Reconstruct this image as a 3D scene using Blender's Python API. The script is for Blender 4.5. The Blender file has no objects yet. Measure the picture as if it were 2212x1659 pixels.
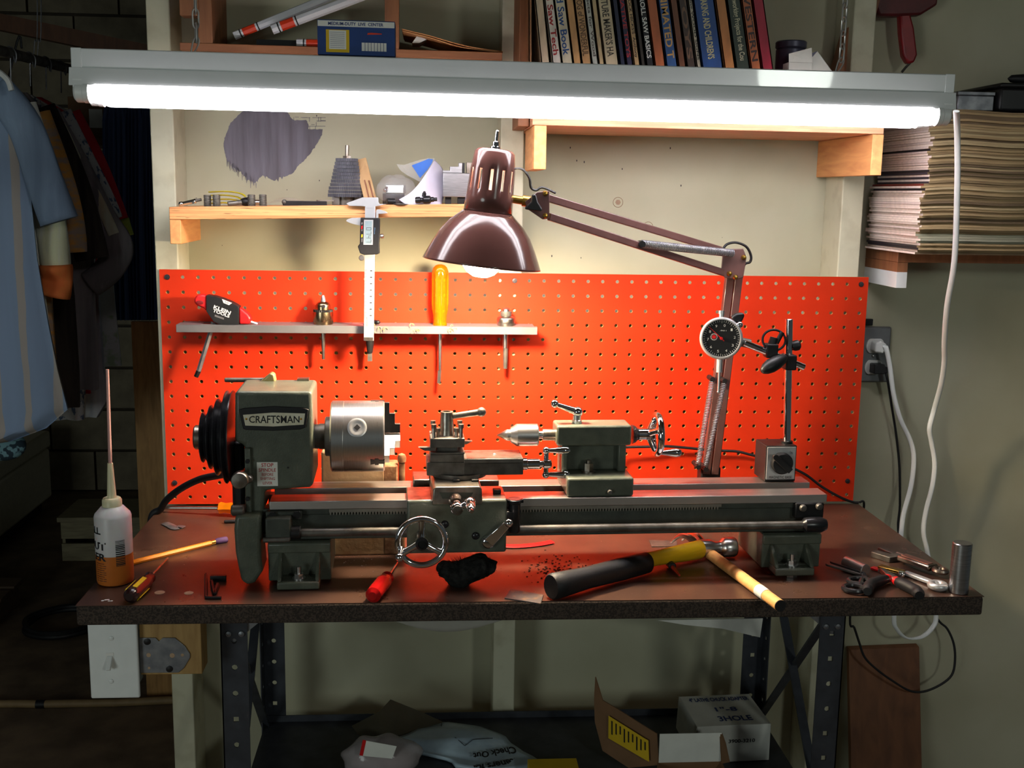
import bpy, bmesh, math, random
from mathutils import Vector, Matrix
from math import sin, cos, pi, radians

scene = bpy.context.scene
COL = scene.collection
# ------------------------------------------------------------------ camera
FPX, PIT, YAW, ROL = 2390.99, 0.170923, 0.0734538, 0.0163067
CAM = Vector((0.455745, -1.894888, 1.445501))
FW = Vector((sin(YAW) * cos(PIT), cos(YAW) * cos(PIT), -sin(PIT)))
_r = Vector((cos(YAW), -sin(YAW), 0)); _u = _r.cross(FW)
RT = _r * cos(ROL) + _u * sin(ROL)
UP = _u * cos(ROL) - _r * sin(ROL)
cd = bpy.data.cameras.new('camera'); cam = bpy.data.objects.new('camera', cd); COL.objects.link(cam)
cd.sensor_width = 36.0; cd.lens = FPX / 2212 * 36.0; cd.clip_start = 0.02; cd.clip_end = 60
cam.matrix_world = Matrix(((RT.x, UP.x, -FW.x, CAM.x), (RT.y, UP.y, -FW.y, CAM.y), (RT.z, UP.z, -FW.z, CAM.z), (0, 0, 0, 1)))
scene.camera = cam
# ------------------------------------------------------------------ world, room light, exposure
w = bpy.data.worlds.new('world'); scene.world = w; w.use_nodes = True
w.node_tree.nodes['Background'].inputs[0].default_value = (0.82, 0.95, 0.95, 1)
w.node_tree.nodes['Background'].inputs[1].default_value = 0.045
def room_light(name, loc, aim, size, energy, color):
    d = bpy.data.lights.new(name, 'AREA'); d.shape = 'DISK'; d.size = size; d.energy = energy; d.color = color
    o = bpy.data.objects.new(name, d); COL.objects.link(o); o.location = loc
    o.rotation_euler = (Vector(aim) - o.location).to_track_quat('-Z', 'Y').to_euler()
room_light('ceiling_lamp', (1.95, -3.4, 1.95), (0.6, 0, 1.2), 0.30, 9, (0.93, 1.0, 0.92))      # bulb in the room behind the camera
room_light('soft_fill_left', (-1.45, -3.1, 1.15), (0.0, -0.2, 1.0), 1.0, 15, (0.86, 0.97, 0.93))  # added soft fill light behind the camera at left, no doorway known
TUBE_E = 17.0      # emission of the two fluorescent tubes
BULB_E = 750.0     # emission of the desk lamp bulb
scene.view_settings.view_transform = 'Standard'; scene.view_settings.look = 'None'
scene.view_settings.gamma = 1.0; scene.view_settings.use_curve_mapping = False
scene.view_settings.exposure = 0.0

random.seed(7)
ZT = 0.90          # bench top height
IN = 0.0254

# ------------------------------------------------------------------ pixel -> point
def ray(px, py):
    return FW + RT * ((px - 1106) / FPX) + UP * ((829.5 - py) / FPX)
def uy(px, py, y):
    r = ray(px, py); return CAM + r * ((y - CAM.y) / r.y)
def uz(px, py, z=ZT):
    r = ray(px, py); return CAM + r * ((z - CAM.z) / r.z)
def ux(px, py, x):
    r = ray(px, py); return CAM + r * ((x - CAM.x) / r.x)
# lathe frame
LO = Vector((0.65, -0.325, ZT)); LA = 0.033
LM = Matrix.Translation(LO) @ Matrix.Rotation(LA, 4, 'Z'); LI = LM.inverted()
def ly(px, py, yl):
    """pixel -> lathe-local point on the local plane y=yl"""
    c = LI @ CAM; d = LI.to_3x3() @ ray(px, py)
    return c + d * ((yl - c.y) / d.y)

# ------------------------------------------------------------------ mesh builder
def basis(d):
    d = Vector(d).normalized()
    a = Vector((0, 0, 1)) if abs(d.z) < 0.9 else Vector((1, 0, 0))
    x = a.cross(d).normalized(); y = d.cross(x)
    return x, y, d

def catmull(pts, k=6, closed=False):
    pts = [Vector(p) for p in pts]; n = len(pts); out = []
    rng = range(n if closed else n - 1)
    for i in rng:
        if closed:
            p0, p1, p2, p3 = pts[(i - 1) % n], pts[i], pts[(i + 1) % n], pts[(i + 2) % n]
        else:
            p0, p1, p2, p3 = pts[max(i - 1, 0)], pts[i], pts[i + 1], pts[min(i + 2, n - 1)]
        for j in range(k):
            t = j / k
            out.append(0.5 * ((2 * p1) + (p2 - p0) * t + (2 * p0 - 5 * p1 + 4 * p2 - p3) * t * t + (3 * p1 - p0 - 3 * p2 + p3) * t ** 3))
    if not closed: out.append(pts[-1])
    return out

class M:
    def __init__(s): s.v = []; s.f = []
    def add(s, vs, fs):
        o = len(s.v); s.v += [Vector(v) for v in vs]; s.f += [tuple(i + o for i in f) for f in fs]; return s
    def box(s, x0, x1, y0, y1, z0, z1, m=None):
        vs = [Vector((x, y, z)) for z in (z0, z1) for y in (y0, y1) for x in (x0, x1)]
        if m is not None: vs = [m @ v for v in vs]
        return s.add(vs, [(0, 2, 3, 1), (4, 5, 7, 6), (0, 1, 5, 4), (2, 6, 7, 3), (0, 4, 6, 2), (1, 3, 7, 5)])
    def bar(s, p0, p1, w, h, up=(0, 0, 1)):
        """rectangular bar from p0 to p1, w across, h along up"""
        p0 = Vector(p0); p1 = Vector(p1); d = (p1 - p0).normalized(); u = Vector(up)
        a = d.cross(u).normalized(); b = a.cross(d).normalized(); vs = []
        for p in (p0, p1):
            for sa, sb in ((-1, -1), (1, -1), (1, 1), (-1, 1)): vs.append(p + a * (w / 2 * sa) + b * (h / 2 * sb))
        return s.add(vs, [(3, 2, 1, 0), (4, 5, 6, 7), (0, 1, 5, 4), (1, 2, 6, 5), (2, 3, 7, 6), (3, 0, 4, 7)])
    def rev(s, prof, p0, d, n=24):
        """revolve (radius, t) profile about the axis p0 + t*d"""
        x, y, d = basis(d); p0 = Vector(p0); rings = []
        for r, t in prof:
            c = p0 + d * t
            if r < 1e-7: rings.append([len(s.v)]); s.v.append(c)
            else:
                rings.append(list(range(len(s.v), len(s.v) + n)))
                s.v += [c + x * (r * cos(2 * pi * i / n)) + y * (r * sin(2 * pi * i / n)) for i in range(n)]
        for a, b in zip(rings, rings[1:]):
            for i in range(n):
                j = (i + 1) % n
                if len(a) == 1 and len(b) == 1: break
                if len(a) == 1: s.f.append((a[0], b[j], b[i]))
                elif len(b) == 1: s.f.append((a[i], a[j], b[0]))
                else: s.f.append((a[i], a[j], b[j], b[i]))
        if len(rings[0]) > 1: s.f.append(tuple(reversed(rings[0])))
        if len(rings[-1]) > 1: s.f.append(tuple(rings[-1]))
        return s
    def cyl(s, p0, p1, r0, r1=None, n=20):
        p0 = Vector(p0); p1 = Vector(p1); L = (p1 - p0).length
        return s.rev([(r0, 0), (r0 if r1 is None else r1, L)], p0, p1 - p0, n)
    def rcyl(s, p0, p1, r, b, n=20):
        p0 = Vector(p0); p1 = Vector(p1); L = (p1 - p0).length
        return s.rev([(r - b, 0), (r, b), (r, L - b), (r - b, L)], p0, p1 - p0, n)
    def sph(s, c, r, n=18, m=10, sc=(1, 1, 1)):
        k = len(s.v)
        s.rev([(r * sin(pi * i / m), -r * cos(pi * i / m)) for i in range(m + 1)], (0, 0, 0), (0, 0, 1), n)
        for i in range(k, len(s.v)):
            v = s.v[i]; s.v[i] = Vector((v.x * sc[0], v.y * sc[1], v.z * sc[2])) + Vector(c)
        return s
    def tube(s, pts, r, n=8, closed=False, flat=None, up=None, caps=True):
        """sweep a circle (radius r or list) or an ellipse flat=(a,b) along pts"""
        pts = [Vector(p) for p in pts]; N = len(pts); rings = []
        t0 = (pts[1] - pts[0]).normalized(); nx = None
        for i, p in enumerate(pts):
            if closed: t = (pts[(i + 1) % N] - pts[i - 1]).normalized()
            else: t = (pts[min(i + 1, N - 1)] - pts[max(i - 1, 0)]).normalized()
            if up is not None: nx = (Vector(up) - t * t.dot(Vector(up))).normalized()
            elif nx is None: nx = basis(t)[0]
            else:
                nx = (nx - t * nx.dot(t)).normalized()
            ny = t.cross(nx)
            rr = r[i] if isinstance(r, (list, tuple)) else r
            a, b = flat if flat else (rr, rr)
            rings.append(list(range(len(s.v), len(s.v) + n)))
            s.v += [p + nx * (a * cos(2 * pi * k / n)) + ny * (b * sin(2 * pi * k / n)) for k in range(n)]
        for i in range(N if closed else N - 1):
            a = rings[i]; b = rings[(i + 1) % N]
            for k in range(n): s.f.append((a[k], a[(k + 1) % n], b[(k + 1) % n], b[k]))
        if not closed and caps:
            s.f.append(tuple(reversed(rings[0]))); s.f.append(tuple(rings[-1]))
        return s
    def prism(s, poly, a, b, ax='y'):
        """extrude a polygon: ax y -> poly (x,z); x -> (y,z); z -> (x,y)"""
        def P(u, w, t): return Vector((u, t, w)) if ax == 'y' else Vector((t, u, w)) if ax == 'x' else Vector((u, w, t))
        n = len(poly); vs = [P(u, w, a) for u, w in poly] + [P(u, w, b) for u, w in poly]
        fs = [tuple(range(n)), tuple(range(2 * n - 1, n - 1, -1))] + [(i, i + n, (i + 1) % n + n, (i + 1) % n) for i in range(n)]
        return s.add(vs, fs)
    def slab(s, pts, d):
        """polygon of 3-D points extruded by the vector d"""
        n = len(pts); d = Vector(d); vs = [Vector(p) for p in pts] + [Vector(p) + d for p in pts]
        return s.add(vs, [tuple(range(n)), tuple(range(2 * n - 1, n - 1, -1))] + [(i, i + n, (i + 1) % n + n, (i + 1) % n) for i in range(n)])
    def grid(s, fn, nu, nv, closed_u=False):
        o = len(s.v)
        for j in range(nv + 1):
            for i in range(nu + (0 if closed_u else 1)): s.v.append(Vector(fn(i / nu, j / nv)))
        W = nu if closed_u else nu + 1
        for j in range(nv):
            for i in range(nu):
                i2 = (i + 1) % W
                s.f.append((o + j * W + i, o + j * W + i2, o + (j + 1) * W + i2, o + (j + 1) * W + i))
        return s
    def xf(s, m):
        s.v = [m @ v for v in s.v]; return s
    def mesh(s, name, mat, inv=None, ang=38):
        me = bpy.data.meshes.new(name)
        vs = s.v if inv is None else [inv @ v for v in s.v]
        me.from_pydata([tuple(v) for v in vs], [], s.f)
        bm = bmesh.new(); bm.from_mesh(me); bmesh.ops.recalc_face_normals(bm, faces=bm.faces); bm.to_mesh(me); bm.free()
        me.materials.append(mat)
        if ang:
            me.polygons.foreach_set('use_smooth', [True] * len(me.polygons)); me.set_sharp_from_angle(angle=radians(ang))
        me.update(); return me
    def obj(s, name, mat, parent=None, bevel=0, ang=38, local=False, seg=2, at=None, weld=False):
        """link as one object. Vertices are world points unless local (then in the parent's frame)."""
        inv = None; org = None
        if parent is not None:
            mw = wm(parent)
            if not local: inv = mw.inverted()
        elif at is not None:
            inv = Matrix.Translation(-Vector(at))
        me = s.mesh(name, mat, inv, ang); o = bpy.data.objects.new(name, me); COL.objects.link(o)
        if parent is not None: o.parent = parent
        elif at is not None: o.location = at
        if bevel:
            b = o.modifiers.new('bevel', 'BEVEL'); b.width = bevel; b.segments = seg; b.limit_method = 'ANGLE'; b.angle_limit = radians(40)
        return o

def wm(o):
    m = o.matrix_basis.copy()
    while o.parent: o = o.parent; m = o.matrix_basis @ m
    return m

def tag(o, label, cat, group=None):
    o['label'] = label; o['category'] = cat
    if group: o['group'] = group
    return o
def thing(name, label, cat, loc=(0, 0, 0), rz=0, group=None):
    o = bpy.data.objects.new(name, None); COL.objects.link(o); o.empty_display_size = 0.02
    o.location = loc; o.rotation_euler = (0, 0, rz)
    return tag(o, label, cat, group)
def struct(o): o['kind'] = 'structure'; return o
def inst(me, name, parent=None, m=None, loc=None, rot=None):
    o = bpy.data.objects.new(name, me); COL.objects.link(o)
    if parent is not None: o.parent = parent
    if m is not None: o.matrix_basis = m
    if loc is not None: o.location = loc
    if rot is not None: o.rotation_euler = rot
    return o
def place(x, y, z, X=(1, 0, 0), Y=(0, 1, 0)):
    """matrix whose columns are the given axes"""
    X = Vector(X).normalized(); Z = X.cross(Vector(Y)).normalized(); Y = Z.cross(X)
    return Matrix(((X.x, Y.x, Z.x, x), (X.y, Y.y, Z.y, y), (X.z, Y.z, Z.z, z), (0, 0, 0, 1)))

def text(s, fn, name, mat, parent, bold=0.0, local=False, shear=0.0):
    """flat print: fn maps u,v in 0..1 over the text's box to a point"""
    c = bpy.data.curves.new('t', 'FONT'); c.body = s; c.size = 1; c.offset = bold; c.resolution_u = 3; c.shear = shear
    o = bpy.data.objects.new('t', c); me = bpy.data.meshes.new_from_object(o)
    co = [v.co.copy() for v in me.vertices]; fs = [tuple(p.vertices) for p in me.polygons]
    bpy.data.objects.remove(o); bpy.data.curves.remove(c); bpy.data.meshes.remove(me)
    if not co: return None
    x0 = min(p.x for p in co); x1 = max(p.x for p in co); y0 = min(p.y for p in co); y1 = max(p.y for p in co)
    m = M(); m.v = [Vector(fn((p.x - x0) / (x1 - x0), (p.y - y0) / (y1 - y0))) for p in co]; m.f = fs
    return m.obj(name, mat, parent, ang=0, local=local)
def plane_fn(o, x, y):
    o = Vector(o); x = Vector(x); y = Vector(y)
    return lambda u, v: o + x * u + y * v

# ------------------------------------------------------------------ materials
def lin(c): c /= 255.0; return c / 12.92 if c <= 0.04045 else ((c + 0.055) / 1.055) ** 2.4
def rgb(r, g, b): return (lin(r), lin(g), lin(b), 1)
class NT:
    def __init__(s, name):
        s.m = bpy.data.materials.new(name); s.m.use_nodes = True; s.t = s.m.node_tree; s.b = s.t.nodes['Principled BSDF']
    def n(s, kind, **kw):
        x = s.t.nodes.new(kind)
        for k, v in kw.items():
            if k in x.inputs.keys(): x.inputs[k].default_value = v
            else: setattr(x, k, v)
        return x
    def l(s, a, b): s.t.links.new(a, b)
def mix(nt, fac, a, b, mode='MIX'):
    x = nt.n('ShaderNodeMix', data_type='RGBA', blend_type=mode)
    for sock, val in ((x.inputs[0], fac), (x.inputs[6], a), (x.inputs[7], b)):
        if hasattr(val, 'is_output'): nt.l(val, sock)
        else: sock.default_value = val
    return x.outputs[2]
def coords(nt, scale=(1, 1, 1), kind='Object'):
    tc = nt.n('ShaderNodeTexCoord'); mp = nt.n('ShaderNodeMapping'); mp.inputs['Scale'].default_value = scale
    nt.l(tc.outputs[kind], mp.inputs[0]); return mp.outputs[0]
def mat(name, c, rough=0.5, metal=0.0, var=0.12, sc=40, c2=None, bump=0.0, bsc=200, stretch=(1, 1, 1), spec=0.5, lo=0.35, hi=0.65, rvar=0.0, trans=0.0, ior=1.45, coat=0.0, alpha=1.0, sss=0.0, detail=4):
    nt = NT(name); b = nt.b
    b.inputs['Roughness'].default_value = rough; b.inputs['Metallic'].default_value = metal
    b.inputs['Specular IOR Level'].default_value = spec; b.inputs['Transmission Weight'].default_value = trans
    b.inputs['IOR'].default_value = ior; b.inputs['Coat Weight'].default_value = coat; b.inputs['Alpha'].default_value = alpha
    if sss: b.inputs['Subsurface Weight'].default_value = sss; b.inputs['Subsurface Scale'].default_value = 0.004
    co = coords(nt, stretch)
    nz = nt.n('ShaderNodeTexNoise'); nz.inputs['Scale'].default_value = sc; nz.inputs['Detail'].default_value = detail; nt.l(co, nz.inputs[0])
    rm = nt.n('ShaderNodeMapRange'); rm.inputs[1].default_value = lo; rm.inputs[2].default_value = hi; nt.l(nz.outputs[0], rm.inputs[0])
    ca = rgb(*c); cb = rgb(*c2) if c2 else tuple(x * (1 - var) for x in ca[:3]) + (1,)
    if not c2: ca = tuple(min(1, x * (1 + var)) for x in ca[:3]) + (1,)
    nt.l(mix(nt, rm.outputs[0], ca, cb), b.inputs['Base Color'])
    if rvar:
        r2 = nt.n('ShaderNodeMapRange'); r2.inputs[3].default_value = max(0.02, rough - rvar); r2.inputs[4].default_value = rough + rvar
        nt.l(nz.outputs[0], r2.inputs[0]); nt.l(r2.outputs[0], b.inputs['Roughness'])
    if bump:
        n2 = nt.n('ShaderNodeTexNoise'); n2.inputs['Scale'].default_value = bsc; n2.inputs['Detail'].default_value = 3; nt.l(co, n2.inputs[0])
        bp = nt.n('ShaderNodeBump'); bp.inputs['Strength'].default_value = bump; bp.inputs['Distance'].default_value = 0.002
        nt.l(n2.outputs[0], bp.inputs['Height']); nt.l(bp.outputs[0], b.inputs['Normal'])
    return nt.m
def emis(name, c, e):
    nt = NT(name); nt.b.inputs['Base Color'].default_value = (0.8, 0.8, 0.8, 1)
    nt.b.inputs['Emission Color'].default_value = c; nt.b.inputs['Emission Strength'].default_value = e; return nt.m
def wood(name, c, c2, stretch=(3, 40, 40), rough=0.6, sc=3.0):
    """long grain along the axis with the smallest stretch"""
    nt = NT(name); co = coords(nt, stretch)
    nz = nt.n('ShaderNodeTexNoise'); nz.inputs['Scale'].default_value = sc; nz.inputs['Detail'].default_value = 6; nz.inputs['Distortion'].default_value = 0.6; nt.l(co, nz.inputs[0])
    rm = nt.n('ShaderNodeMapRange'); rm.inputs[1].default_value = 0.35; rm.inputs[2].default_value = 0.68; nt.l(nz.outputs[0], rm.inputs[0])
    nt.l(mix(nt, rm.outputs[0], rgb(*c), rgb(*c2)), nt.b.inputs['Base Color']); nt.b.inputs['Roughness'].default_value = rough
    bp = nt.n('ShaderNodeBump'); bp.inputs['Strength'].default_value = 0.15; bp.inputs['Distance'].default_value = 0.001
    nt.l(nz.outputs[0], bp.inputs['Height']); nt.l(bp.outputs[0], nt.b.inputs['Normal'])
    return nt.m
def plain(name, c, rough=0.5, metal=0.0, spec=0.5): return mat(name, c, rough, metal, var=0.04, sc=30, spec=spec)

MT = {}
MT['cream'] = mat('cream_wall_paint', (182, 180, 155), 0.7, var=0.05, sc=6, c2=(172, 169, 143), bump=0.12, bsc=60)
MT['cream_stud'] = mat('cream_stud_paint', (194, 191, 166), 0.6, sc=25, c2=(170, 165, 139), lo=0.5, hi=0.8, bump=0.1, bsc=80)
MT['greypaint'] = mat('grey_brushed_paint', (112, 108, 120), 0.6, c2=(88, 84, 92), sc=60, stretch=(1, 1, 0.1), bump=0.9, bsc=130)
MT['red_board'] = mat('orange_red_hardboard', (198, 46, 13), 0.6, var=0.05, sc=14, bump=0.05, bsc=300, spec=0.2)
MT['hardboard'] = mat('hardboard_edge', (196, 148, 92), 0.8, var=0.15)
MT['screw'] = mat('dark_screw', (70, 66, 70), 0.45, 0.8, var=0.2)
MT['steel'] = mat('bright_steel', (206, 204, 202), 0.3, 1.0, var=0.05, sc=20, rvar=0.06)
MT['steel_worn'] = mat('worn_steel', (172, 166, 158), 0.33, 1.0, c2=(128, 116, 104), sc=60, rvar=0.1)
MT['steel_dark'] = mat('dark_oiled_steel', (116, 112, 106), 0.45, 0.6, c2=(82, 78, 73), sc=50, rvar=0.1)
MT['black_oxide'] = mat('black_oxide_steel', (42, 41, 42), 0.42, 0.6, var=0.2, sc=60)
MT['chrome'] = mat('chrome', (232, 232, 236), 0.06, 1.0, var=0.02, sc=20)
MT['lathe_green'] = mat('grey_green_machine_paint', (88, 93, 80), 0.42, 0.0, c2=(74, 79, 68), sc=45, bump=0.18, bsc=420, coat=0.15)
MT['lathe_dark'] = mat('dark_grey_machine_paint', (66, 71, 63), 0.45, 0.0, c2=(54, 58, 52), sc=45, bump=0.15, bsc=420)
MT['black_plastic'] = mat('black_plastic', (26, 26, 28), 0.42, var=0.12)
MT['black_rubber'] = mat('black_rubber', (19, 19, 22), 0.55, var=0.15, bump=0.1, bsc=500)
MT['black_gloss'] = mat('gloss_black', (30, 30, 33), 0.26, var=0.1)
MT['white_print'] = plain('white_print', (225, 225, 220), 0.6)
MT['black_print'] = plain('black_print', (25, 24, 26), 0.6)
MT['red_print'] = plain('red_print', (180, 40, 40), 0.6)
MT['blue_print'] = plain('blue_print', (40, 60, 120), 0.6)
MT['red_plastic'] = mat('red_plastic', (200, 28, 30), 0.35, var=0.06)
MT['pine'] = wood('pine_board', (222, 160, 100), (200, 132, 78), (3, 30, 30))
MT['pine_y'] = wood('pine_bracket', (226, 164, 102), (206, 140, 84), (30, 4, 30))
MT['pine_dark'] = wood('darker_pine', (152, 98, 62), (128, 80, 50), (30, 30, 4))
MT['brown_wood'] = wood('brown_plywood', (120, 76, 46), (98, 60, 36), (16, 16, 3))
MT['lampbrown'] = mat('brown_enamel', (92, 60, 55), 0.17, 0.0, var=0.05, sc=20, coat=0.2)
MT['lampbrown_arm'] = mat('brown_arm_enamel', (96, 66, 62), 0.32, 0.0, var=0.1, sc=60, coat=0.3)
MT['grey_paint_metal'] = mat('grey_painted_steel', (98, 97, 98), 0.45, var=0.08, sc=30)
MT['white_enamel'] = mat('white_enamel_steel', (226, 230, 230), 0.25, var=0.02, sc=20, coat=0.4)
MT['white_plastic'] = mat('white_plastic', (225, 228, 226), 0.38, var=0.03)
MT['galv'] = mat('galvanised_steel', (150, 152, 156), 0.42, 0.75, c2=(118, 120, 126), sc=60, rvar=0.1)
MT['slot_steel'] = mat('dark_grey_angle_steel', (62, 65, 72), 0.5, 0.2, c2=(48, 50, 56), sc=30)
MT['aluminium'] = mat('machined_aluminium', (192, 192, 194), 0.3, 1.0, c2=(170, 170, 172), sc=50, stretch=(1, 1, 14))
MT['brass'] = mat('brass', (190, 150, 70), 0.3, 1.0, var=0.1)
MT['cardboard'] = mat('brown_cardboard', (122, 90, 62), 0.85, var=0.1, sc=20)
MT['paper'] = mat('white_card', (222, 222, 214), 0.7, var=0.04)
MT['yellow_paper'] = mat('yellow_label_paper', (214, 178, 30), 0.7, var=0.05)
# ================================================================== the room
MT['floor'] = mat('dark_brown_floor', (128, 108, 84), 0.85, c2=(96, 80, 62), sc=9, bump=0.3, bsc=120)
MT['block'] = mat('dim_concrete_block', (160, 148, 124), 0.9, c2=(136, 126, 106), sc=14, bump=0.4, bsc=120)
MT['mortar'] = mat('mortar', (84, 76, 64), 0.95, var=0.1)
MT['joist'] = wood('dark_joist_wood', (104, 82, 60), (80, 62, 46), (3, 30, 30))
fl = struct(M().box(-4.2, 3.2, -4.2, 3.7, -0.06, 0).obj('floor', MT['floor']))
WB0 = 0.094
wall = struct(M().box(-0.0072, 2.9, WB0, WB0 + 0.016, 0, 2.42).obj('wall_back', MT['cream']))
wl = struct(M().box(-4.2, 2.9, 3.42, 3.6, 0, 2.42).obj('wall_far', MT['mortar']))
bm_ = M().box(-0.195, 0.195, -0.02, 0.02, -0.093, 0.093).mesh('block', MT['block'])
nb = 0
for r in range(12):
    for c in range(8):
        x = -2.55 + c * 0.4 + (0.2 if r % 2 else 0); z = 0.1 + r * 0.2
        b = inst(bm_, 'concrete_block', wl, loc=(x, 3.412 + random.uniform(-.004, .004), z))
        if nb == 0:
            bv = b.modifiers.new('bevel', 'BEVEL'); bv.width = 0.006
        nb += 1
ce = struct(M().box(-4.2, 3.2, -4.2, 3.7, 2.42, 2.5).obj('ceiling', MT['joist']))
jm = M().box(-3.7, 2.9, -0.019, 0.019, -0.11, 0.11).mesh('joist', MT['joist'])
for i in range(9): inst(jm, 'joist', ce, loc=(0, -0.6 + i * 0.41, 2.31))
# far beam seen above the clothes rod
a = uy(-40, 40, 2.3); b = uy(330, 118, 2.3)
struct(M().bar(a + Vector((0, 0, .0)), b, 0.09, 0.055).obj('trim_4', MT['brown_wood']))
# studs of the open partition
for i, (pa, pb) in enumerate((((332, 480), (382, 480)), ((1082, 260), (1133, 260)), ((1819, 430), (1866, 430)))):
    x0 = uy(*pa, .006).x; x1 = uy(*pb, .006).x
    struct(M().box(x0, x1, 0.0065, WB0, 0, 2.42).obj('trim_%d' % (i + 1), MT['cream_stud'], bevel=0.002))
# ---- the round patch of grey paint brushed on the panel
out = [(990, 40), (900, 120), (830, 190), (790, 290), (760, 380), (752, 450), (765, 530), (795, 600), (840, 660), (890, 715), (960, 750), (990, 800), (1045, 840), (1095, 872), (1135, 850), (1165, 808), (1200, 788), (1245, 802), (1330, 850), (1400, 805), (1480, 790), (1560, 742), (1592, 682), (1660, 622), (1740, 540), (1800, 450), (1850, 370), (1872, 320), (1882, 258), (1722, 258), (1715, 190), (1690, 150), (1560, 160), (1520, 128), (1480, 60), (1440, -10), (1300, -80), (1120, -60)]
rp = random.Random(3); pts = []
for i in range(len(out)):
    a = out[i]; b = out[(i + 1) % len(out)]
    for k in range(5):
        t = k / 5; x = a[0] + (b[0] - a[0]) * t; y = a[1] + (b[1] - a[1]) * t
        low = y > 560 and x < 1500
        pts.append((x + rp.uniform(-5, 5), y + (rp.uniform(-8, 34) * (1 if k % 2 else -.3) if low else rp.uniform(-5, 5))))
def pw(x, y, d): return uy(340 + x / 5.267, 230 + y / 5.267, d)
m = M(); m.slab([pw(x, y, WB0 + .0002) for x, y in pts], (0, -0.0009, 0))
for i in range(26):     # stray bristle streaks
    x = rp.uniform(1530, 1900); y = rp.choice((122, 126, 160, 180, 205, 225)) + rp.uniform(-4, 4); L = rp.uniform(20, 120)
    if rp.random() < .35: m.slab([pw(x, y, WB0), pw(x + 5, y, WB0), pw(x + 5, y + 50, WB0), pw(x, y + 50, WB0)], (0, -.0007, 0))
    else: m.slab([pw(x, y, WB0), pw(min(1915, x + L), y, WB0), pw(min(1915, x + L), y + 5, WB0), pw(x, y + 5, WB0)], (0, -.0007, 0))
for i in range(34):
    x = rp.uniform(780, 1120); y = 590 + (x - 780) * .78 + rp.uniform(-20, 20); L = rp.uniform(40, 110)
    m.slab([pw(x, y, WB0), pw(x + 9, y, WB0), pw(x + 7, y + L, WB0), pw(x + 4, y + L, WB0)], (0, -.0007, 0))
m.obj('paint_patch', MT['greypaint'], wall, ang=0)
# pencil ring marks on the panel
MT['pencil'] = mat('pencil_mark', (150, 126, 104), 0.8, var=0.2)
for px, py in ((1335, 437), (1400, 490)):
    c = uy(px, py, WB0); m = M()
    m.tube([c + Vector((.0088 * cos(a * pi / 12), -.0002, .0088 * sin(a * pi / 12))) for a in range(24)], .0005, 4, True)
    m.slab([c + Vector((.005 * cos(a * pi / 3), 0, .005 * sin(a * pi / 3))) for a in range(6)], (0, -.0006, 0)).obj('pencil_ring', MT['pencil'], wall)
rp = random.Random(5)
for px, py in ((1142, 270), (1232, 319), (1246, 347), (1262, 350), (1344, 365), (1471, 401), (1560, 513), (1255, 557), (1192, 553), (684, 250), (1448, 320), (480, 530), (690, 390), (620, 410)):
    c = uy(px, py, WB0 if not 1083 < px < 1150 else .0065); s_ = rp.uniform(.0005, .0013)
    M().sph(c, s_, 6, 4, (1, .3, 1.6)).obj('nail_mark', MT['screw'], wall)

# ================================================================== pegboard
NC, NR = 48, 16
PX0, PZ0 = 0.0, 1.31
pb = thing('pegboard', 'orange-red perforated hardboard panel screwed to the wall studs', 'pegboard', (NC * IN / 2, 0.0, PZ0 - NR * IN))
m = M(); hr = 0.0031; fmat = []
sq = [(1, 0), (1, 1), (0, 1), (-1, 1), (-1, 0), (-1, -1), (0, -1), (1, -1)]
for c in range(NC):
    for r in range(NR):
        cx = PX0 + (c + .5) * IN; cz = PZ0 - (r + .5) * IN; o = len(m.v); h = IN / 2
        for yy in (0.0, 0.005):
            for i, (a, b) in enumerate(sq): m.v.append(Vector((cx + a * h, yy, cz + b * h)))
            for i in range(8): m.v.append(Vector((cx + hr * cos(i * pi / 4), yy, cz + hr * sin(i * pi / 4))))
        for i in range(8):
            j = (i + 1) % 8
            m.f.append((o + i, o + 8 + i, o + 8 + j, o + j)); fmat.append(0)
            m.f.append((o + 16 + i, o + 16 + j, o + 24 + j, o + 24 + i)); fmat.append(1)
            m.f.append((o + 8 + i, o + 24 + i, o + 24 + j, o + 8 + j)); fmat.append(1)
me = bpy.data.meshes.new('panel'); off = Vector(pb.location)
x1 = PX0 + NC * IN; z1 = PZ0 - NR * IN
for (p, q) in (((PX0, PZ0), (x1, PZ0)), ((x1, PZ0), (x1, z1)), ((x1, z1), (PX0, z1)), ((PX0, z1), (PX0, PZ0))):
    o = len(m.v); m.v += [Vector((p[0], 0, p[1])), Vector((q[0], 0, q[1])), Vector((q[0], .005, q[1])), Vector((p[0], .005, p[1]))]
    m.f.append((o, o + 1, o + 2, o + 3)); fmat.append(1)
me.from_pydata([tuple(v - off) for v in m.v], [], m.f); me.materials.append(MT['red_board']); me.materials.append(MT['hardboard'])
me.polygons.foreach_set('material_index', fmat); me.update()
inst(me, 'panel', pb)
sm = M().rev([(.0001, -.0021), (.0042, -.0016), (.0047, 0), (.003, .0005)], (0, 0, 0), (0, 1, 0), 14).box(-.003, .003, -.0025, -.0018, -.0006, .0006).box(-.0006, .0006, -.0025, -.0018, -.003, .003).mesh('screw', MT['screw'])
for c, r in ((0, 0), (23, 0), (47, 0), (0, 14), (47, 14)):
    inst(sm, 'screw', pb, loc=Vector((PX0 + (c + .5) * IN, 0, PZ0 - (r + .5) * IN)) - off)
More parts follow.
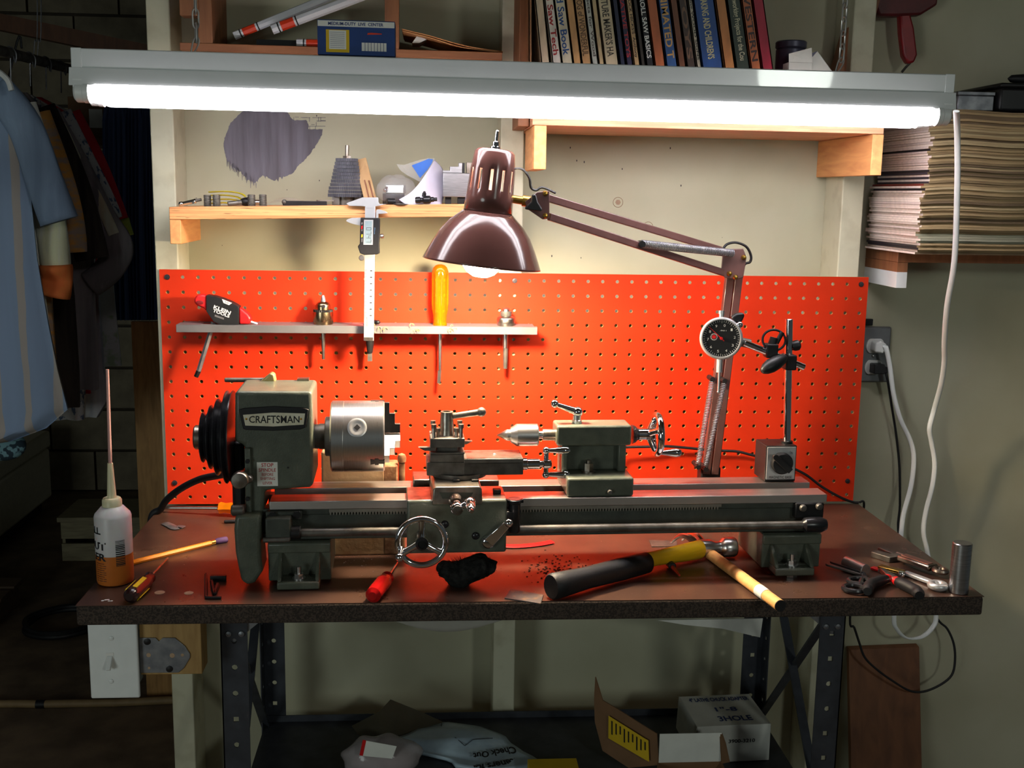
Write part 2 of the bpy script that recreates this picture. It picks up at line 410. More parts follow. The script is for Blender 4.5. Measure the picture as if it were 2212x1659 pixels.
# ================================================================== workbench
MT['bench_top'] = mat('brown_bench_laminate', (76, 54, 43), 0.3, c2=(64, 45, 37), sc=18, bump=0.08, bsc=500, rvar=0.08)
MT['bench_edge'] = mat('dark_particle_board_edge', (72, 60, 52), 0.9, c2=(46, 38, 33), sc=420, lo=.45, hi=.55, bump=0.6, bsc=420)
XL, XR, YF, YB = -0.0118, 1.2279, -0.4705, -0.0015
bench = thing('workbench', 'workbench with brown laminate top on dark slotted steel shelving legs', 'workbench', (0.608, -0.2, 0))
M().box(XL, XR, YF, YB, ZT - 0.0008, ZT).obj('top_laminate', MT['bench_top'], bench)
M().box(XL, XR, YF, YB, ZT - 0.0285, ZT - 0.0008).obj('top', MT['bench_edge'], bench, bevel=0.004)
RX0, RX1, RY0, RY1 = 0.158, 1.066, -0.385, -0.006
def strip(m, o, u, w, n, pitch, width, t, hole, kind):
    """flange with punched holes: o origin, u along, w across (unit), normal u x w"""
    o = Vector(o); u = Vector(u); w = Vector(w); nn = u.cross(w) * t
    sq = [(1, 0), (1, 1), (0, 1), (-1, 1), (-1, 0), (-1, -1), (0, -1), (1, -1)]
    for k in range(n):
        c = o + u * (pitch * (k + .5)); q = len(m.v); squ = kind[k % len(kind)] == 's'
        for e in (0, 1):
            for a, b in sq: m.v.append(c + u * (a * pitch / 2) + w * (b * width / 2) + nn * e)
            for i, (a, b) in enumerate(sq):
                if squ: m.v.append(c + u * (a * hole * .9) + w * (b * hole * .9) + nn * e)
                else: m.v.append(c + u * (cos(i * pi / 4) * hole) + w * (sin(i * pi / 4) * hole) + nn * e)
        for i in range(8):
            j = (i + 1) % 8
            m.f += [(q + i, q + 8 + i, q + 8 + j, q + j), (q + 16 + i, q + 16 + j, q + 24 + j, q + 24 + i), (q + 8 + i, q + 24 + i, q + 24 + j, q + 8 + j), (q + i, q + j, q + 16 + j, q + 16 + i)]
LH = ZT - 0.0285
for (x, y, sx, sy) in ((RX0, RY0, 1, 1), (RX1, RY0, -1, 1), (RX0, RY1, 1, -1), (RX1, RY1, -1, -1)):
    m = M(); n = 22; p = LH / n; W = 0.038
    strip(m, (x + sx * W / 2, y, 0), (0, 0, 1), (1, 0, 0), n, p, W, 0.0018 * (1 if sy > 0 else -1), 0.0042, 'cscc' if x == RX0 else 'sccs')
    strip(m, (x, y + sy * W / 2, 0), (0, 0, 1), (0, 1, 0), n, p, W, 0.0018 * (-1 if sx > 0 else 1), 0.0042, 'csc')
    m.obj('leg', MT['slot_steel'], bench, ang=0)
SZ = 0.50
m = M().box(RX0 + .002, RX1 - .002, RY0 + .002, RY1 - .002, SZ - .002, SZ)
m.box(RX0 + .002, RX1 - .002, RY0 + .002, RY0 + .004, SZ - .03, SZ - .002).box(RX0 + .002, RX1 - .002, RY1 - .004, RY1 - .002, SZ - .03, SZ + .012)
m.obj('lower_shelf', MT['slot_steel'], bench)
for x, s in ((RX0 + .004, 1), (RX1 - .004, -1)):     # crossed end braces
    M().bar((x, RY0 + .01, LH - .005), (x, RY1 - .01, SZ - .01), .004, .014, (1, 0, 0)).obj('brace', MT['slot_steel'], bench)
    M().bar((x + .005 * s, RY1 - .01, LH - .005), (x + .005 * s, RY0 + .01, SZ - .01), .004, .014, (1, 0, 0)).obj('brace', MT['slot_steel'], bench)
for x, s in ((RX0, 1), (RX1, -1)):
    m = M().slab([(x + s * .003, RY0 + .004, LH), (x + s * .07, RY0 + .004, LH), (x + s * .07, RY0 + .004, LH - .02), (x + s * .02, RY0 + .004, LH - .062), (x + s * .003, RY0 + .004, LH - .062)], (0, .0015, 0))
    m.obj('corner_gusset', MT['galv'], bench)
bolt = M().rev([(.0001, -.004), (.004, -.003), (.005, 0)], (0, 0, 0), (0, 1, 0), 10).mesh('bolt', MT['galv'])
for x in (RX0 + .012, RX0 + .03, RX1 - .012, RX1 - .03):
    for z in (LH - .018, LH - .048): inst(bolt, 'bolt', bench, loc=Vector((x, RY0 + .0, z)) - bench.location)
# two pale wood plugs and chips in the top
MT['plug'] = mat('pale_wood_plug', (168, 140, 112), 0.7, var=0.15, sc=90)
for px, py, r in ((345, 1280, .0072), (408, 1281, .0066)):
    c = uz(px, py); M().cyl((c.x, c.y, ZT - .0004), (c.x, c.y, ZT + .0005), r, r - .0004, 18).obj('wood_plug', MT['plug'], bench)
c = uz(232, 1297); m = M()
for i in range(5): m.sph((c.x + (i - 2) * .003, c.y + random.uniform(-.003, .003), ZT), .0016, 6, 4, (1.4, 1, .25))
m.obj('paint_smear', MT['white_plastic'], bench)
# ================================================================== the lathe (built in its own frame, slightly turned on the bench)
lat = thing('metal_lathe', 'grey-green bench metalworking lathe bolted to the brown workbench', 'lathe', LO, LA)
def kpx(px, py, yl): return (LM @ ly(px, py, yl) - CAM).dot(FW) / FPX      # metres per photo pixel
def lb(m, px0, py0, px1, py1, y0, y1, lo=None, hi=None):
    cx, cy = (px0 + px1) / 2, (py0 + py1) / 2
    x0 = ly(px0, cy, y0).x; x1 = ly(px1, cy, y0).x; z1 = ly(cx, py0, y0).z; z0 = ly(cx, py1, y0).z
    return m.box(x0, x1, y0, y1, lo if lo is not None else z0, hi if hi is not None else z1)
def part(m, name, mt, par=lat, bevel=0.0, ang=38, seg=2): return m.obj(name, mt, par, bevel=bevel, ang=ang, local=True, seg=seg)
def poly(pts, yl): return [((p := ly(a, b, yl)).x, p.z) for a, b in pts]
ZW = 0.1185                                    # top of the ways
ZS = ly(774, 942, 0).z                         # spindle axis
def X(px, py=942, yl=0): return ly(px, py, yl).x
XB0, XB1 = X(566, 1100, -.053), ly(1787, 1070, -.053).x
# ---- bed
m = M().box(XB0, XB1 - .006, -.045, -.024, .062, ZW - .012).box(XB0, XB1 - .006, .024, .045, .062, ZW - .012)
for k in range(5):
    x = XB0 + .06 + (XB1 - XB0 - .12) * k / 4; m.box(x - .012, x + .012, -.026, .026, .062, ZW - .03)
m.box(XB0, XB1 - .006, -.049, -.045, .062, .072).box(XB0, XB1 - .006, -.049, -.045, ZW - .021, ZW - .012)
bed = part(m, 'bed', MT['lathe_dark'], bevel=.0015)
MT['way'] = mat('ground_bed_way_steel', (214, 206, 200), .4, 1.0, c2=(186, 178, 172), sc=16, stretch=(.4, 6, 1), rvar=.08)
part(M().box(XB0 + .01, XB1, -.053, -.016, ZW - .012, ZW), 'front_way', MT['way'], bevel=.0008)
part(M().box(XB0 + .01, XB1, .016, .053, ZW - .012, ZW), 'rear_way', MT['way'], bevel=.0008)
MT['steel_light2'] = mat('rack_steel', (128, 122, 112), .5, .4, var=.1)
# gear rack under the front way
m = M(); xa, xb = ly(711, 1108, -.05).x, ly(1557, 1100, -.05).x; p_ = .0042; n = int((xb - xa) / p_)
zr = ZW - .0165; prof = [(xa, ZW - .0125)]
m.box(xa, xb, -.0525, -.0495, zr, ZW - .0122)
for i in range(n):
    x = xa + i * p_; m.prism([(x + .0006, zr), (x + .0016, zr - .0042), (x + .0026, zr - .0042), (x + .0036, zr)], -.0525, -.0495)
part(m, 'gear_rack', MT['steel_light2'], ang=0)
# ---- pedestals
def pedestal(x0, x1, xl0, xl1, zf, px, py):
    m = M().prism([(-.052, .0605), (.052, .0605), (.06, .02), (.06, zf), (-.052, zf)], x0, x1, 'x')
    m.prism([(-.052, .046), (-.056, .044), (-.056, .058), (-.052, .0605)], x0, x1, 'x')
    m.box(xl0, xl1, -.084, -.05, zf - .002, zf + .009)
    for a in (xl0, xl1 - .006): m.prism([(-.052, .046), (-.056, .044), (-.083, zf + .009), (-.052, zf + .009)], a, a + .006, 'x')
    f = part(m, 'pedestal', MT['lathe_green'], bevel=.0022)
    c = (xl0 + xl1) / 2; yb = -.068
    m = M().cyl((c, yb, zf + .009), (c, yb, zf + .0105), .0095, n=16).cyl((c, yb, zf + .0105), (c, yb, zf + .0165), .0068, n=6).cyl((c, yb, zf + .0165), (c, yb, zf + .026), .0034, n=10)
    m.obj('anchor_bolt', MT['steel'], f, local=True)
    m = M().cyl((c, yb, 0), (c, yb, zf - .002), .009, n=6)
    m.obj('levelling_nut', MT['steel'], f, local=True)
pedestal(ly(1646, 1210, -.055).x, ly(1772, 1210, -.055).x, ly(1675, 1250, -.084).x, ly(1759, 1250, -.084).x, .008, 1713, 1240)
pedestal(ly(579, 1220, -.055).x, ly(715, 1220, -.055).x, ly(598, 1270, -.084).x, ly(690, 1270, -.084).x, .003, 645, 1259)
# ---- headstock
hp = poly([(507, 846), (674, 846), (677, 1048), (668, 1054), (572, 1060), (569, 1110), (529, 1110), (528, 962), (507, 955)], -.05)
head = part(M().prism(hp, -.05, .05), 'headstock', MT['lathe_green'], bevel=.005, seg=3)
def rise(z): return z
def hl(m, name, mt, bevel=0, ang=38): return m.obj(name, mt, head, bevel=bevel, local=True, ang=ang)
hl(M().prism(poly([(516, 884), (528, 881), (590, 877), (655, 880), (667, 884), (661, 922), (650, 927), (590, 930), (533, 928), (526, 926)], -.05), -.0525, -.0495), 'nameplate_back', MT['black_plastic'], .0008)
MT['plate_ivory'] = mat('ivory_nameplate', (226, 222, 200), .4, c2=(206, 200, 172), sc=60)
hl(M().prism(poly([(525, 896), (590, 891), (659, 893), (656, 917), (590, 921), (530, 919)], -.0525), -.0532, -.052), 'nameplate', MT['plate_ivory'])
for px in (532, 650):
    c = ly(px, 905, -.053); hl(M().sph((c.x, -.0532, c.z), .0016, 10, 6, (1, .5, 1)), 'rivet', MT['brass'])
def arc_text(u, v):
    px = 538 + 109 * u; py = 914.5 - 17 * v + 3 * (2 * u - 1) ** 2 * (v - .5); return ly(px, py, -.0534)
text('CRAFTSMAN', arc_text, 'nameplate_lettering', MT['black_print'], head, bold=.012, local=True)
a = ly(556, 1050, -.05); b = ly(599.5, 998, -.05)
hl(M().box(a.x, b.x, -.0506, -.0499, a.z, b.z), 'warning_label', MT['paper'])
for s, y0, y1, x0, x1, bo in (('STOP', 1008.5, 1000.5, 564.5, 590.5, .015), ('SPINDLE', 1019, 1011.5, 559, 596, .01), ('BEFORE', 1028, 1022, 565.5, 590.5, .005), ('SHIFTING', 1037, 1031, 562.5, 594, .005), ('LEVER', 1046.5, 1040.5, 568, 588.5, .005)):
    text(s, (lambda u, v, x0=x0, x1=x1, y0=y0, y1=y1: ly(x0 + (x1 - x0) * u, y0 + (y1 - y0) * v, -.0508)), 'label_lettering', MT['red_print'], head, bold=bo, local=True)
c = ly(622, 1010, -.05); hl(M().sph((c.x, -.0503, c.z), .0012, 8, 5), 'plug_screw', MT['screw'])
# top of the headstock: lever rod, brass-coloured oil cap and small plate
zt = hp[0][1]; yl_ = .045
a = ly(485, 821, .052); b = ly(540, 821, .052)
hl(M().rcyl((a.x, .053, a.z), (b.x + .03, .053, a.z), .0034, .0012, 12), 'back_gear_lever', MT['steel_dark'])
a = ly(562, 818, .045); b = ly(597, 803, .045); MT['tan_cap'] = mat('yellowed_metal_cap', (168, 152, 104), .4, .4, var=.12)
hl(M().prism([(a.x, zt - .002), (b.x, zt - .002), (b.x - .002, b.z - .002), (b.x - .008, b.z), (a.x + .014, b.z - .002)], .034, .052), 'oil_cap', MT['tan_cap'], .003)
a = ly(643, 822, .045); b = ly(668, 819, .045); hl(M().box(a.x, b.x, .036, .05, zt - .001, zt + .003), 'cover_plate', MT['steel_worn'])
# stepped pulley
rp_ = []; steps = [(420, .0172, 436), (438, .036, 452), (455, .0455, 468), (470, .0545, 488), (490, .066, 505)]
for i, (pa, r, pb_) in enumerate(steps):
    xa = X(pa); xb = X(pb_); w_ = xb - xa
    if i == 0: rp_ += [(r - .002, xa), (r, xa + .002), (r, xb)]
    else: rp_ += [(r - .0035, xa - .001), (r - .0005, xa), (r, xa + .0012), (r - .0055, xa + w_ * .5), (r, xb - .0012), (r - .0005, xb)]
pul = part(M().rev([(r, x) for r, x in rp_[3:]], (0, 0, ZS), (1, 0, 0), 48), 'stepped_pulley', MT['black_gloss'])
M().rev([(.008, rp_[0][1] + .001)] + [(r, x) for r, x in rp_[:3]], (0, 0, ZS), (1, 0, 0), 32).obj('spindle_nut', MT['steel_worn'], pul, local=True)
# belt guard / change-gear cover at the left end, index knob, bracket
m = M().prism(poly([(508, 1113), (563, 1112), (564, 1150), (563, 1193), (567, 1235), (550, 1260), (535, 1265), (521, 1256), (512, 1215), (508, 1193), (505, 1145)], -.07), -.07, -.012)
part(m, 'gear_guard', MT['lathe_green'], bevel=.005, seg=3)
m = M(); lb(m, 500, 955, 528, 1112, .0, .04); part(m, 'belt_cover', MT['black_plastic'], bevel=.006)
c = ly(517, 1039, -.085); m = M().rev([(.0001, -.0008), (.0105, 0), (.0115, .0015), (.0115, .012), (.01, .014)], (c.x, -.085, c.z), (0, 1, 0), 28).cyl((c.x, -.071, c.z), (c.x, -.035, c.z), .005)
part(m, 'index_knob', MT['steel_worn'])
c2 = ly(537, 1033, -.06); part(M().rev([(.0045, 0), (.006, .002), (.006, .012), (.0045, .014)], (c2.x, -.068, c2.z), (0, 1, 0), 20), 'index_plunger', MT['steel_worn'])
m = M(); lb(m, 529, 968, 543, 1108, -.056, -.049); br = part(m, 'gear_bracket', MT['lathe_green'], bevel=.002)
for px, py in ((535, 996), (535, 1077)):
    c = ly(px, py, -.056); M().cyl((c.x, -.0595, c.z), (c.x, -.055, c.z), .0032, n=6).obj('bracket_bolt', MT['black_oxide'], br, local=True)
c = ly(514, 1102, -.06); part(M().rcyl((c.x - .009, -.06, c.z), (c.x + .009, -.06, c.z), .008, .002, 18), 'drive_stud', MT['steel_dark'])
# ---- spindle nose and three-jaw chuck
part(M().rev([(.0175, X(676)), (.0175, X(690)), (.0185, X(690)), (.0185, X(703)), (.027, X(703)), (.0283, X(705)), (.0283, X(717))], (0, 0, ZS), (1, 0, 0), 40), 'spindle_nose', MT['steel_dark'])
RC = .0508; x0, x1 = X(716), X(831)
MT['chuck'] = mat('brushed_chuck_steel', (214, 210, 206), .3, 1.0, c2=(202, 199, 196), sc=60, stretch=(14, 1, 1), rvar=.05)
chk = part(M().rev([(.012, x0), (RC - .002, x0), (RC, x0 + .002), (RC, X(743)), (RC - .0006, X(743) + .0004), (RC, X(743) + .0009), (RC, x1 - .0018), (RC - .0018, x1), (.012, x1), (.012, x1 - .02)], (0, 0, ZS), (1, 0, 0), 64), 'chuck', MT['chuck'])
def rad(a): return Vector((0, -cos(a), sin(a)))         # a above the horizontal toward the camera
MT['steel_light'] = mat('light_satin_steel', (214, 214, 214), .35, .6, var=.03)
aK = radians(26); rK = rad(aK); xk = X(774)
M().rev([(.0064, .0465), (.0064, .0508), (.0092, .0512), (.0112, .0514), (.0122, .0512), (.0136, .0508), (.0136, .049)], (xk, 0, ZS), rK, 32).obj('key_socket_ring', MT['steel_light'], chk, local=True)
M().rev([(.0091, .046), (.0091, .0508)], (xk, 0, ZS), rK, 28).obj('key_socket', MT['steel_light'], chk, local=True)
tK = Vector((1, 0, 0)); sK = rK.cross(tK); c = Vector((xk, 0, ZS)) + rK * .0505; h = .0046
M().slab([c + tK * h, c + sK * h, c - tK * h, c - sK * h], rK * .0007).obj('square_key_hole', MT['black_print'], chk, local=True)
jp = [(0, .005), (.021, .005), (.021, .018), (.0135, .018), (.0135, .033), (.0058, .033), (.0058, .0485), (-.004, .0485), (-.004, .005)]
for i, (ang, mt) in enumerate(((radians(96), MT['black_oxide']), (radians(-30), MT['steel']), (radians(214), MT['black_oxide']))):
    r = rad(ang); t = Vector((1, 0, 0)).cross(r)
    o = Vector((x1 + .0012, 0, ZS)) - t * .0068
    M().slab([o + Vector((1, 0, 0)) * a + r * b for a, b in jp], t * .0136).obj('jaw', mt, chk, bevel=.0006, local=True)
for ang in (radians(96), radians(-33), radians(214)):
    r = rad(ang); t = Vector((1, 0, 0)).cross(r); o = Vector((x1, 0, ZS)) + r * .0495; u = Vector((-1, 0, 0))
    T = [(0, -.0038), (.008, -.0038), (.008, -.0055), (.0085, -.0062), (.0135, -.0062), (.0135, -.004), (.0195, -.0055), (.0195, .0055), (.0135, .004), (.0135, .0062), (.0085, .0062), (.008, .0055), (.008, .0038), (0, .0038)]
    M().slab([o + u * a + t * b for a, b in T], r * .0017).obj('jaw_slot', MT['black_print'], chk, local=True)
# ---- motor bracket behind the chuck (tan, rusty)
MT['rust'] = mat('rusty_tan_iron', (150, 116, 82), .75, .1, c2=(112, 72, 44), sc=70, bump=.3, bsc=200)
MT['tan'] = mat('tan_bracket', (172, 142, 106), .7, c2=(150, 118, 84), sc=40, bump=.15)
m = M(); lb(m, 694, 975, 832, 1045, .062, .11, lo=0); mb = part(m, 'motor_bracket', MT['tan'], bevel=.003)
m = M(); lb(m, 827, 1005, 860, 1045, .062, .1, lo=0); m.obj('bracket_foot', MT['rust'], mb, bevel=.003, local=True)
c = ly(868, 1000, .07); M().cyl((c.x, .07, 0), (c.x, .07, c.z), .0048, n=12).rev([(.003, 0), (.0062, .002), (.0068, .008), (.005, .013), (.001, .015)], (c.x, .07, c.z), (0, 0, 1), 16).obj('tension_stud', MT['rust'], mb, local=True)
# ---- leadscrew and its bearings
zl = ly(760, 1149, -.066).z; xl0 = ly(630, 1149, -.066).x; xl1 = ly(1735, 1138, -.066).x
ls = part(M().rev([(.0058, 0), (.0058, xl1 - xl0)], (xl0, -.066, zl), (1, 0, 0), 20), 'leadscrew', MT['steel_dark'])
m = M(); lb(m, 573, 1105, 653, 1124, -.058, -.044); lb(m, 573, 1120, 628, 1169, -.075, -.044); bb = part(m, 'leadscrew_bearing', MT['lathe_dark'], bevel=.002)
for px, py in ((589, 1112), (641, 1111)):
    c = ly(px, py, -.058); M().cyl((c.x, -.063, c.z), (c.x, -.057, c.z), .0055, .005, 6).obj('bearing_bolt', MT['black_oxide'], bb, local=True)
part(M().rcyl((ly(628, 1150, -.066).x, -.066, zl), (ly(650, 1150, -.066).x, -.066, zl), .0098, .001, 24), 'leadscrew_collar', MT['black_oxide'])
c = ly(578, 1166, -.075); part(M().rcyl((c.x - .006, -.076, c.z), (c.x + .03, -.076, c.z), .0036, .001, 10), 'shift_pin', MT['steel_dark'])
m = M(); lb(m, 1718, 1087, 1780, 1120, -.058, -.044); bb = part(m, 'leadscrew_bearing', MT['black_oxide'], bevel=.002)
M().rev([(.006, 0), (.0105, .004), (.0115, .012), (.0115, .028), (.008, .036), (.001, .038)], (xl1 - .002, -.066, zl), (1, 0, 0), 24).obj('bearing_cap', MT['black_gloss'], bb, local=True)
for px, py in ((1734, 1097), (1769, 1094)):
    c = ly(px, py, -.058); M().rev([(.0001, -.0055), (.004, -.005), (.0055, -.002), (.0055, 0)], (c.x, -.058, c.z), (0, 1, 0), 16).obj('bearing_bolt', MT['steel_dark'], bb, local=True)
# ---- carriage: saddle, apron
zsd = ly(930, 1081, -.085).z
sx0, sx1 = ly(879, 1120, -.085).x, ly(1094.5, 1120, -.085).x
cx0, cx1 = ly(934, 1065, -.088).x, ly(1042, 1065, -.088).x
m = M().box(sx0, cx0, -.083, -.012, ZW + .0004, zsd).box(cx1, sx1, -.083, -.012, ZW + .0004, zsd)
m.box(sx0 + .01, cx0, .012, .062, ZW + .0004, zsd + .004).box(cx1, sx1 - .002, .012, .062, ZW + .0004, zsd + .002)
m.box(cx0 - .001, cx1 + .001, -.083, .062, ZW + .0004, zsd)
sad = part(m, 'saddle', MT['steel_worn'], bevel=.0015)
za = ly(990, 1195, -.085).z
apr = part(M().box(sx0, sx1, -.085, -.0735, za, zsd - .0004).box(sx0 + .01, sx1 - .01, -.0735, -.056, za + .01, ZW - .018), 'apron', MT['lathe_green'], bevel=.003)
for px, py in ((961, 1132.5), (1027.5, 1157.5)):
    c = ly(px, py, -.0855); M().sph((c.x, -.0855, c.z), .0056, 16, 8, (1, .55, 1)).obj('plug', MT['black_gloss'], apr, local=True)
c = ly(1073, 1068, -.05); M().box(c.x - .0055, c.x + .0055, -.056, -.045, zsd, zsd + .006).obj('saddle_lock_bolt', MT['black_oxide'], sad, bevel=.001, local=True)
# cross slide with dovetail
zc = ly(985, 1051, -.09).z
m = M().prism([(cx0, zsd - .004), (cx1, zsd - .004), (cx1 - .001, zc - .004), (cx1 - .004, zc), (cx0 + .004, zc), (cx0 + .001, zc - .004)], -.092, .06)
cs = part(m, 'cross_slide', MT['steel_worn'], bevel=.0015)
m = M().prism(poly([(949, 1064), (1022, 1064), (1015, 1077), (956, 1077)], -.092), -.0926, -.09); m.obj('dovetail', MT['lathe_dark'], cs, local=True)
m = M(); lb(m, 934, 1077, 1042, 1092, -.0875, -.08); m.obj('slide_bracket', MT['lathe_green'], apr, bevel=.002, local=True)
# cross-slide ball crank, pointing at the camera
c = ly(984, 1079, -.092); q = M().rev([(.0085, 0), (.0098, .002), (.0098, .012), (.0088, .014), (.0088, .024), (.0064, .026), (.0064, .034)], (c.x, -.092, c.z), (0, -1, 0), 28)
dial = part(q, 'cross_feed_dial', mat('coppery_chrome', (206, 176, 164), .16, 1.0, var=.05), ang=30)
hb = Vector((c.x, -.133, c.z - .001))
e = ly(1015, 1086, -.133)
m = M().sph(hb, .0092, 20, 12).cyl(hb, (e.x, -.133, e.z + .001), .0045, .004).sph((e.x, -.133, e.z), .0078, 20, 12)
m.rev([(.005, 0), (.0068, .006), (.0066, .018), (.0045, .028), (.0028, .03), (.0026, .036)], (e.x, -.133, e.z), (0, -1, -.05), 18)
m.obj('ball_crank', MT['chrome'], dial, local=True)
M().rev([(.0066, 0), (.0066, .0032), (.002, .0036)], (hb.x, -.1402, hb.z), (0, -1, 0), 18).obj('crank_screw', MT['steel_worn'], dial, local=True)
# apron handwheel
c = ly(911, 1171, -.118); hwR = .0325
def wheel(center, axis, R, rr, spokes, hub, a0, cup=0):
    x, y, d = basis(axis); C = Vector(center); m = M()
    m.tube([C + x * (R * cos(2 * pi * k / 48)) + y * (R * sin(2 * pi * k / 48)) for k in range(48)], rr, 12, True)
    for k in range(spokes):
        a = a0 + 2 * pi * k / spokes; u = x * cos(a) + y * sin(a)
        m.tube([C - d * cup + u * hub * .6, C - d * (cup * .6) + u * (R * .55), C + u * (R - rr * .5)], [.0052, .0044, .0052], 10)
    m.cyl(C - d * (cup + .006), C - d * cup + d * .006, hub, n=24)
    return m
wx, wy, wd = basis((0, -1, 0))
aw = part(wheel((c.x, -.118, c.z), (0, -1, 0), hwR, .0043, 3, .008, radians(90)), 'apron_handwheel', MT['chrome'])
M().rev([(.0088, 0), (.0088, .0035), (.0055, .006), (.0055, .004), (.001, .004)], (c.x, -.1235, c.z), (0, -1, 0), 24).obj('hub_cap', MT['black_oxide'], aw, local=True)
M().cyl((c.x, -.116, c.z), (c.x, -.084, c.z), .0065).obj('wheel_shaft', MT['steel_dark'], aw, local=True)
e = ly(863, 1203, -.135); M().sph((e.x, -.137, e.z), .0058, 18, 12).cyl((e.x + .003, -.119, e.z + .007), (e.x, -.136, e.z), .0032, .004, 12).obj('wheel_grip', MT['chrome'], aw, local=True)
# half-nut lever
a = ly(1055, 1171, -.092); b = ly(1098, 1128, -.097)
ax = Vector((a.x, -.092, a.z)); bx = Vector((b.x, -.097, b.z)); d = (bx - ax).normalized(); n_ = d.cross(Vector((0, 1, 0))).normalized()
m = M().rev([(.009, 0), (.009, .006), (.0075, .008), (.004, .0085)], ax + Vector((0, .004, 0)), (0, -1, 0), 24).slab([ax + n_ * .008, bx + n_ * .005, bx - n_ * .005, ax - n_ * .008], (0, -.0045, 0)).sph(bx + Vector((0, -.004, 0)), .0062, 18, 12)
part(m, 'half_nut_lever', MT['chrome'], bevel=.001)
# threading dial
c = ly(1112, 1079, -.074); m = M().rev([(.0105, 0), (.0105, -.004), (.0085, -.006), (.0085, -.045), (.0072, -.048)], (c.x, -.072, c.z), (0, 0, 1), 24)
m.box(sx1 - .002, c.x + .002, -.08, -.064, c.z - .032, c.z - .016).box(c.x + .006, c.x + .0125, -.075, -.068, c.z - .005, c.z)
td = part(m, 'threading_dial', MT['black_gloss'], bevel=.0008)
M().cyl((c.x, -.072, c.z), (c.x, -.072, c.z + .0008), .0092, n=24).obj('dial_face', mat('dark_red_dial', (84, 40, 40), .35, .3), td, local=True)
# ---- compound slide and tool post
YC0, YC1 = -.05, .004
zb = ly(1020, 1027, YC0).z; zt_ = ly(1070, 991, YC0).z
m = M().rev([(.040, zc + .0002), (.041, zc + .003), (.041, zc + .007), (.036, zb - .001)], (ly(992, 1040, -.03).x, -.02, 0), (0, 0, 1), 40)
cb = part(m, 'compound_base', MT['steel_dark'])
for px in (986, 1026):
    c = ly(px, 1038, -.062); M().box(c.x - .005, c.x + .005, -.066, -.052, c.z - .004, c.z + .002).obj('clamp_bolt', MT['black_oxide'], cb, bevel=.0008, local=True)
m = M(); lb(m, 922, 998, 1130.5, 1027, YC0, YC1, lo=zb); xr = ly(1130.5, 1008, YC0).x; xm = ly(1003, 1008, YC0).x
m.box(xm - .001, xr, YC0, YC1, zb, zt_); comp = part(m, 'compound_slide', MT['steel_dark'], bevel=.0012)
m = M().box(xm + .004, xr - .002, YC0 + .002, YC1 - .002, zt_ - .0005, zt_ + .0006); m.obj('slide_top', MT['steel_worn'], comp, local=True)
c = ly(1068, 981, -.025); M().sph((c.x, -.025, zt_ + .0008), .003, 10, 6, (1, 1, .5)).obj('oil_nipple', MT['steel'], comp, local=True)
m = M(); lb(m, 929, 982, 1002.5, 999, YC0, YC1); lb(m, 933, 975, 1000, 984, YC0 + .006, YC1 - .006); tb = part(m, 'top_slide', MT['steel_dark'], bevel=.001)
ztb = ly(966, 982, YC0).z; ztm = ly(966, 967, YC0).z; ztt = ly(966, 947.5, YC0).z
xa, xb = ly(929.5, 960, YC0).x, ly(1004, 960, YC0).x; xcn = (xa + xb) / 2; ycn = (YC0 + YC1) / 2
m = M().box(xa, xb, YC0, YC1, ztm, ztt).box(xa + .009, xb - .009, YC0 + .009, YC1 - .009, ztb, ztm).box(xa, xb, YC0, YC1, ztb, ztb + .003)
tp = part(m, 'tool_post', MT['steel_dark'], bevel=.001)
for dx, dy, hh in ((.005, .005, .014), (.011, .013, .007), (.005, .04, .012), (.02, .046, .008)):
    for sx in (0, 1):
        x = xa + dx if sx == 0 else xb - dx; y = YC0 + dy
        M().cyl((x, y, ztt - .004), (x, y, ztt + hh), .0026, n=8).cyl((x, y, ztt + hh), (x, y, ztt + hh + .0055), .0042, n=6).obj('clamp_screw', MT['steel_worn'], tp, local=True)
zb0 = ly(965, 945, ycn).z; zb1 = ly(965, 889, ycn).z
M().rev([(.0115, ztt), (.0112, zb0 + .004), (.0105, zb0 + .008), (.009, zb1), (.0058, zb1 + .0004), (.0055, zb1 - .004), (.001, zb1 - .004)], (xcn, ycn, 0), (0, 0, 1), 28).obj('centre_boss', MT['steel_worn'], tp, local=True)
a = ly(971, 900, ycn); b = ly(1040, 890, ycn - .008); A = Vector((xcn + .004, ycn, a.z)); B = Vector((b.x, ycn - .008, b.z))
M().cyl(A, B, .0042, .0048, 14).sph(B, .0068, 18, 12).obj('post_handle', MT['steel_dark'], tp, local=True)
a = ly(904, 968, YC0); z0, z1 = ztb + .0035, ztm - .0005
M().slab([(a.x, YC0 + .004, z1), (xa + .008, YC0 + .004, z1), (xa + .008, YC0 + .004, z0 + .001), (a.x + .009, YC0 + .004, z0 + .001)], (0, .008, 0)).obj('tool_bit', MT['steel_dark'], tp, local=True)
b = ly(1019, 959, YC1); M().slab([(xb - .008, YC1 - .013, ztm + .0005), (b.x, YC1 - .013, ztm - .0005), (b.x - .008, YC1 - .013, ztb + .005), (xb - .008, YC1 - .013, ztb + .0035)], (0, .008, 0)).obj('tool_bit', MT['steel_worn'], tp, local=True)
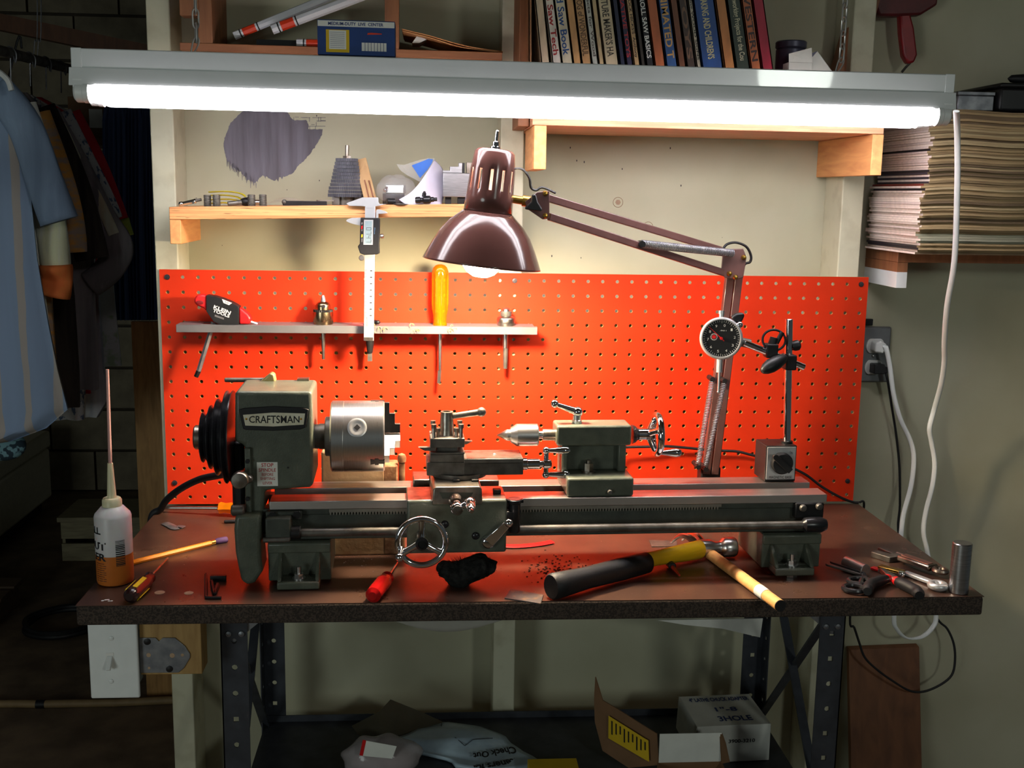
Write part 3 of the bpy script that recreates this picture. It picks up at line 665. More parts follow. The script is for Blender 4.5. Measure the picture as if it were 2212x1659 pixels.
# compound crank
zx = ly(1150, 1002, -.023).z; xs = xr
m = M().rev([(.0088, 0), (.0088, .008), (.0078, .009), (.0078, .026), (.005, .027), (.005, .031), (.0068, .033), (.0068, .042), (.0045, .044)], (xs, -.023, zx), (1, 0, 0), 24)
cc = part(m, 'compound_crank', MT['chrome'], ang=30)
t = ly(1183, 973, -.023); b = ly(1183, 1025, -.023); hx = xs + .036
for z in (t.z, b.z):
    M().cyl((hx, -.023, zx), (hx, -.023, z), .004, .0036, 12).sph((hx, -.023, z), .0055, 16, 10).rev([(.003, 0), (.0036, .006), (.0044, .014), (.0062, .024), (.0058, .03), (.003, .0335), (.0005, .034)], (hx + .001, -.023, z), (1, 0, 0), 18).obj('crank_handle', MT['chrome'], cc, local=True)
# ---- tailstock
xt0, xt1 = ly(1203, 942, -.022).x, ly(1364.5, 942, -.022).x
zu0, zu1 = ly(1283, 963.5, -.022).z, ly(1283, 920, -.022).z
bx0, bx1 = ly(1225, 1050, -.05).x, ly(1369, 1050, -.05).x; zb1 = ly(1296, 1033, -.05).z
nx0, nx1 = ly(1226, 990, -.022).x, ly(1355, 990, -.022).x
m = M().box(xt0, xt1, -.022, .024, zu0, zu1)
ts = part(m, 'tailstock', MT['lathe_green'], bevel=.003)
m = M().box(nx0 - .008, nx1, .0, .026, zb1 - .001, zu0 + .002).box(nx0 - .008, nx0 + .001, -.02, .001, zb1 - .001, zu0 + .002).box(nx1 - .012, nx1, -.014, .001, zb1 - .001, zu0 + .002)
m.obj('neck', MT['lathe_green'], ts, bevel=.0025, local=True)
M().box(bx0, bx1, -.05, .052, ZW + .0003, zb1).obj('base', MT['lathe_green'], ts, bevel=.003, local=True)
c = ly(1271, 1003, -.012); M().cyl((c.x, -.014, zb1), (c.x, -.014, zb1 + .002), .0105, n=20).cyl((c.x, -.014, zb1 + .002), (c.x, -.014, zb1 + .0135), .0072, n=6).cyl((c.x, -.014, zb1 + .0135), (c.x, -.014, zb1 + .018), .0038, n=10).obj('clamp_nut', MT['steel_worn'], ts, local=True)
c = ly(1316.7, 1062, -.052); M().rcyl((c.x, -.0575, c.z), (c.x, -.049, c.z), .0034, .0008, 12).obj('set_over_screw', MT['steel_dark'], ts, local=True)
K = kpx(1200, 940, 0)
M().rev([(.0082, X(1172)), (.0085, X(1173)), (.0085, X(1206))], (0, 0, ZS), (1, 0, 0), 28).obj('quill', MT['steel_worn'], ts, local=True)
M().rev([(0, X(1072)), (.0085, X(1095)), (.0085, X(1102)), (.0105, X(1102) + .0003), (.0163, X(1116)), (.0163, X(1160)), (.0153, X(1162)), (.0058, X(1162)), (.0058, X(1173))], (0, 0, ZS), (1, 0, 0), 40).obj('live_centre', MT['steel'], ts, local=True, ang=12)
M().rev([(.0145, X(1365)), (.0125, X(1372)), (.0088, X(1377)), (.0088, X(1379))], (0, 0, ZS), (1, 0, 0), 28).obj('quill_collar', MT['black_gloss'], ts, local=True)
xw = X(1419); hw = wheel((xw, 0, ZS), (1, 0, 0), .0285, .0052, 3, .0085, radians(35), cup=.011)
hw.rev([(.0085, X(1379)), (.0085, xw - .004)], (0, 0, ZS), (1, 0, 0), 24)
hwo = hw.obj('tailstock_handwheel', MT['chrome'], ts, local=True)
e = ly(1432, 978, -.012); M().rev([(.003, 0), (.0036, .006), (.005, .014), (.0068, .024), (.006, .03), (.003, .033), (.0005, .0335)], (xw + .002, -.012, e.z), (1, 0, 0), 18).obj('wheel_grip', MT['chrome'], hwo, local=True)
c = ly(1246, 900, 0); m = M().rev([(.0075, zu1), (.0075, zu1 + .004), (.0062, zu1 + .005), (.0062, zu1 + .012)], (c.x, 0, 0), (0, 0, 1), 24)
lk = m.obj('clamp_stud', MT['steel'], ts, local=True)
ball = Vector((c.x + .001, 0, zu1 + .0165)); e = ly(1198, 872, 0)
M().sph(ball, .0078, 20, 12).cyl(ball, (e.x, 0, e.z), .0058, .0032, 16).sph((e.x, 0, e.z), .0062, 20, 12).obj('clamp_lever', MT['chrome'], lk, local=True)

# thick motor cable sweeping from behind the pulley over the left end of the bench
P = [uy(498, 1022, -.255), uy(470, 1027, -.2), uy(430, 1036, -.15), uy(390, 1056, -.1), uy(360, 1080, -.07), uy(347, 1100, -.05), Vector((-.0185, -.045, .89)), Vector((-.024, -.03, .8)), Vector((-.028, .0, .62))]
o = M().tube(catmull(P, 6), .0058, 12).obj('motor_cable', MT['black_rubber'], None, ang=60, at=(P[5].x, P[5].y, ZT)); tag(o, 'thick black motor cable arching from the lathe pulley off the bench', 'cable')
# ================================================================== fluorescent shop light
YFX = -.30
a = uy(152, 150, YFX - .045); b = uy(2064, 200, YFX - .045)
fx = thing('fluorescent_shop_light', 'white two-tube fluorescent shop light hung on chains over the bench', 'light fixture', ((a.x + b.x) / 2, YFX, (a.z + b.z) / 2))
# axis of the fixture, slightly out of level as in the photo
TL, TR = uy(152, 103, YFX - .03), uy(2064, 161, YFX - .03)     # upper front corners of the channel
DX = (TR - TL); L = DX.length; ex = DX.normalized(); ey = Vector((0, 1, 0)); ez = ex.cross(ey).normalized(); ey = ez.cross(ex)
FM = Matrix(((ex.x, ey.x, ez.x, TL.x), (ex.y, ey.y, ez.y, TL.y), (ex.z, ey.z, ez.z, TL.z), (0, 0, 0, 1)))
H1 = .0250; H2 = .0478
prof_out = [(0, 0), (.06, 0), (.06, -H1), (.0655, -H1 - .001), (.100, -H2), (.098, -H2 - .002), (.062, -H1 - .004), (-.002, -H1 - .004), (-.038 + .034, -H2 - .002)]
W1 = .06
def chan(x0, x1, pr, m=None):
    m = m or M(); n = len(pr)
    vs = [FM @ Vector((x, p, q)) for x in (x0, x1) for p, q in pr]
    m.add(vs, [tuple(range(n)), tuple(range(2 * n - 1, n - 1, -1))] + [(i, i + n, (i + 1) % n + n, (i + 1) % n) for i in range(n)]); return m
chan(.012, L - .012, [(0, 0), (W1, 0), (W1, -H1), (0, -H1)]).obj('channel', MT['white_enamel'], fx, bevel=.0015)
chan(-.003, L + .003, [(-.0005, -H1), (W1 + .0005, -H1), (W1 + .034, -H2), (W1 + .033, -H2 - .0012), (W1, -H1 - .0015), (0, -H1 - .0015), (-.0042, -H2 - .0012), (-.0052, -H2)]).obj('reflector', MT['white_enamel'], fx, bevel=.0004)
for x0, x1 in ((0, .014), (L - .014, L)):
    chan(x0, x1, [(-.0008, .0006), (W1 + .0008, .0006), (W1 + .0008, -H1), (-.0008, -H1)]).obj('end_cap', MT['white_enamel'], fx, bevel=.001)
tube_m = emis('lit_fluorescent_tube', (1.0, 0.94, 0.985, 1), TUBE_E)
for k, yy in enumerate((.006, .070)):
    zz = -H2 - .0085; R = .0148
    p = FM @ Vector((.022, yy, zz)); q = FM @ Vector((L - .022, yy, zz)); d = q - p; LL = d.length
    t = M().rev([(.010, 0), (R - .001, .004), (R, .009), (R, LL - .009), (R - .001, LL - .004), (.010, LL)], p, d, 24).obj('fluorescent_tube', tube_m, fx, ang=60)
    for e, s in ((.008, 1), (L - .008, -1)):
        c = FM @ Vector((e, yy, zz))
        M().rev([(.011, -.006), (.014, -.003), (.014, .006), (.0148, .007), (.0148, .0138)], c, ex * s, 20).obj('lamp_holder', MT['white_plastic'], fx)
        c2 = FM @ Vector((e, yy, zz)); M().box(-.006, .006, -.01, .01, 0, .016, Matrix.Translation(c2) @ FM.to_3x3().to_4x4()).obj('holder_post', MT['white_plastic'], fx)
MT['chain'] = mat('zinc_chain', (200, 198, 194), .35, .7, var=.06)
def link(tw):
    m = M(); pts = [(.0042 * cos(a), 0, .0075 * sin(a) + (.0055 if sin(a) > 0 else -.0055)) for a in [2 * pi * k / 16 for k in range(16)]]
    m.tube([Matrix.Rotation(tw, 4, 'Z') @ Vector(p) for p in pts], .0013, 6, True); return m.mesh('link', MT['chain'])
lk0, lk1 = link(.5), link(2.0)
for px, py, dx in ((420, 104, 0), (1812, 150, 0)):
    y = YFX; c0 = uy(px, py, y); zt0 = (FM @ Vector(((c0.x - TL.x) / ex.x, .03, 0))).z
    ch = bpy.data.objects.new('chain', None); COL.objects.link(ch); ch.parent = fx; ch.location = Vector((c0.x, y, zt0)) - fx.location
    hk = M().tube(catmull([(c0.x - .006, y, zt0 - .004), (c0.x - .001, y, zt0 + .018), (c0.x + .005, y, zt0 + .022), (c0.x + .006, y, zt0 + .014), (c0.x - .003, y, zt0 - .002)], 5), .0011, 6)
    hk.obj('hook', MT['chain'], ch)
    z = zt0 + .028; k = 0
    while z < 2.41:
        inst(lk0 if k % 2 else lk1, 'link', ch, loc=(.003, 0, z - zt0)); z += .0185; k += 1
# ================================================================== swing-arm desk lamp
B0 = uy(1536, 1012, -.10); E0 = uy(1588, 575, -.12)             # foot and elbow
dl = thing('desk_lamp', 'brown swing-arm desk lamp clamped behind the lathe', 'lamp', (B0.x, -.075, ZT))
arm = MT['lampbrown_arm']
M().box(B0.x - .028, B0.x + .028, -.10, -.02, ZT, ZT + .012).obj('clamp_base', arm, dl, bevel=.003)
M().cyl((B0.x, -.085, ZT + .012), (B0.x, -.085, B0.z - .018), .0085).obj('post', arm, dl)
pv = Vector((B0.x, -.095, B0.z - .01))
M().box(pv.x - .017, pv.x + .017, -.101, -.072, pv.z - .016, pv.z + .012).obj('base_bracket', MT['black_oxide'], dl, bevel=.003)
ea = Vector((E0.x, -.12, E0.z))
du = (ea - pv).normalized(); sd = du.cross(Vector((0, 1, 0))).normalized()
for s in (-1, 1):      # two parallel channel arms
    M().bar(pv + sd * (.0072 * s), ea + sd * (.0072 * s), .0128, .0135, (0, 1, 0)).obj('lower_arm', arm, dl, bevel=.0012)
def coil(a, b, r, n, wr=.0008, name='spring'):
    a = Vector(a); b = Vector(b); x, y, d = basis(b - a); Ln = (b - a).length; P = []
    for i in range(n * 10 + 1):
        t = i / (n * 10); an = 2 * pi * n * t; P.append(a + d * (Ln * t) + x * (r * cos(an)) + y * (r * sin(an)))
    return M().tube(P, wr, 5)
for (pa, pb) in (((1508, 1003), (1538, 824)), ((1524, 1008), (1564, 828))):
    A = uy(*pa, -.125); Bq = uy(*pb, -.135)
    coil(A, Bq, .0042, 52).obj('spring', MT['galv'], dl, ang=60)
    M().cyl(Bq + Vector((0, -.004, .004)), Bq + Vector((0, .02, .004)), .0042, n=12).obj('spring_pin', MT['black_oxide'], dl)
    M().cyl(A + Vector((0, -.004, -.004)), A + Vector((0, .03, -.004)), .0042, n=12).obj('spring_pin', MT['black_oxide'], dl)
# elbow plate
pp = [(1562, 543), (1578, 538), (1606, 537), (1613, 556), (1606, 600), (1590, 604), (1566, 600), (1558, 588)]
M().slab([uy(a, b, -.138) for a, b in pp], (0, .004, 0)).obj('elbow_plate', arm, dl, bevel=.001)
M().slab([uy(a, b, -.112) for a, b in pp], (0, .004, 0)).obj('elbow_plate', arm, dl, bevel=.001)
for px, py in ((1607, 556), (1576, 591), (1589, 599)):
    c = uy(px, py, -.14); M().rev([(.0001, -.0032), (.003, -.0026), (.0042, 0), (.0042, .004)], c, (0, 1, 0), 14).obj('elbow_rivet', MT['brass'], dl)
# upper arms from the elbow forward to the head
YH = -.285
u0, u1 = uy(1183, 428, YH), uy(1556, 540, -.13); l0, l1 = uy(1186, 468, YH), uy(1572, 592, -.13)
M().bar(u0, u1, .0075, .011, (0, 0, 1)).obj('upper_arm', arm, dl, bevel=.0012)
M().bar(l0, l1, .0075, .011, (0, 0, 1)).obj('upper_arm', arm, dl, bevel=.0012)
sA = uy(1386, 527, -.215); sB = uy(1583, 547, -.142)
coil(sA, sB, .0058, 60, .0009).obj('spring', MT['galv'], dl, ang=60)
M().cyl(sA + Vector((0, -.006, 0)), sA + Vector((0, .014, 0)), .005, n=14).obj('spring_pin', MT['black_oxide'], dl)
# head knuckle plate, wing knob, brass neck
kp = [(1160, 415), (1187, 412), (1187, 472), (1172, 474), (1140, 452), (1134, 436)]
M().slab([uy(a, b, YH - .012) for a, b in kp], (0, .003, 0)).obj('knuckle_plate', arm, dl, bevel=.0008)
M().slab([uy(a, b, YH + .009) for a, b in kp], (0, .003, 0)).obj('knuckle_plate', arm, dl, bevel=.0008)
for px, py in ((1178, 418), (1178, 466)):
    c = uy(px, py, YH - .012); M().rev([(.0001, -.003), (.0028, -.0024), (.004, 0), (.004, .022)], c, (0, 1, 0), 14).obj('knuckle_rivet', MT['brass'], dl)
wk = [(1150, 420), (1158, 420), (1162, 436), (1172, 452), (1170, 457), (1150, 455), (1134, 452), (1136, 446), (1148, 436)]
M().slab([uy(a, b, YH - .024) for a, b in wk], (0, .011, 0)).obj('wing_knob', MT['black_plastic'], dl, bevel=.003)
nA = uy(1106, 430, YH); nB = uy(1146, 436, YH)
M().cyl(nA, nB, .0058, n=16).cyl(nB - (nB - nA).normalized() * .012, nB, .008, n=14).obj('neck', MT['brass'], dl)
# shade: axis from the switch down to the mouth
top = uy(1070, 322, YH); bot = uy(1041, 566, YH); axd = (bot - top).normalized(); HL = (bot - top).length
kk = (bot - CAM).dot(FW) / FPX
def hp_(r, py): return (r * kk, HL * (py - 322) / 244.0)
# perforated lamp-holder cap with vent slots
x_, y_, d_ = basis(axd)
def cap_mesh():
    m = M(); n = 48; prof = [hp_(30, 322), hp_(38, 324), hp_(43, 330), hp_(46, 352), hp_(48, 366), hp_(50, 410), hp_(51, 426), hp_(53, 462)]
    R = []
    for r, t in prof:
        R.append(len(m.v)); m.v += [top + d_ * t + x_ * (r * cos(2 * pi * i / n)) + y_ * (r * sin(2 * pi * i / n)) for i in range(n)]
    for j in range(len(prof) - 1):
        for i in range(n):
            if j == 4 and i % 4 == 0: continue          # vent slots
            k = (i + 1) % n; m.f.append((R[j] + i, R[j] + k, R[j + 1] + k, R[j + 1] + i))
    m.f.append(tuple(range(n))); return m
cap = cap_mesh().obj('lamp_cap', MT['lampbrown'], dl)
so = cap.modifiers.new('shell', 'SOLIDIFY'); so.thickness = .0012; so.offset = -1
sw = M().rev([(.0078, 0), (.0078, -.004), (.005, -.005), (.005, -.011), (.0026, -.012), (.0026, -.026), (.001, -.0275)], top + d_ * .001, d_, 16).obj('switch', MT['chrome'], dl)
sh_prof = [hp_(54, 458), hp_(62, 466), hp_(80, 482), hp_(97, 504), hp_(111, 530), hp_(121, 552), hp_(127, 566), hp_(128.5, 570)]
inner = [(r - .0012, t) for r, t in reversed(sh_prof)]
m = M(); n = 56; R = []
for r, t in sh_prof:
    R.append(len(m.v)); m.v += [top + d_ * t + x_ * (r * cos(2 * pi * i / n)) + y_ * (r * sin(2 * pi * i / n)) for i in range(n)]
for j in range(len(sh_prof) - 1):
    for i in range(n): k = (i + 1) % n; m.f.append((R[j] + i, R[j] + k, R[j + 1] + k, R[j + 1] + i))
shade = m.obj('shade', MT['lampbrown'], dl, ang=70)
MT['shade_in'] = mat('white_shade_lining', (225, 222, 214), .4, var=.03)
shade.data.materials.append(MT['shade_in'])
so = shade.modifiers.new('shell', 'SOLIDIFY'); so.thickness = .0012; so.offset = -1; so.material_offset = 1; so.material_offset_rim = 0
# check which side is outside: normals were recalculated outward by the builder
bulb_m = emis('lit_lamp_bulb', (1.0, 0.80, 0.55, 1), BULB_E)
bt = HL * (600 - 322) / 244.0
M().rev([(.013, bt - .098), (.013, bt - .075), (.02, bt - .062), (.028, bt - .042), (.030, bt - .030), (.028, bt - .016), (.020, bt - .006), (.01, bt - .001), (0, bt)], top, d_, 32).obj('bulb', bulb_m, dl, ang=80)
M().cyl(top + d_ * .03, top + d_ * (bt - .097), .015, n=20).obj('socket', MT['white_plastic'], dl)
# lamp cord
cb_ = MT['black_rubber']
P = [uy(1108, 365, YH), uy(1128, 366, YH), uy(1143, 384, YH + .004), uy(1147, 405, YH + .006), uy(1158, 411, YH + .008), uy(1172, 405, YH + .008), uy(1200, 417, YH + .012)]
M().tube(catmull(P, 6), .0019, 6).obj('cord', cb_, dl, ang=60)
P = [uy(1560, 541, -.118), uy(1570, 528, -.118), uy(1590, 524, -.118), uy(1612, 533, -.118), uy(1622, 552, -.118), uy(1620, 566, -.118), uy(1608, 572, -.118), uy(1602, 600, -.112)]
M().tube(catmull(P, 6), .0022, 6).obj('cord', cb_, dl, ang=60)
P = [Vector((B0.x - .03, -.05, ZT + .004)), Vector((B0.x - .10, -.05, ZT + .0035)), Vector((.775, -.042, ZT + .008)), Vector((.752, -.034, ZT + .05)), uy(1330, 970, -.026), uy(1356, 966, -.022), uy(1400, 965, -.02), uy(1440, 964, -.016), uy(1490, 968, -.012), uy(1540, 973, -.012), uy(1590, 975, -.012), uy(1620, 982, -.012), uy(1660, 992, -.012), uy(1700, 1006, -.012), uy(1740, 1025, -.013), uy(1776, 1052, -.013), uy(1815, 1074, -.012), uy(1850, 1088, -.008), uy(1868, 1100, .01)]
P[-1] = Vector((1.2265, -.008, .9035)); P[-2] = Vector((1.215, -.0085, .905))
M().tube(catmull(P, 6), .0024, 8).obj('cord', cb_, dl, ang=60)
# ================================================================== grey tool rail on the pegboard
ZR = 1.2232; rx0, rx1 = uy(380, 702, -.052).x, uy(1161, 704, -.052).x
rail = thing('tool_rail', 'grey painted steel tool rail fixed across the orange-red pegboard', 'tool rail', ((rx0 + rx1) / 2, -.026, ZR - .013))
M().box(rx0, rx1, -.052, -.0505, ZR - .0125, ZR).obj('front_lip', MT['grey_paint_metal'], rail, bevel=.0005)
slots = [uy(p, 702, -.026).x for p in (452, 698, 799, 951, 1093)]
m = M().box(rx0, rx1, -.0505, -.037, ZR - .0015, ZR).box(rx0 + .004, rx1 - .004, -.015, -.0006, ZR - .0015, ZR); xs_ = rx0
for s_ in slots + [None]:
    e = rx1 - .004 if s_ is None else s_ - .011
    m.box(xs_, e, -.037, -.015, ZR - .0015, ZR); xs_ = (s_ or 0) + .011
m.obj('slotted_shelf', MT['grey_paint_metal'], rail)
m = M(); rs = random.Random(9); MT['shaving'] = mat('curly_shavings', (206, 160, 96), .7, var=.2)
for k in range(26):
    px = rs.choice((rs.uniform(800, 835), rs.uniform(880, 915), rs.uniform(970, 985))); c = uy(px, 705, rs.uniform(-.053, -.05)); z = ZR + rs.uniform(-.012, .003); r = rs.uniform(.0015, .004)
    m.tube([(c.x + r * cos(a * .7) , c.y - .001 - .0004 * a, z + r * sin(a * .7)) for a in range(7)], .00035, 4)
sh_ = m.obj('shavings', MT['shaving'], rail); sh_['kind'] = 'stuff'

# ---- T-handle hex key
yk = -.036
def pk(x, y, d=yk): return uy(340 + x / 5.267, 580 + y / 5.267, d)
tk = thing('t_handle_hex_key', 'black and red T-handle hex key lying over the tool rail', 'hex key', pk(720, 640))
hout = [(415, 340), (450, 300), (510, 296), (560, 305), (650, 318), (740, 345), (830, 382), (900, 420), (970, 465), (1030, 515), (1065, 562), (1062, 605), (1045, 637), (960, 636), (880, 640), (790, 640), (700, 634), (640, 605), (600, 550), (560, 490), (515, 450), (450, 425), (418, 390)]
def clip(x0, x1): 
    out = []; n = len(hout)
    for i in range(n):
        a, b = hout[i], hout[(i + 1) % n]
        ina = x0 <= a[0] <= x1
        if ina: out.append(a)
        for xx in (x0, x1):
            if (a[0] - xx) * (b[0] - xx) < 0:
                t = (xx - a[0]) / (b[0] - a[0]); out.append((xx, a[1] + t * (b[1] - a[1])))
    c = (sum(p[0] for p in out) / len(out), sum(p[1] for p in out) / len(out))
    return sorted(out, key=lambda p: math.atan2(p[1] - c[1], p[0] - c[0]))
M().slab([pk(x, y, yk - .009) for x, y in clip(400, 556)], (0, .018, 0)).obj('handle_end', MT['red_plastic'], tk, bevel=.004, seg=3)
M().slab([pk(x, y, yk - .011) for x, y in clip(556, 925)], (0, .022, 0)).obj('grip', MT['black_rubber'], tk, bevel=.004, seg=3)
M().slab([pk(x, y, yk - .009) for x, y in clip(925, 1080)], (0, .018, 0)).obj('handle_nose', MT['red_plastic'], tk, bevel=.004, seg=3)
c = pk(482, 388, yk - .0092); M().sph(c, .0062, 16, 8, (1, .12, .55)).obj('hang_slot', mat('deep_red', (120, 14, 18), .5), tk)
M().cyl(pk(1045, 600), pk(1138, 632), .0021, n=6).obj('short_bit', MT['steel'], tk)
a = pk(640, 610); b = pk(470, 1165); e = pk(440, 1232)
M().cyl(a, b, .0042, n=6).obj('long_shaft', MT['galv'], tk); M().cyl(b, e, .0044, .0042, 6).obj('shaft_tip', MT['black_oxide'], tk)
yt = yk - .0113
M().slab([pk(x, y, yt) for x, y in ((735, 347), (850, 392), (815, 417), (752, 392))], (0, .0004, 0)).obj('size_sticker', MT['white_print'], tk)
def quad_fn(tl, tr, bl, br, P): 
    def fn(u, v):
        t = (tl[0] + (tr[0] - tl[0]) * u, tl[1] + (tr[1] - tl[1]) * u); b = (bl[0] + (br[0] - bl[0]) * u, bl[1] + (br[1] - bl[1]) * u)
        return P(b[0] + (t[0] - b[0]) * v, b[1] + (t[1] - b[1]) * v)
    return fn
text('KLEIN', quad_fn((648, 414), (840, 488), (636, 452), (826, 526), lambda x, y: pk(x, y, yt)), 'grip_lettering', MT['white_print'], tk, bold=.03)
text('TOOLS', quad_fn((640, 458), (826, 526), (628, 492), (816, 562), lambda x, y: pk(x, y, yt)), 'grip_lettering', MT['white_print'], tk, bold=.03)
text('10', quad_fn((775, 372), (812, 388), (768, 388), (806, 402), lambda x, y: pk(x, y, yt - .0003)), 'size_lettering', MT['black_print'], tk)
M().slab([pk(x, y, yt) for x, y in ((655, 525), (758, 562), (754, 582), (650, 545))], (0, .0003, 0)).obj('grip_print_bar', MT['grey_paint_metal'], tk)

# ---- tools standing in the rail
def vrev(px, yd, prof, name, mt, par, n=28, ang=38):
    """prof: (half width in px, py)"""
    pts = []; c0 = uy(px, prof[0][1], yd); k = (c0 - CAM).dot(FW) / FPX
    for hw_, py in prof: pts.append((hw_ * k, uy(px, py, yd).z - c0.z))
    return M().rev(pts, (c0.x, yd, c0.z), (0, 0, 1), n).obj(name, mt, par, ang=ang)
YT = -.026
dc = thing('drill_chuck', 'tarnished keyed drill chuck standing shank-down in the grey rail', 'drill chuck', uy(698, 702, YT))
MT['bronze_steel'] = mat('bronzed_steel', (170, 150, 118), .26, 1.0, c2=(112, 92, 70), sc=50, rvar=.08)
vrev(698, YT, [(0, 637), (3, 638), (4.5, 641), (7, 651)], 'jaws', MT['steel'], dc)
vrev(698, YT, [(7, 651), (12, 653), (15.5, 658), (16, 662), (16.2, 668)], 'nose', MT['bronze_steel'], dc)
m = M(); c0 = uy(698, 671, YT); k = (c0 - CAM).dot(FW) / FPX; R_ = 21 * k
gp = [(R_ * (1 if i % 2 else .93), 2 * pi * i / 56) for i in range(56)]
m.slab([(c0.x + r * cos(a), YT + r * sin(a), uy(698, 673, YT).z) for r, a in gp], (0, 0, uy(698, 668.5, YT).z - uy(698, 673, YT).z)); m.obj('ring_gear', MT['black_oxide'], dc, ang=20)
vrev(698, YT, [(21.5, 673), (21.8, 678), (21.8, 694), (20, 700), (19.5, 704)], 'sleeve', MT['bronze_steel'], dc)
vrev(698, YT, [(5, 700), (5, 715), (4.6, 740), (3.6, 760), (3.4, 776)], 'shank', MT['steel_worn'], dc)
c = uy(699, 662, YT - .0125); M().cyl(c + Vector((0, -.0006, 0)), c + Vector((0, .002, 0)), .0029, n=14).obj('key_hole', MT['black_print'], dc)
ta = thing('taper_arbor', 'black tapered arbor standing in the rail behind the caliper', 'arbor', uy(799, 702, YT))
vrev(799, YT, [(7, 690), (11, 692), (12, 698), (12, 703), (9.5, 705), (9.2, 722)], 'head', MT['black_oxide'], ta)
vrev(799, YT, [(9.2, 722), (8.8, 740), (7, 755), (6, 762)], 'taper', MT['black_oxide'], ta)
a = uy(799, 770, YT); M().box(a.x - .0038, a.x + .0038, YT - .002, YT + .002, uy(799, 780, YT).z, uy(799, 760, YT).z).obj('tang', MT['steel_dark'], ta)
for k in range(3):
    c = uy(806 + k * 5, 697, YT); M().sph((c.x, YT + .004 * (k % 2), ZR + .004), .0045, 10, 6, (1, 1, .8)).obj('grip_nut', MT['black_oxide'], ta)
# amber screwdriver
sd = thing('screwdriver', 'translucent amber-handled flat screwdriver standing in the grey rail', 'screwdriver', uy(951, 702, YT))
MT['amber'] = mat('translucent_amber', (250, 150, 16), .12, trans=.75, ior=1.35, var=.05)
MT['amber'].node_tree.nodes['Principled BSDF'].inputs['Emission Strength'].default_value = 0
def fluted(px, yd, prof, nfl, depth, name, mt, par):
    m = M(); n = nfl * 6; c0 = uy(px, prof[0][1], yd); k = (c0 - CAM).dot(FW) / FPX; R = []
    for hw_, py, fl in prof:
        z = uy(px, py, yd).z; R.append(len(m.v))
        for i in range(n):
            a = 2 * pi * i / n; r = hw_ * k * (1 - depth * fl * (.5 - .5 * cos(a * nfl)) ** 2); m.v.append(Vector((c0.x + r * cos(a), yd + r * sin(a), z)))
    for a, b in zip(R, R[1:]):
        for i in range(n): j = (i + 1) % n; m.f.append((a + i, a + j, b + j, b + i))
    m.f.append(tuple(range(n))); m.f.append(tuple(R[-1] + i for i in range(n)))
    return m.obj(name, mt, par, ang=50)
fluted(951, YT, [(4, 571, 0), (10, 573, 0), (15, 578, 0), (18, 587, .3), (18.5, 600, 1), (18.5, 655, 1), (17.5, 668, .6), (14.5, 682, 0), (14, 694, 0), (15.5, 702, 0)], 6, .2, 'handle', MT['amber'], sd)
vrev(951, YT, [(4.3, 640), (4.3, 760), (3.6, 800)], 'shaft', MT['steel'], sd)
a = uy(949.5, 800, YT); b = uy(948, 828, YT)
M().slab([(a.x - .003, YT - .002, a.z), (a.x + .003, YT - .002, a.z), (b.x + .0028, YT - .0007, b.z), (b.x - .0028, YT - .0007, b.z)], (0, .003, 0)).obj('blade_tip', MT['steel'], sd)
lc = thing('lathe_centre', 'bright steel morse-taper centre standing in the right end of rail', 'lathe centre', uy(1093, 702, YT))
lc['label'] = 'bright steel morse-taper centre with a round cap standing in the rail'
vrev(1093, YT, [(0, 664.5), (5, 665), (8.5, 668), (9.2, 674), (9.4, 684)], 'cap', MT['steel'], lc)
vrev(1093, YT, [(13, 672), (13, 678), (12, 682)], 'bearing_ring', MT['steel_dark'], lc)
vrev(1093, YT, [(12, 682), (18, 685), (19.8, 688), (19.8, 698), (18, 704)], 'body', MT['steel_worn'], lc)
vrev(1092, YT, [(6.2, 700), (6, 735), (5.6, 752)], 'taper_shank', MT['steel'], lc)
vrev(1092, YT, [(5.5, 752), (5, 780), (4.4, 796)], 'shank_end', MT['steel_dark'], lc)

# ---- digital caliper hung from the plywood shelf edge
YC = -.0695
def pc(x, y, d=YC): return uy(760 + x / 11.06, 410 + y / 11.06, d)
cal = thing('digital_caliper', 'steel digital caliper with black readout hanging from plywood shelf edge', 'caliper', pc(440, 600))
MT['satin'] = mat('satin_stainless', (200, 202, 204), .36, .6, var=.03)
bt = pc(440, 190); bb = uy(796.5, 736, YC)
hwid = .0082
def bar_pt(t, s, d): p = bt + (bb - bt) * t; return Vector((p.x + s, d, p.z))
M().slab([bar_pt(0, -hwid, YC), bar_pt(0, hwid, YC), bar_pt(1, hwid, YC), bar_pt(1, -hwid, YC)], (0, .0035, 0)).obj('beam', MT['satin'], cal, bevel=.0004)
M().slab([pc(x, y, YC - .0002) for x, y in ((-130, 330), (-90, 305), (250, 183), (630, 183), (632, 290), (660, 340), (850, 340), (760, 355), (640, 385), (555, 400), (545, 440), (335, 440), (320, 400), (200, 390), (-60, 385))], (0, .003, 0)).obj('fixed_jaw', MT['satin'], cal, bevel=.0004)
M().slab([pc(x, y, YC - .0002) for x, y in ((580, 500), (600, 470), (660, 465), (800, 510), (860, 560), (700, 575), (640, 575), (635, 680), (575, 680))], (0, .003, 0)).obj('inside_jaw', MT['satin'], cal, bevel=.0004)
M().slab([pc(x, y, YC - .0002) for x, y in ((-140, 750), (-120, 715), (0, 672), (212, 668), (205, 855), (60, 830), (-60, 790))], (0, .003, 0)).obj('moving_jaw', MT['satin'], cal, bevel=.0004)
body = M().slab([pc(x, y, YC - .008) for x, y in ((212, 668), (640, 672), (672, 700), (668, 1000), (655, 1300), (662, 1520), (600, 1545), (300, 1558), (196, 1520), (140, 1350), (190, 1290), (196, 1000))], (0, .0125, 0)).obj('readout_body', MT['black_plastic'], cal, bevel=.0012)
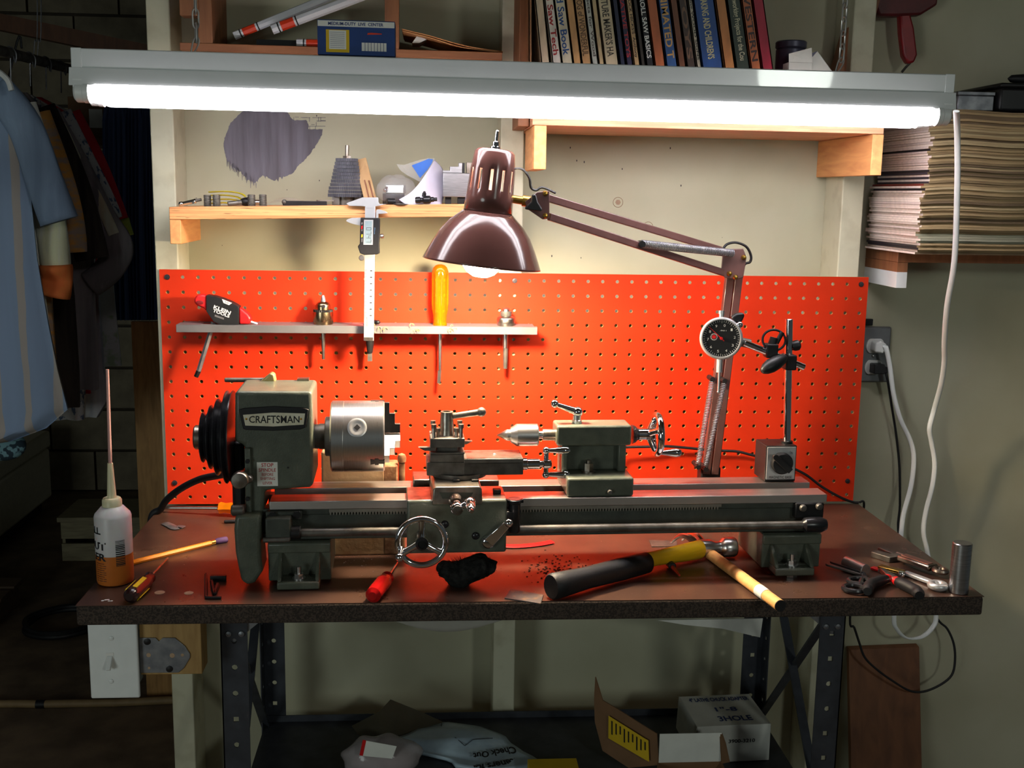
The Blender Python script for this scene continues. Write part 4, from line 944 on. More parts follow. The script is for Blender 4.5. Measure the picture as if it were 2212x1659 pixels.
M().slab([pc(x, y, YC - .0084) for x, y in ((290, 715), (512, 718), (500, 1316), (276, 1312))], (0, .0006, 0)).obj('screen_frame', MT['satin'], cal)
MT['lcd'] = mat('grey_green_lcd', (132, 150, 156), .25, var=.03)
M().slab([pc(x, y, YC - .0087) for x, y in ((316, 745), (482, 748), (470, 1290), (302, 1288))], (0, .0006, 0)).obj('lcd_screen', MT['lcd'], cal)
# seven-segment reading 0.747, reading downward
SEG = {'0': 'abcdef', '7': 'abc', '4': 'fgbc'}
m = M()
def segq(x0, y0, x1, y1):        # u across the digit (down the caliper), v = height of the digit (to the right)
    m.slab([pc(a, b, YC - .0088) for a, b in ((x0, y0), (x1, y0), (x1, y1), (x0, y1))], (0, -.0001, 0))
for i, chh in enumerate('0747'):
    u0 = 900 + i * 96; u1 = u0 + 66; v0, v1, vm = 345, 462, 404; w_ = 9
    for s_ in SEG[chh]:
        if s_ == 'a': segq(v1 - w_, u0, v1, u1)
        if s_ == 'd': segq(v0, u0, v0 + w_, u1)
        if s_ == 'g': segq(vm - 4, u0, vm + 4, u1)
        if s_ == 'b': segq(vm, u1 - w_, v1, u1)
        if s_ == 'c': segq(v0, u1 - w_, vm, u1)
        if s_ == 'f': segq(vm, u0, v1, u0 + w_)
        if s_ == 'e': segq(v0, u0, vm, u0 + w_)
m.obj('lcd_digits', MT['black_print'], cal, ang=0)
for y0, y1, mt in ((780, 830, 'grey_paint_metal'), (860, 935, 'red_plastic'), (945, 990, 'grey_paint_metal'), (1065, 1135, 'yellow_paper'), (1160, 1250, 'grey_paint_metal')):
    M().slab([pc(x, y, YC - .0092) for x, y in ((228, y0), (262, y0), (256, y1), (222, y1))], (0, .0014, 0)).obj('button', MT[mt], cal)
MT['skyprint'] = plain('pale_blue_print', (110, 150, 190), .6)
text('ABSOLUTE', quad_fn((562, 900), (545, 1060), (540, 900), (528, 1060), lambda x, y: pc(x, y, YC - .0082)), 'body_lettering', MT['skyprint'], cal)
c = pc(692, 1105, YC - .002); M().cyl(c + Vector((-.006, 0, 0)), c + Vector((.002, 0, 0)), .0018, n=10).rev([(.0026, 0), (.0034, .001), (.0034, .005), (.0024, .006)], c + Vector((-.001, 0, 0)), (1, 0, 0), 14).obj('lock_screw', MT['steel'], cal)
c = pc(235, 1625, YC - .003); M().rev([(.0036, -.004), (.0046, -.003), (.0046, .003), (.0036, .004)], c, (0, 1, 0), 20).obj('thumb_roller', MT['steel'], cal)
m = M(); 
for k in range(46):
    t = .50 + k * .0075; s1 = -.0075 + (.004 if k % 5 == 0 else .0028); m.slab([bar_pt(t, -.0078, YC - .0001), bar_pt(t, s1, YC - .0001), bar_pt(t + .0018, s1, YC - .0001), bar_pt(t + .0018, -.0078, YC - .0001)], (0, -.0001, 0))
for k in range(8):
    t = .502 + k * .045; m.slab([bar_pt(t, .001, YC - .0001), bar_pt(t, .0045, YC - .0001), bar_pt(t + .007, .0045, YC - .0001), bar_pt(t + .007, .001, YC - .0001)], (0, -.0001, 0))
sc_ = m.obj('scale_marks', MT['black_print'], cal, ang=0); sc_['kind'] = 'stuff'
text('STAINLESS', lambda u, v: bar_pt(.74 + .075 * u, .0012 + .0024 * v, YC - .0002), 'beam_lettering', MT['black_print'], cal)
text('HARDENED', lambda u, v: bar_pt(.83 + .07 * u, -.0045 + .0024 * v, YC - .0002), 'beam_lettering', MT['black_print'], cal)
M().slab([bar_pt(.975, -hwid + .001, YC - .0003), bar_pt(.975, hwid - .001, YC - .0003), bar_pt(1, hwid - .001, YC - .0003), bar_pt(1, -hwid + .001, YC - .0003)], (0, -.0012, 0)).obj('end_stop', MT['steel_worn'], cal)

# ================================================================== magnetic base with dial indicator, standing on the lathe bed
YM = -.272
mg = thing('dial_indicator_stand', 'dial indicator clamped on a magnetic base that sits on lathe bed', 'dial indicator', (1.0, -.26, LO.z + ZW))
def pm(x, y, d): return uy(1400 + x / 3.456, 600 + y / 3.456, d)
# base block: front face corners in the photo
a = pm(870, 1500, YM - .022); b = pm(1118, 1250, YM - .022); zb_ = LO.z + ZW + .0008
W_ = b.x - a.x; hb_ = pm(1000, 1256, YM - .022).z
MB = Matrix.Translation((a.x, YM - .022, zb_)) @ Matrix.Rotation(radians(3), 4, 'Z')
M().box(0, W_, 0, .048, 0, hb_ - zb_, MB).obj('magnetic_base', MT['black_oxide'], mg, bevel=.0012)
Hh = hb_ - zb_; fp = lambda u, v, d=-.0009: MB @ Vector((W_ * u, d, Hh * v))
M().slab([fp(.035, .06), fp(.965, .06), fp(.965, .97), fp(.035, .97)], (0, .0012, 0)).obj('face_plate', mat('silver_plate', (196, 196, 196), .4, .35, var=.03), mg, bevel=.0004)
c = fp(.5, .53); M().rev([(.0165, 0), (.0165, .007), (.0145, .009), (.001, .0092)], c, (0, -1, 0), 36).obj('magnet_knob', MT['black_plastic'], mg)
kd = (fp(.1, .84) - c).normalized(); kn = kd.cross(Vector((0, 1, 0))); o = c + Vector((0, -.009, 0))
M().slab([o - kd * .0155 + kn * .0045, o + kd * .019 + kn * .0045, o + kd * .0225 + kn * .002, o + kd * .0225 - kn * .002, o + kd * .019 - kn * .0045, o - kd * .0155 - kn * .0045], (0, -.006, 0)).obj('knob_grip', MT['black_plastic'], mg, bevel=.001)
text('MAGNETIC BASE', lambda u, v: fp(.13 + .74 * u, .085 + .075 * v, -.0013), 'plate_lettering', MT['black_print'], mg)
text('OFF', lambda u, v: fp(.76 + .1 * u - .0 * v, .80 + .06 * v - .05 * u, -.0013), 'plate_lettering', MT['black_print'], mg)
P = [fp(.5 + .33 * cos(t), .53 + .33 * sin(t) * W_ / Hh, -.0012) for t in [radians(40 + 6 * k) for k in range(14)]]
M().tube(P, .0005, 4).obj('turn_arrow', MT['black_print'], mg)
# post
pa = uy(1700, 952, YM); pb_ = uy(1704.5, 689, YM); pa.z = hb_ - .001
M().rcyl(pa, pb_, .0058, .0006, 20).obj('post', MT['chrome'], mg); M().cyl(pa, pa + Vector((0, 0, .004)), .0088, n=20).obj('post_collar', MT['black_oxide'], mg)
# cross arm and clamps
A = pm(715, 485, YM - .014); Bq = pm(1165, 668, YM - .012)
M().rcyl(A, Bq, .0052, .0006, 18).obj('cross_arm', MT['chrome'], mg)
c = pm(1052, 625, YM - .006); M().box(c.x - .0085, c.x + .0085, YM - .018, YM + .008, c.z - .012, c.z + .011).obj('post_clamp', MT['black_oxide'], mg, bevel=.002)
k0 = pm(1030, 590, YM - .03); k1 = pm(845, 700, YM - .05); d = (k1 - k0).normalized(); L_ = (k1 - k0).length
m = M().rev([(.003, 0), (.0075, L_ * .12), (.0105, L_ * .4), (.0108, L_ * .62), (.0085, L_ * .82), (.005, L_ * .95), (.001, L_)], k0, d, 20); m.cyl(k0, (k0.x + .004, YM - .012, k0.z - .002), .004, n=10)
m.obj('clamp_knob', MT['black_plastic'], mg)
c = pm(915, 540, YM - .012); M().box(c.x - .009, c.x + .009, YM - .022, YM - .002, c.z - .011, c.z + .01).obj('fine_clamp', MT['black_oxide'], mg, bevel=.002)
c = pm(940, 465, YM - .012); M().tube([c + Vector((.0175 * cos(a), 0.004 * sin(a), .015 * sin(a))) for a in [2 * pi * k / 28 for k in range(28)]], .0018, 8, True).cyl(c + Vector((-.006, 0, -.022)), c + Vector((0, 0, .004)), .0075, .006, 14).cyl(c + Vector((.004, 0, -.005)), c + Vector((.012, 0, .012)), .0035, n=10).obj('fine_adjust_ring', MT['black_plastic'], mg)
c = pm(1092, 508, YM + .002); M().rev([(.006, -.004), (.008, 0), (.008, .006), (.005, .009)], c, (1, 0, .2), 18).obj('adjust_knob', MT['black_plastic'], mg)
# dial
YD = YM - .03; c = pm(545, 452, YD); RD = 46 * ((c - CAM).dot(FW) / FPX); nd = Vector((-.18, -1, .10)).normalized(); dxv, dyv, _ = basis(nd)
ru = Vector((0, 0, 1)); ru = (ru - nd * ru.dot(nd)).normalized(); rr_ = nd.cross(ru) * -1
dp = lambda r, a, h=0: c + nd * h + (rr_ * sin(a) + ru * cos(a)) * (RD * r)
dial_b = M().rev([(RD * .86, -.018), (RD * .93, -.016), (RD * .93, -.004), (RD, -.002), (RD * 1.0, .002), (RD * .93, .005), (RD * .88, .005), (RD * .86, .003)], c, nd, 56).obj('bezel', MT['satin'], mg)
M().cyl(c + nd * .002, c + nd * .0032, RD * .88, n=56).obj('dial_face', mat('black_dial_face', (22, 22, 24), .4, var=.03), mg)
m = M()
for k in range(50):
    a = 2 * pi * k / 50; r0 = .76 if k % 5 else .72; q = (rr_ * cos(a) - ru * sin(a)) * (RD * .008)
    p0, p1 = dp(r0, a, .0034), dp(.84, a, .0034); m.add([p0 - q, p0 + q, p1 + q, p1 - q], [(0, 1, 2, 3)])
m.add([dp(.30, 0, .0033)], [])
tk_ = m.obj('dial_ticks', MT['white_print'], mg, ang=0); tk_['kind'] = 'stuff'
for k in range(10):
    a = 2 * pi * k / 10 + radians(12); o = dp(.62, a, .0034); text(str(k), plane_fn(o - rr_ * RD * .045 - ru * RD * .06, rr_ * RD * .09, ru * RD * .12), 'dial_numeral', MT['white_print'], mg)
text('.001', plane_fn(c + ru * RD * .34 - rr_ * RD * .08 + nd * .0034, rr_ * RD * .3, ru * RD * .05), 'dial_lettering', MT['white_print'], mg)
hd = radians(-48); o = dp(.78, hd, .0042); q = (rr_ * cos(hd) - ru * sin(hd)) * (RD * .022)
m = M(); m.add([dp(-.18, hd, .0042) - q, dp(-.18, hd, .0042) + q, o + q * .3, o - q * .3], [(0, 1, 2, 3)]); m.cyl(c + nd * .0036, c + nd * .0052, RD * .07, n=16); m.obj('pointer', MT['red_plastic'], mg)
cs_ = c - rr_ * RD * .34 + ru * RD * .06
m = M()
for k in range(20):
    a = 2 * pi * k / 20; p0 = cs_ + (rr_ * sin(a) + ru * cos(a)) * RD * .12 + nd * .0034; p1 = cs_ + (rr_ * sin(a) + ru * cos(a)) * RD * .17 + nd * .0034; q = (rr_ * cos(a) - ru * sin(a)) * RD * .01; m.add([p0 - q, p0 + q, p1 + q, p1 - q], [(0, 1, 2, 3)])
s_ = m.obj('subdial_ticks', MT['white_print'], mg, ang=0); s_['kind'] = 'stuff'
M().cyl(cs_ + nd * .003, cs_ + nd * .0038, RD * .09, n=16).obj('subdial', MT['red_plastic'], mg)
st = pm(603, 265, YD + .004); M().cyl(dp(1.0, 0, -.009), dp(1.18, 0, -.009), .0038, n=14).cyl(dp(1.14, 0, -.009), dp(1.3, 0, -.009), .0048, n=14).obj('stem_cap', MT['steel'], mg)
s0 = dp(-1.0, 0, -.009); M().cyl(s0, dp(-1.62, 0, -.009), .0046, n=16).obj('stem', MT['satin'], mg); M().cyl(dp(-1.6, 0, -.009), dp(-2.5, 0, -.009), .0021, n=12).sph(dp(-2.55, 0, -.009), .0025, 10, 6).obj('plunger', MT['steel'], mg)
g = pm(685, 300, YD + .004); M().slab([pm(x, y, YD + .004) for x, y in ((620, 300), (660, 270), (715, 262), (724, 285), (700, 335), (665, 340))], (0, .012, 0)).obj('lug_knob', MT['black_plastic'], mg, bevel=.003)
c2 = pm(683, 352, YD - .001); M().sph(c2, .0052, 14, 10).obj('bezel_clamp', MT['chrome'], mg)
M().cyl(c - nd * .016, Vector((A.x + .01, A.y + .004, A.z - .002)), .007, n=14).obj('back_lug', MT['steel_dark'], mg)
# ================================================================== left plywood shelf and what stands on it
def ply_mat():
    nt = NT('plywood_edge'); co = coords(nt, (5, 5, 420)); nz = nt.n('ShaderNodeTexNoise'); nz.inputs['Scale'].default_value = 1.0; nz.inputs['Detail'].default_value = 3; nt.l(co, nz.inputs[0])
    rm = nt.n('ShaderNodeMapRange'); rm.inputs[1].default_value = .38; rm.inputs[2].default_value = .66; nt.l(nz.outputs[0], rm.inputs[0])
    nt.l(mix(nt, rm.outputs[0], rgb(232, 172, 112), rgb(196, 128, 76)), nt.b.inputs['Base Color'])
    c2 = coords(nt, (26, 26, 700)); n2 = nt.n('ShaderNodeTexNoise'); n2.inputs['Scale'].default_value = 1.0; nt.l(c2, n2.inputs[0])
    r2 = nt.n('ShaderNodeMapRange'); r2.inputs[1].default_value = .66; r2.inputs[2].default_value = .72; nt.l(n2.outputs[0], r2.inputs[0])
    base = nt.b.inputs['Base Color'].links[0].from_socket
    nt.l(mix(nt, r2.outputs[0], base, rgb(96, 58, 34)), nt.b.inputs['Base Color']); nt.b.inputs['Roughness'].default_value = .7
    return nt.m
MT['ply'] = ply_mat()
SY = -.06; sl0 = uy(365, 447, SY); sl1 = uy(1005, 441, SY); slope = (sl1.z - sl0.z) / (sl1.x - sl0.x); SXR = .566
def zs(x): return sl0.z + slope * (x - sl0.x)
TH = .0205
shl = thing('plywood_shelf', 'rough plywood shelf holding small lathe parts between the cream studs', 'shelf', (.3, 0, zs(.3)))
x0 = sl0.x
M().slab([(x0, SY, zs(x0)), (SXR, SY, zs(SXR)), (SXR, SY, zs(SXR) - TH), (x0, SY, zs(x0) - TH)], (0, WB0 - SY - .0005, 0)).obj('board', MT['ply'], shl, bevel=.001)
bx = uy(391, 500, SY).x; bz = uy(378, 527, SY).z
M().box(x0, bx, SY, WB0 - .0005, bz, zs(x0) - TH).obj('bracket', MT['pine_y'], shl, bevel=.001)
M().box(SXR - .022, SXR, SY + .01, WB0 - .0005, bz, zs(SXR) - TH - .001).obj('bracket', MT['pine_y'], shl, bevel=.001)
def q5(x, y, d): return uy(340 + x / 5.267, 230 + y / 5.267, d)
def q2(x, y, d): return uy(660 + x / 5.53, 290 + y / 5.53, d)
def q10(x, y, d): return uy(820 + x / 10.533, 340 + y / 10.533, d)
# tap handle
y = -.042; a = q5(270, 1108, y); b = q5(440, 1072, y); z = zs(a.x)
th_ = thing('tap_wrench', 'small chrome tap wrench at the end of the plywood shelf', 'tap wrench', (a.x, y, z))
a.z = z + .0045; b.z = z + .010
M().sph(a, .0044, 16, 10).obj('ball_end', MT['chrome'], th_); M().cyl(a, b, .0032, .0038, 14).obj('barrel', MT['chrome'], th_); M().cyl(b, b + (b - a) * .35, .0024, n=10).obj('collet', MT['steel_dark'], th_)
mid = b + (b - a) * -.1; M().cyl(mid + Vector((0, -.012, -.003)), mid + Vector((0, .014, .004)), .0017, n=10).obj('cross_bar', MT['steel'], th_)
# ribbed black sockets
for k, (cx, y) in enumerate(((572, -.045), (674, -.05), (1072, -.047), (1202, -.05))):
    c = q5(cx, 1130, y); z = zs(c.x); h = .0185; r = .0062; pr = [(r - .001, 0)]
    for i in range(7): pr += [(r, h * (i + .15) / 7), (r, h * (i + .6) / 7), (r - .0007, h * (i + .75) / 7), (r - .0007, h * (i + .95) / 7)]
    pr += [(r - .001, h), (r - .0025, h), (r - .0025, h - .004), (.0005, h - .004)]
    o = M().rev(pr, (c.x, y, z), (0, 0, 1), 22).obj('threaded_bushing', MT['steel_dark'], None, at=(c.x, y, z))
    tag(o, ['ribbed dark steel bushing standing nearest the chrome tap wrench', 'ribbed dark steel bushing standing before the end of the yellow strap', 'ribbed dark steel bushing standing beside the black boring bar', 'brownish ribbed steel bushing standing next to the clear film'][k], 'bushing', 'ribbed steel bushings on the plywood shelf')
# yellow strap
MT['yellow'] = mat('yellow_webbing', (206, 190, 24), .6, var=.1)
ys = thing('strap', 'folded yellow webbing strap lying behind the bushings on plywood shelf', 'strap', q5(800, 1130, -.02))
zz = zs(.2)
for k, (xa, xb, dz) in enumerate(((600, 1000, .0205), (590, 960, .0145), (620, 990, .008), (610, 940, .002))):
    A = q5(xa, 1060, -.02 + .006 * k); B_ = q5(xb, 1060, -.02 + .006 * k); pts = catmull([(A.x, A.y, zz + dz), ((A.x + B_.x) / 2, A.y - .002, zz + dz + .0012), (B_.x - .008, A.y, zz + dz - .0015), (B_.x, A.y + .002, zz + max(.002, dz - .006))], 6)
    M().tube(pts, .001, 8, flat=(.011, .0011), up=(0, 1, 0)).obj('strap_fold', MT['yellow'], ys)
# boring bar, film, black tool
c = q5(800, 1112, -.052); z = zs(c.x); bb_ = thing('boring_bar', 'black boring bar in a rounded holder lying on plywood shelf', 'boring bar', (c.x, -.052, z)); e = q5(960, 1090, -.045)
M().rcyl((c.x, -.052, z + .0042), (e.x, -.045, z + .0068), .004, .0008, 14).obj('bar', MT['steel_dark'], bb_); M().sph((e.x + .008, -.04, z + .0075), .0085, 18, 10, (1.5, 1, .86)).obj('holder', MT['black_oxide'], bb_)
M().rcyl((e.x + .016, -.038, z + .007), (e.x + .03, -.036, z + .007), .0042, .0012, 14).obj('chrome_nut', MT['chrome'], bb_)
MT['film'] = mat('clear_plastic_film', (232, 232, 236), .18, alpha=.14, var=.02, bump=.3, bsc=60)
c = q5(1450, 1130, -.01); z = zs(c.x); f = M().grid(lambda u, v: (c.x - .036 + .09 * u, -.03 + .05 * v, z + .001 + .016 * math.sin(u * pi) * (.7 + .3 * sin(v * 7 + u * 5)) * (1 - .5 * u)), 14, 8).obj('plastic_film', MT['film'], None, at=(c.x, -.01, z))
tag(f, 'crumpled clear plastic film lying on plywood shelf beside the black bar', 'film')
c = q5(1425, 1110, -.045); e = q5(1930, 1105, -.03); z = zs(c.x); bt_ = thing('bar_tool', 'long flat black bar tool lying before the gear stack', 'tool', (c.x, -.045, z))
M().bar((c.x, -.045, z + .0042), (e.x, -.034, z + .0042), .010, .008).obj('bar', MT['black_oxide'], bt_, bevel=.001); M().sph((c.x + .003, -.046, z + .006), .0045, 12, 8).obj('pivot', MT['steel_dark'], bt_)
M().bar((c.x + .055, -.04, z + .0092), (e.x + .01, -.03, z + .0092), .007, .0018).obj('blade', MT['steel_worn'], bt_)
# stack of change gears
MT['gear_grey'] = mat('oiled_gear_steel', (92, 92, 100), .5, .35, c2=(70, 70, 78), sc=40)
YG = -.002; gt = q2(495, 285, YG); gb = q2(478, 795, YG); gb.z = zs(gb.x)
gs = thing('change_gear_stack', 'cone-shaped stack of black change gears threaded on an upright rod', 'gear stack', (gb.x, YG, gb.z))
kg = (gb - CAM).dot(FW) / FPX / 5.53; lv = [800, 745, 700, 655, 605, 555, 505, 455, 415, 375, 330, 285]; rad_ = [208, 205, 200, 186, 178, 170, 162, 156, 148, 140, 132, 127]
base_h = .013; zz0 = gb.z + base_h; tot = gt.z - zz0
M().cyl((gb.x, YG, gb.z), (gb.x, YG, zz0), .017, n=20).obj('base_block', MT['steel_dark'], gs)
for a_ in (0, 2.1, 4.2): M().box(-.006, .006, -.007, .007, 0, base_h, Matrix.Translation((gb.x + .022 * cos(a_ + 4), YG + .02 * sin(a_ + 4), gb.z))).obj('foot', MT['steel_dark'], gs)
NG = 11
for i in range(NG):
    z0 = zz0 + tot * i / NG; z1 = zz0 + tot * (i + .9) / NG; R = rad_[i] * kg; t_ = int(R * 2 * pi / .0033); xx = gb.x + (gt.x - gb.x) * i / NG
    pts = []
    for k in range(t_):
        for f_, rr in ((0, .945), (.25, 1), (.55, 1), (.8, .945)): an = 2 * pi * (k + f_) / t_; pts.append((xx + R * rr * cos(an), YG + R * rr * sin(an)))
    M().prism(pts, z0, z1, 'z').obj('gear', MT['gear_grey'], gs, ang=20)
M().cyl((gt.x, YG, gt.z - .006), (gt.x, YG, gt.z + .0035), .0074, n=6).cyl((gt.x, YG, gt.z), (gt.x + .0006, YG, q2(500, 132, YG).z), .0032, n=14).obj('rod_and_nut', MT['steel_worn'], gs)
# wooden tongs with two copper pins
wt = thing('wooden_tongs', 'thin wooden strip with two copper pins leaning beside the gears', 'wooden strip', q2(720, 850, -.02)); wt.location.z = zs(wt.location.x)
zq = wt.location.z
A = q2(655, 300, .01); B_ = q2(790, 770, -.028); M().bar((B_.x, B_.y, zq + .001), A, .020, .004, (0, 1, 0)).obj('strip', wood('tan_strip', (200, 164, 118), (178, 140, 96), (30, 30, 4)), wt, bevel=.0008)
for a_, b_ in (((705, 545), (755, 760)), ((755, 550), (810, 760))): M().rcyl(q2(*a_, -.022), q2(*b_, -.036), .0013, .0006, 10).obj('pin', mat('copper', (196, 140, 112), .3, .9), wt)
# clear bag of steel pieces
c = q10(370, 1080, -.015); z = zs(c.x); bg = thing('parts_bag', 'clear plastic bag with shiny steel blocks on the plywood shelf', 'bag', (c.x, -.015, z))
M().box(-.016, .016, -.012, .012, 0, .018, Matrix.Translation((c.x - .004, -.012, z)) @ Matrix.Rotation(.25, 4, 'Z')).obj('steel_block', MT['black_oxide'], bg, bevel=.001)
M().box(-.015, .015, -.009, .009, 0, .014, Matrix.Translation((c.x, -.012, z + .0185)) @ Matrix.Rotation(-.2, 4, 'Z')).obj('steel_block', MT['steel'], bg, bevel=.001)
M().rcyl((c.x - .018, -.02, z + .022), (c.x - .012, -.012, z + .03), .004, .001, 12).obj('steel_pin', MT['chrome'], bg)
m = M().sph((0, 0, 0), 1, 24, 14); rb = random.Random(4)
m.v = [Vector((c.x + v.x * .033, -.014 + v.y * .024, z + .024 + v.z * .0235 + .003 * sin(v.x * 9 + v.y * 7))) for v in m.v]; m.v = [Vector((v.x, v.y, max(v.z, z + .0004))) for v in m.v]
m.obj('clear_bag', MT['film'], bg, ang=60)
# white plastic scoop with a blue label
MT['milky'] = mat('milky_plastic_sheet', (222, 218, 236), .35, var=.03, alpha=.93)
ws = thing('plastic_scoop', 'cut milky plastic sleeve with a blue label curling on plywood shelf', 'plastic sleeve', (q10(900, 1080, -.02).x, -.02, zs(.43)))
Lp = catmull([q10(1250, 50, .01), q10(1080, 330, -.02), q10(900, 590, -.035), q10(700, 800, -.04), q10(440, 960, -.035)], 5)
Rp = catmull([q10(1290, 90, .012), q10(1440, 270, .02), q10(1500, 520, .02), q10(1480, 800, .01), q10(1420, 1070, -.01)], 5)
def scoop(u, v):
    i = min(int(v * (len(Lp) - 1)), len(Lp) - 2); t = v * (len(Lp) - 1) - i; a = Lp[i].lerp(Lp[i + 1], t); b = Rp[i].lerp(Rp[i + 1], t)
    p = a.lerp(b, u); bul = 4 * u * (1 - u) * v; p = p + Vector((0, -.022 * bul, -.012 * bul * v)); p.z = max(p.z, zs(p.x) + .0006); return p
o = M().grid(scoop, 14, 20).obj('sleeve', MT['milky'], ws, ang=80); so = o.modifiers.new('shell', 'SOLIDIFY'); so.thickness = .0008
MT['blue'] = mat('bright_blue_label', (40, 104, 196), .45, var=.05)
M().slab([q10(x, y, .006) for x, y in ((380, 150), (560, 170), (900, 60), (1130, 10), (1260, 30), (1200, 200), (1060, 420), (920, 560), (840, 520), (620, 400), (480, 300))], (0, .0005, 0)).obj('clear_flap', MT['film'], ws)
M().slab([q10(x, y, .004) for x, y in ((730, 180), (1010, 75), (1110, 30), (1220, 45), (1190, 130), (1090, 280), (920, 470))], (0, .0006, 0)).obj('blue_label', MT['blue'], ws)
# black fitting
c = q10(1060, 1020, -.052); z = zs(c.x); bf = thing('pipe_fitting', 'small black valve-like fitting lying on plywood shelf', 'fitting', (c.x, -.052, z))
M().rev([(.004, 0), (.0052, .002), (.0052, .008), (.0036, .009), (.0036, .012), (.0066, .014), (.0066, .024), (.0042, .026), (.0042, .030), (.003, .031), (.003, .036)], (c.x - .018, -.052, z + .0068), (1, 0, .05), 20).obj('barrel', MT['black_gloss'], bf)
M().cyl((c.x - .004, -.052, z + .012), (c.x - .003, -.052, z + .0185), .0034, n=12).sph((c.x - .003, -.052, z + .0192), .0024, 10, 6).obj('stem', MT['black_gloss'], bf)
# aluminium vise block
YV = -.03; a = q10(1440, 930, YV); b = q10(2040, 360, YV); z = zs(a.x); zv = z + .012
vs = thing('machinist_vise', 'machined aluminium vise block with stepped jaws on plywood shelf', 'vise', (a.x + .03, YV + .02, z))
M().box(a.x, b.x + .012, YV, YV + .05, zv, b.z).obj('block', MT['aluminium'], vs, bevel=.0008)
M().box(q10(1780, 1000, YV).x, b.x + .01, YV + .006, YV + .044, z, zv).box(a.x + .004, a.x + .014, YV + .01, YV + .04, z, zv).obj('foot', MT['black_oxide'], vs)
zA = q10(1600, 295, YV).z; zB = q10(1700, 205, YV).z; zC = q10(1800, 120, YV).z; xA = q10(1440, 300, YV).x; xB = q10(1600, 300, YV).x; xC = q10(1800, 200, YV).x; xD = q10(1885, 200, YV).x
M().prism([(xA, b.z), (xD, b.z), (xD, zC), (xC, zC), (xC, zB), (xB, zB), (xB, zA), (xA, zA)], YV + .004, YV + .04).obj('stepped_jaw', MT['aluminium'], vs, bevel=.0006)
xE = q10(1940, 200, YV).x; xF = q10(1980, 200, YV).x
M().box(xD + .0004, xE, YV + .006, YV + .038, b.z, zC).obj('jaw_insert', MT['black_oxide'], vs); M().box(xF, xF + .016, YV + .006, YV + .04, b.z, zC + .001).obj('fixed_jaw', MT['steel_worn'], vs, bevel=.0006)
c = q10(250, 1040, -.05); z = zs(c.x); kn_ = M().rcyl((c.x - .006, -.05, z + .0055), (c.x + .007, -.046, z + .0055), .0052, .001, 14).obj('steel_plug', MT['black_oxide'], None, at=(c.x, -.05, z)); tag(kn_, 'short black cylinder lying in front of the clear parts bag', 'plug')
c = q10(480, 1090, -.056); z = zs(c.x); o = M().rev([(.0001, .0022), (.011, .0016), (.0135, .0004), (.013, 0)], (c.x, -.052, z), (0, 0, 1), 24).obj('washer', MT['steel_dark'], None, at=(c.x, -.052, z)); tag(o, 'thin dark disc lying flat at the edge of plywood shelf', 'disc')

MT['pine_x_dark'] = wood('shade_darkened_pine', (160, 104, 66), (136, 84, 52), (3, 30, 30))  # pine coloured darker to stand for the shade above the shop light
# ================================================================== upper left shelf unit
UY = -.06; ua = uy(388, 90, UY); ub = uy(1085, 113, UY); zu = ua.z - .001; uzr = ub.z
us = thing('wall_cubby', 'open pine wall shelf high above, with tubes and plywood scraps', 'shelf', (.3, 0, zu))
us['label'] = 'open pine shelf with upright dividers, partly hidden behind the shop light'
def zuS(x): return zu + (uzr - zu) * (x - ua.x) / (ub.x - ua.x)
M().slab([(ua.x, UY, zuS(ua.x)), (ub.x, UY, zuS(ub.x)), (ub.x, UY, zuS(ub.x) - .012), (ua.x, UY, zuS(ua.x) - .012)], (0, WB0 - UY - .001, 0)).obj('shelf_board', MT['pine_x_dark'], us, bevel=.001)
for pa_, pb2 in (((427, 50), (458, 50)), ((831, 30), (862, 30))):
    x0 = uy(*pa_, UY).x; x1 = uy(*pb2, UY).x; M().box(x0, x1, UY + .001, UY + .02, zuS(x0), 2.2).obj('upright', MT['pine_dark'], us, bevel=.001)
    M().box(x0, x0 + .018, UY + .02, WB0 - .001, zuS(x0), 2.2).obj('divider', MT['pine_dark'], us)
a = uy(388, 33, UY - .001); b = uy(427, -40, UY); M().box(a.x, b.x, UY - .001, UY + .03, a.z, b.z + .06).obj('cleat', MT['pine_dark'], us, bevel=.001)
MT['tube_white'] = mat('white_tube', (206, 208, 212), .4, var=.03); MT['tube_red'] = mat('orange_red_band', (216, 60, 26), .45, var=.04)
def marked_tube(p, q, r, label, bands, n=8):
    p = Vector(p); q = Vector(q); d = (q - p).normalized(); t = thing('marked_tube', label, 'tube', p, 0, 'white tubes with red bands')
    L = (q - p).length; cur = 0
    for nm, mt, ln in bands: 
        l2 = min(cur + ln, L); M().cyl(p + d * cur, p + d * l2, r if nm != 'black_ring' else r * 1.012, n=n).obj(nm, mt, t, ang=30); cur = l2
    M().cyl(p + d * cur, q, r, n=n).obj('barrel', MT['tube_white'], t, ang=30); return t
bands = [('end_cap', MT['tube_white'], .010), ('black_ring', MT['black_print'], .0022), ('white_ring', MT['tube_white'], .003), ('red_band', MT['tube_red'], .022), ('white_ring', MT['tube_white'], .003), ('black_ring', MT['black_print'], .0022)]
y1 = -.02; p = uy(506, 69, y1); p.z = zuS(p.x) + .0175; marked_tube(p, uy(800, -42, y1), .0066, 'white tube with red band leaning up across the pine shelf', bands)
p = uy(588, 64, -.046); q = uy(860, -38, -.046); marked_tube(p, q, .0078, 'thicker white tube with red band resting against the divider', bands)
p = uy(641, 80, -.045); p.z = zuS(p.x) + .0066; marked_tube(p, (p.x + .09, -.045, zuS(p.x + .09) + .0066), .0066, 'white tube with red band lying behind the blue carton', bands)
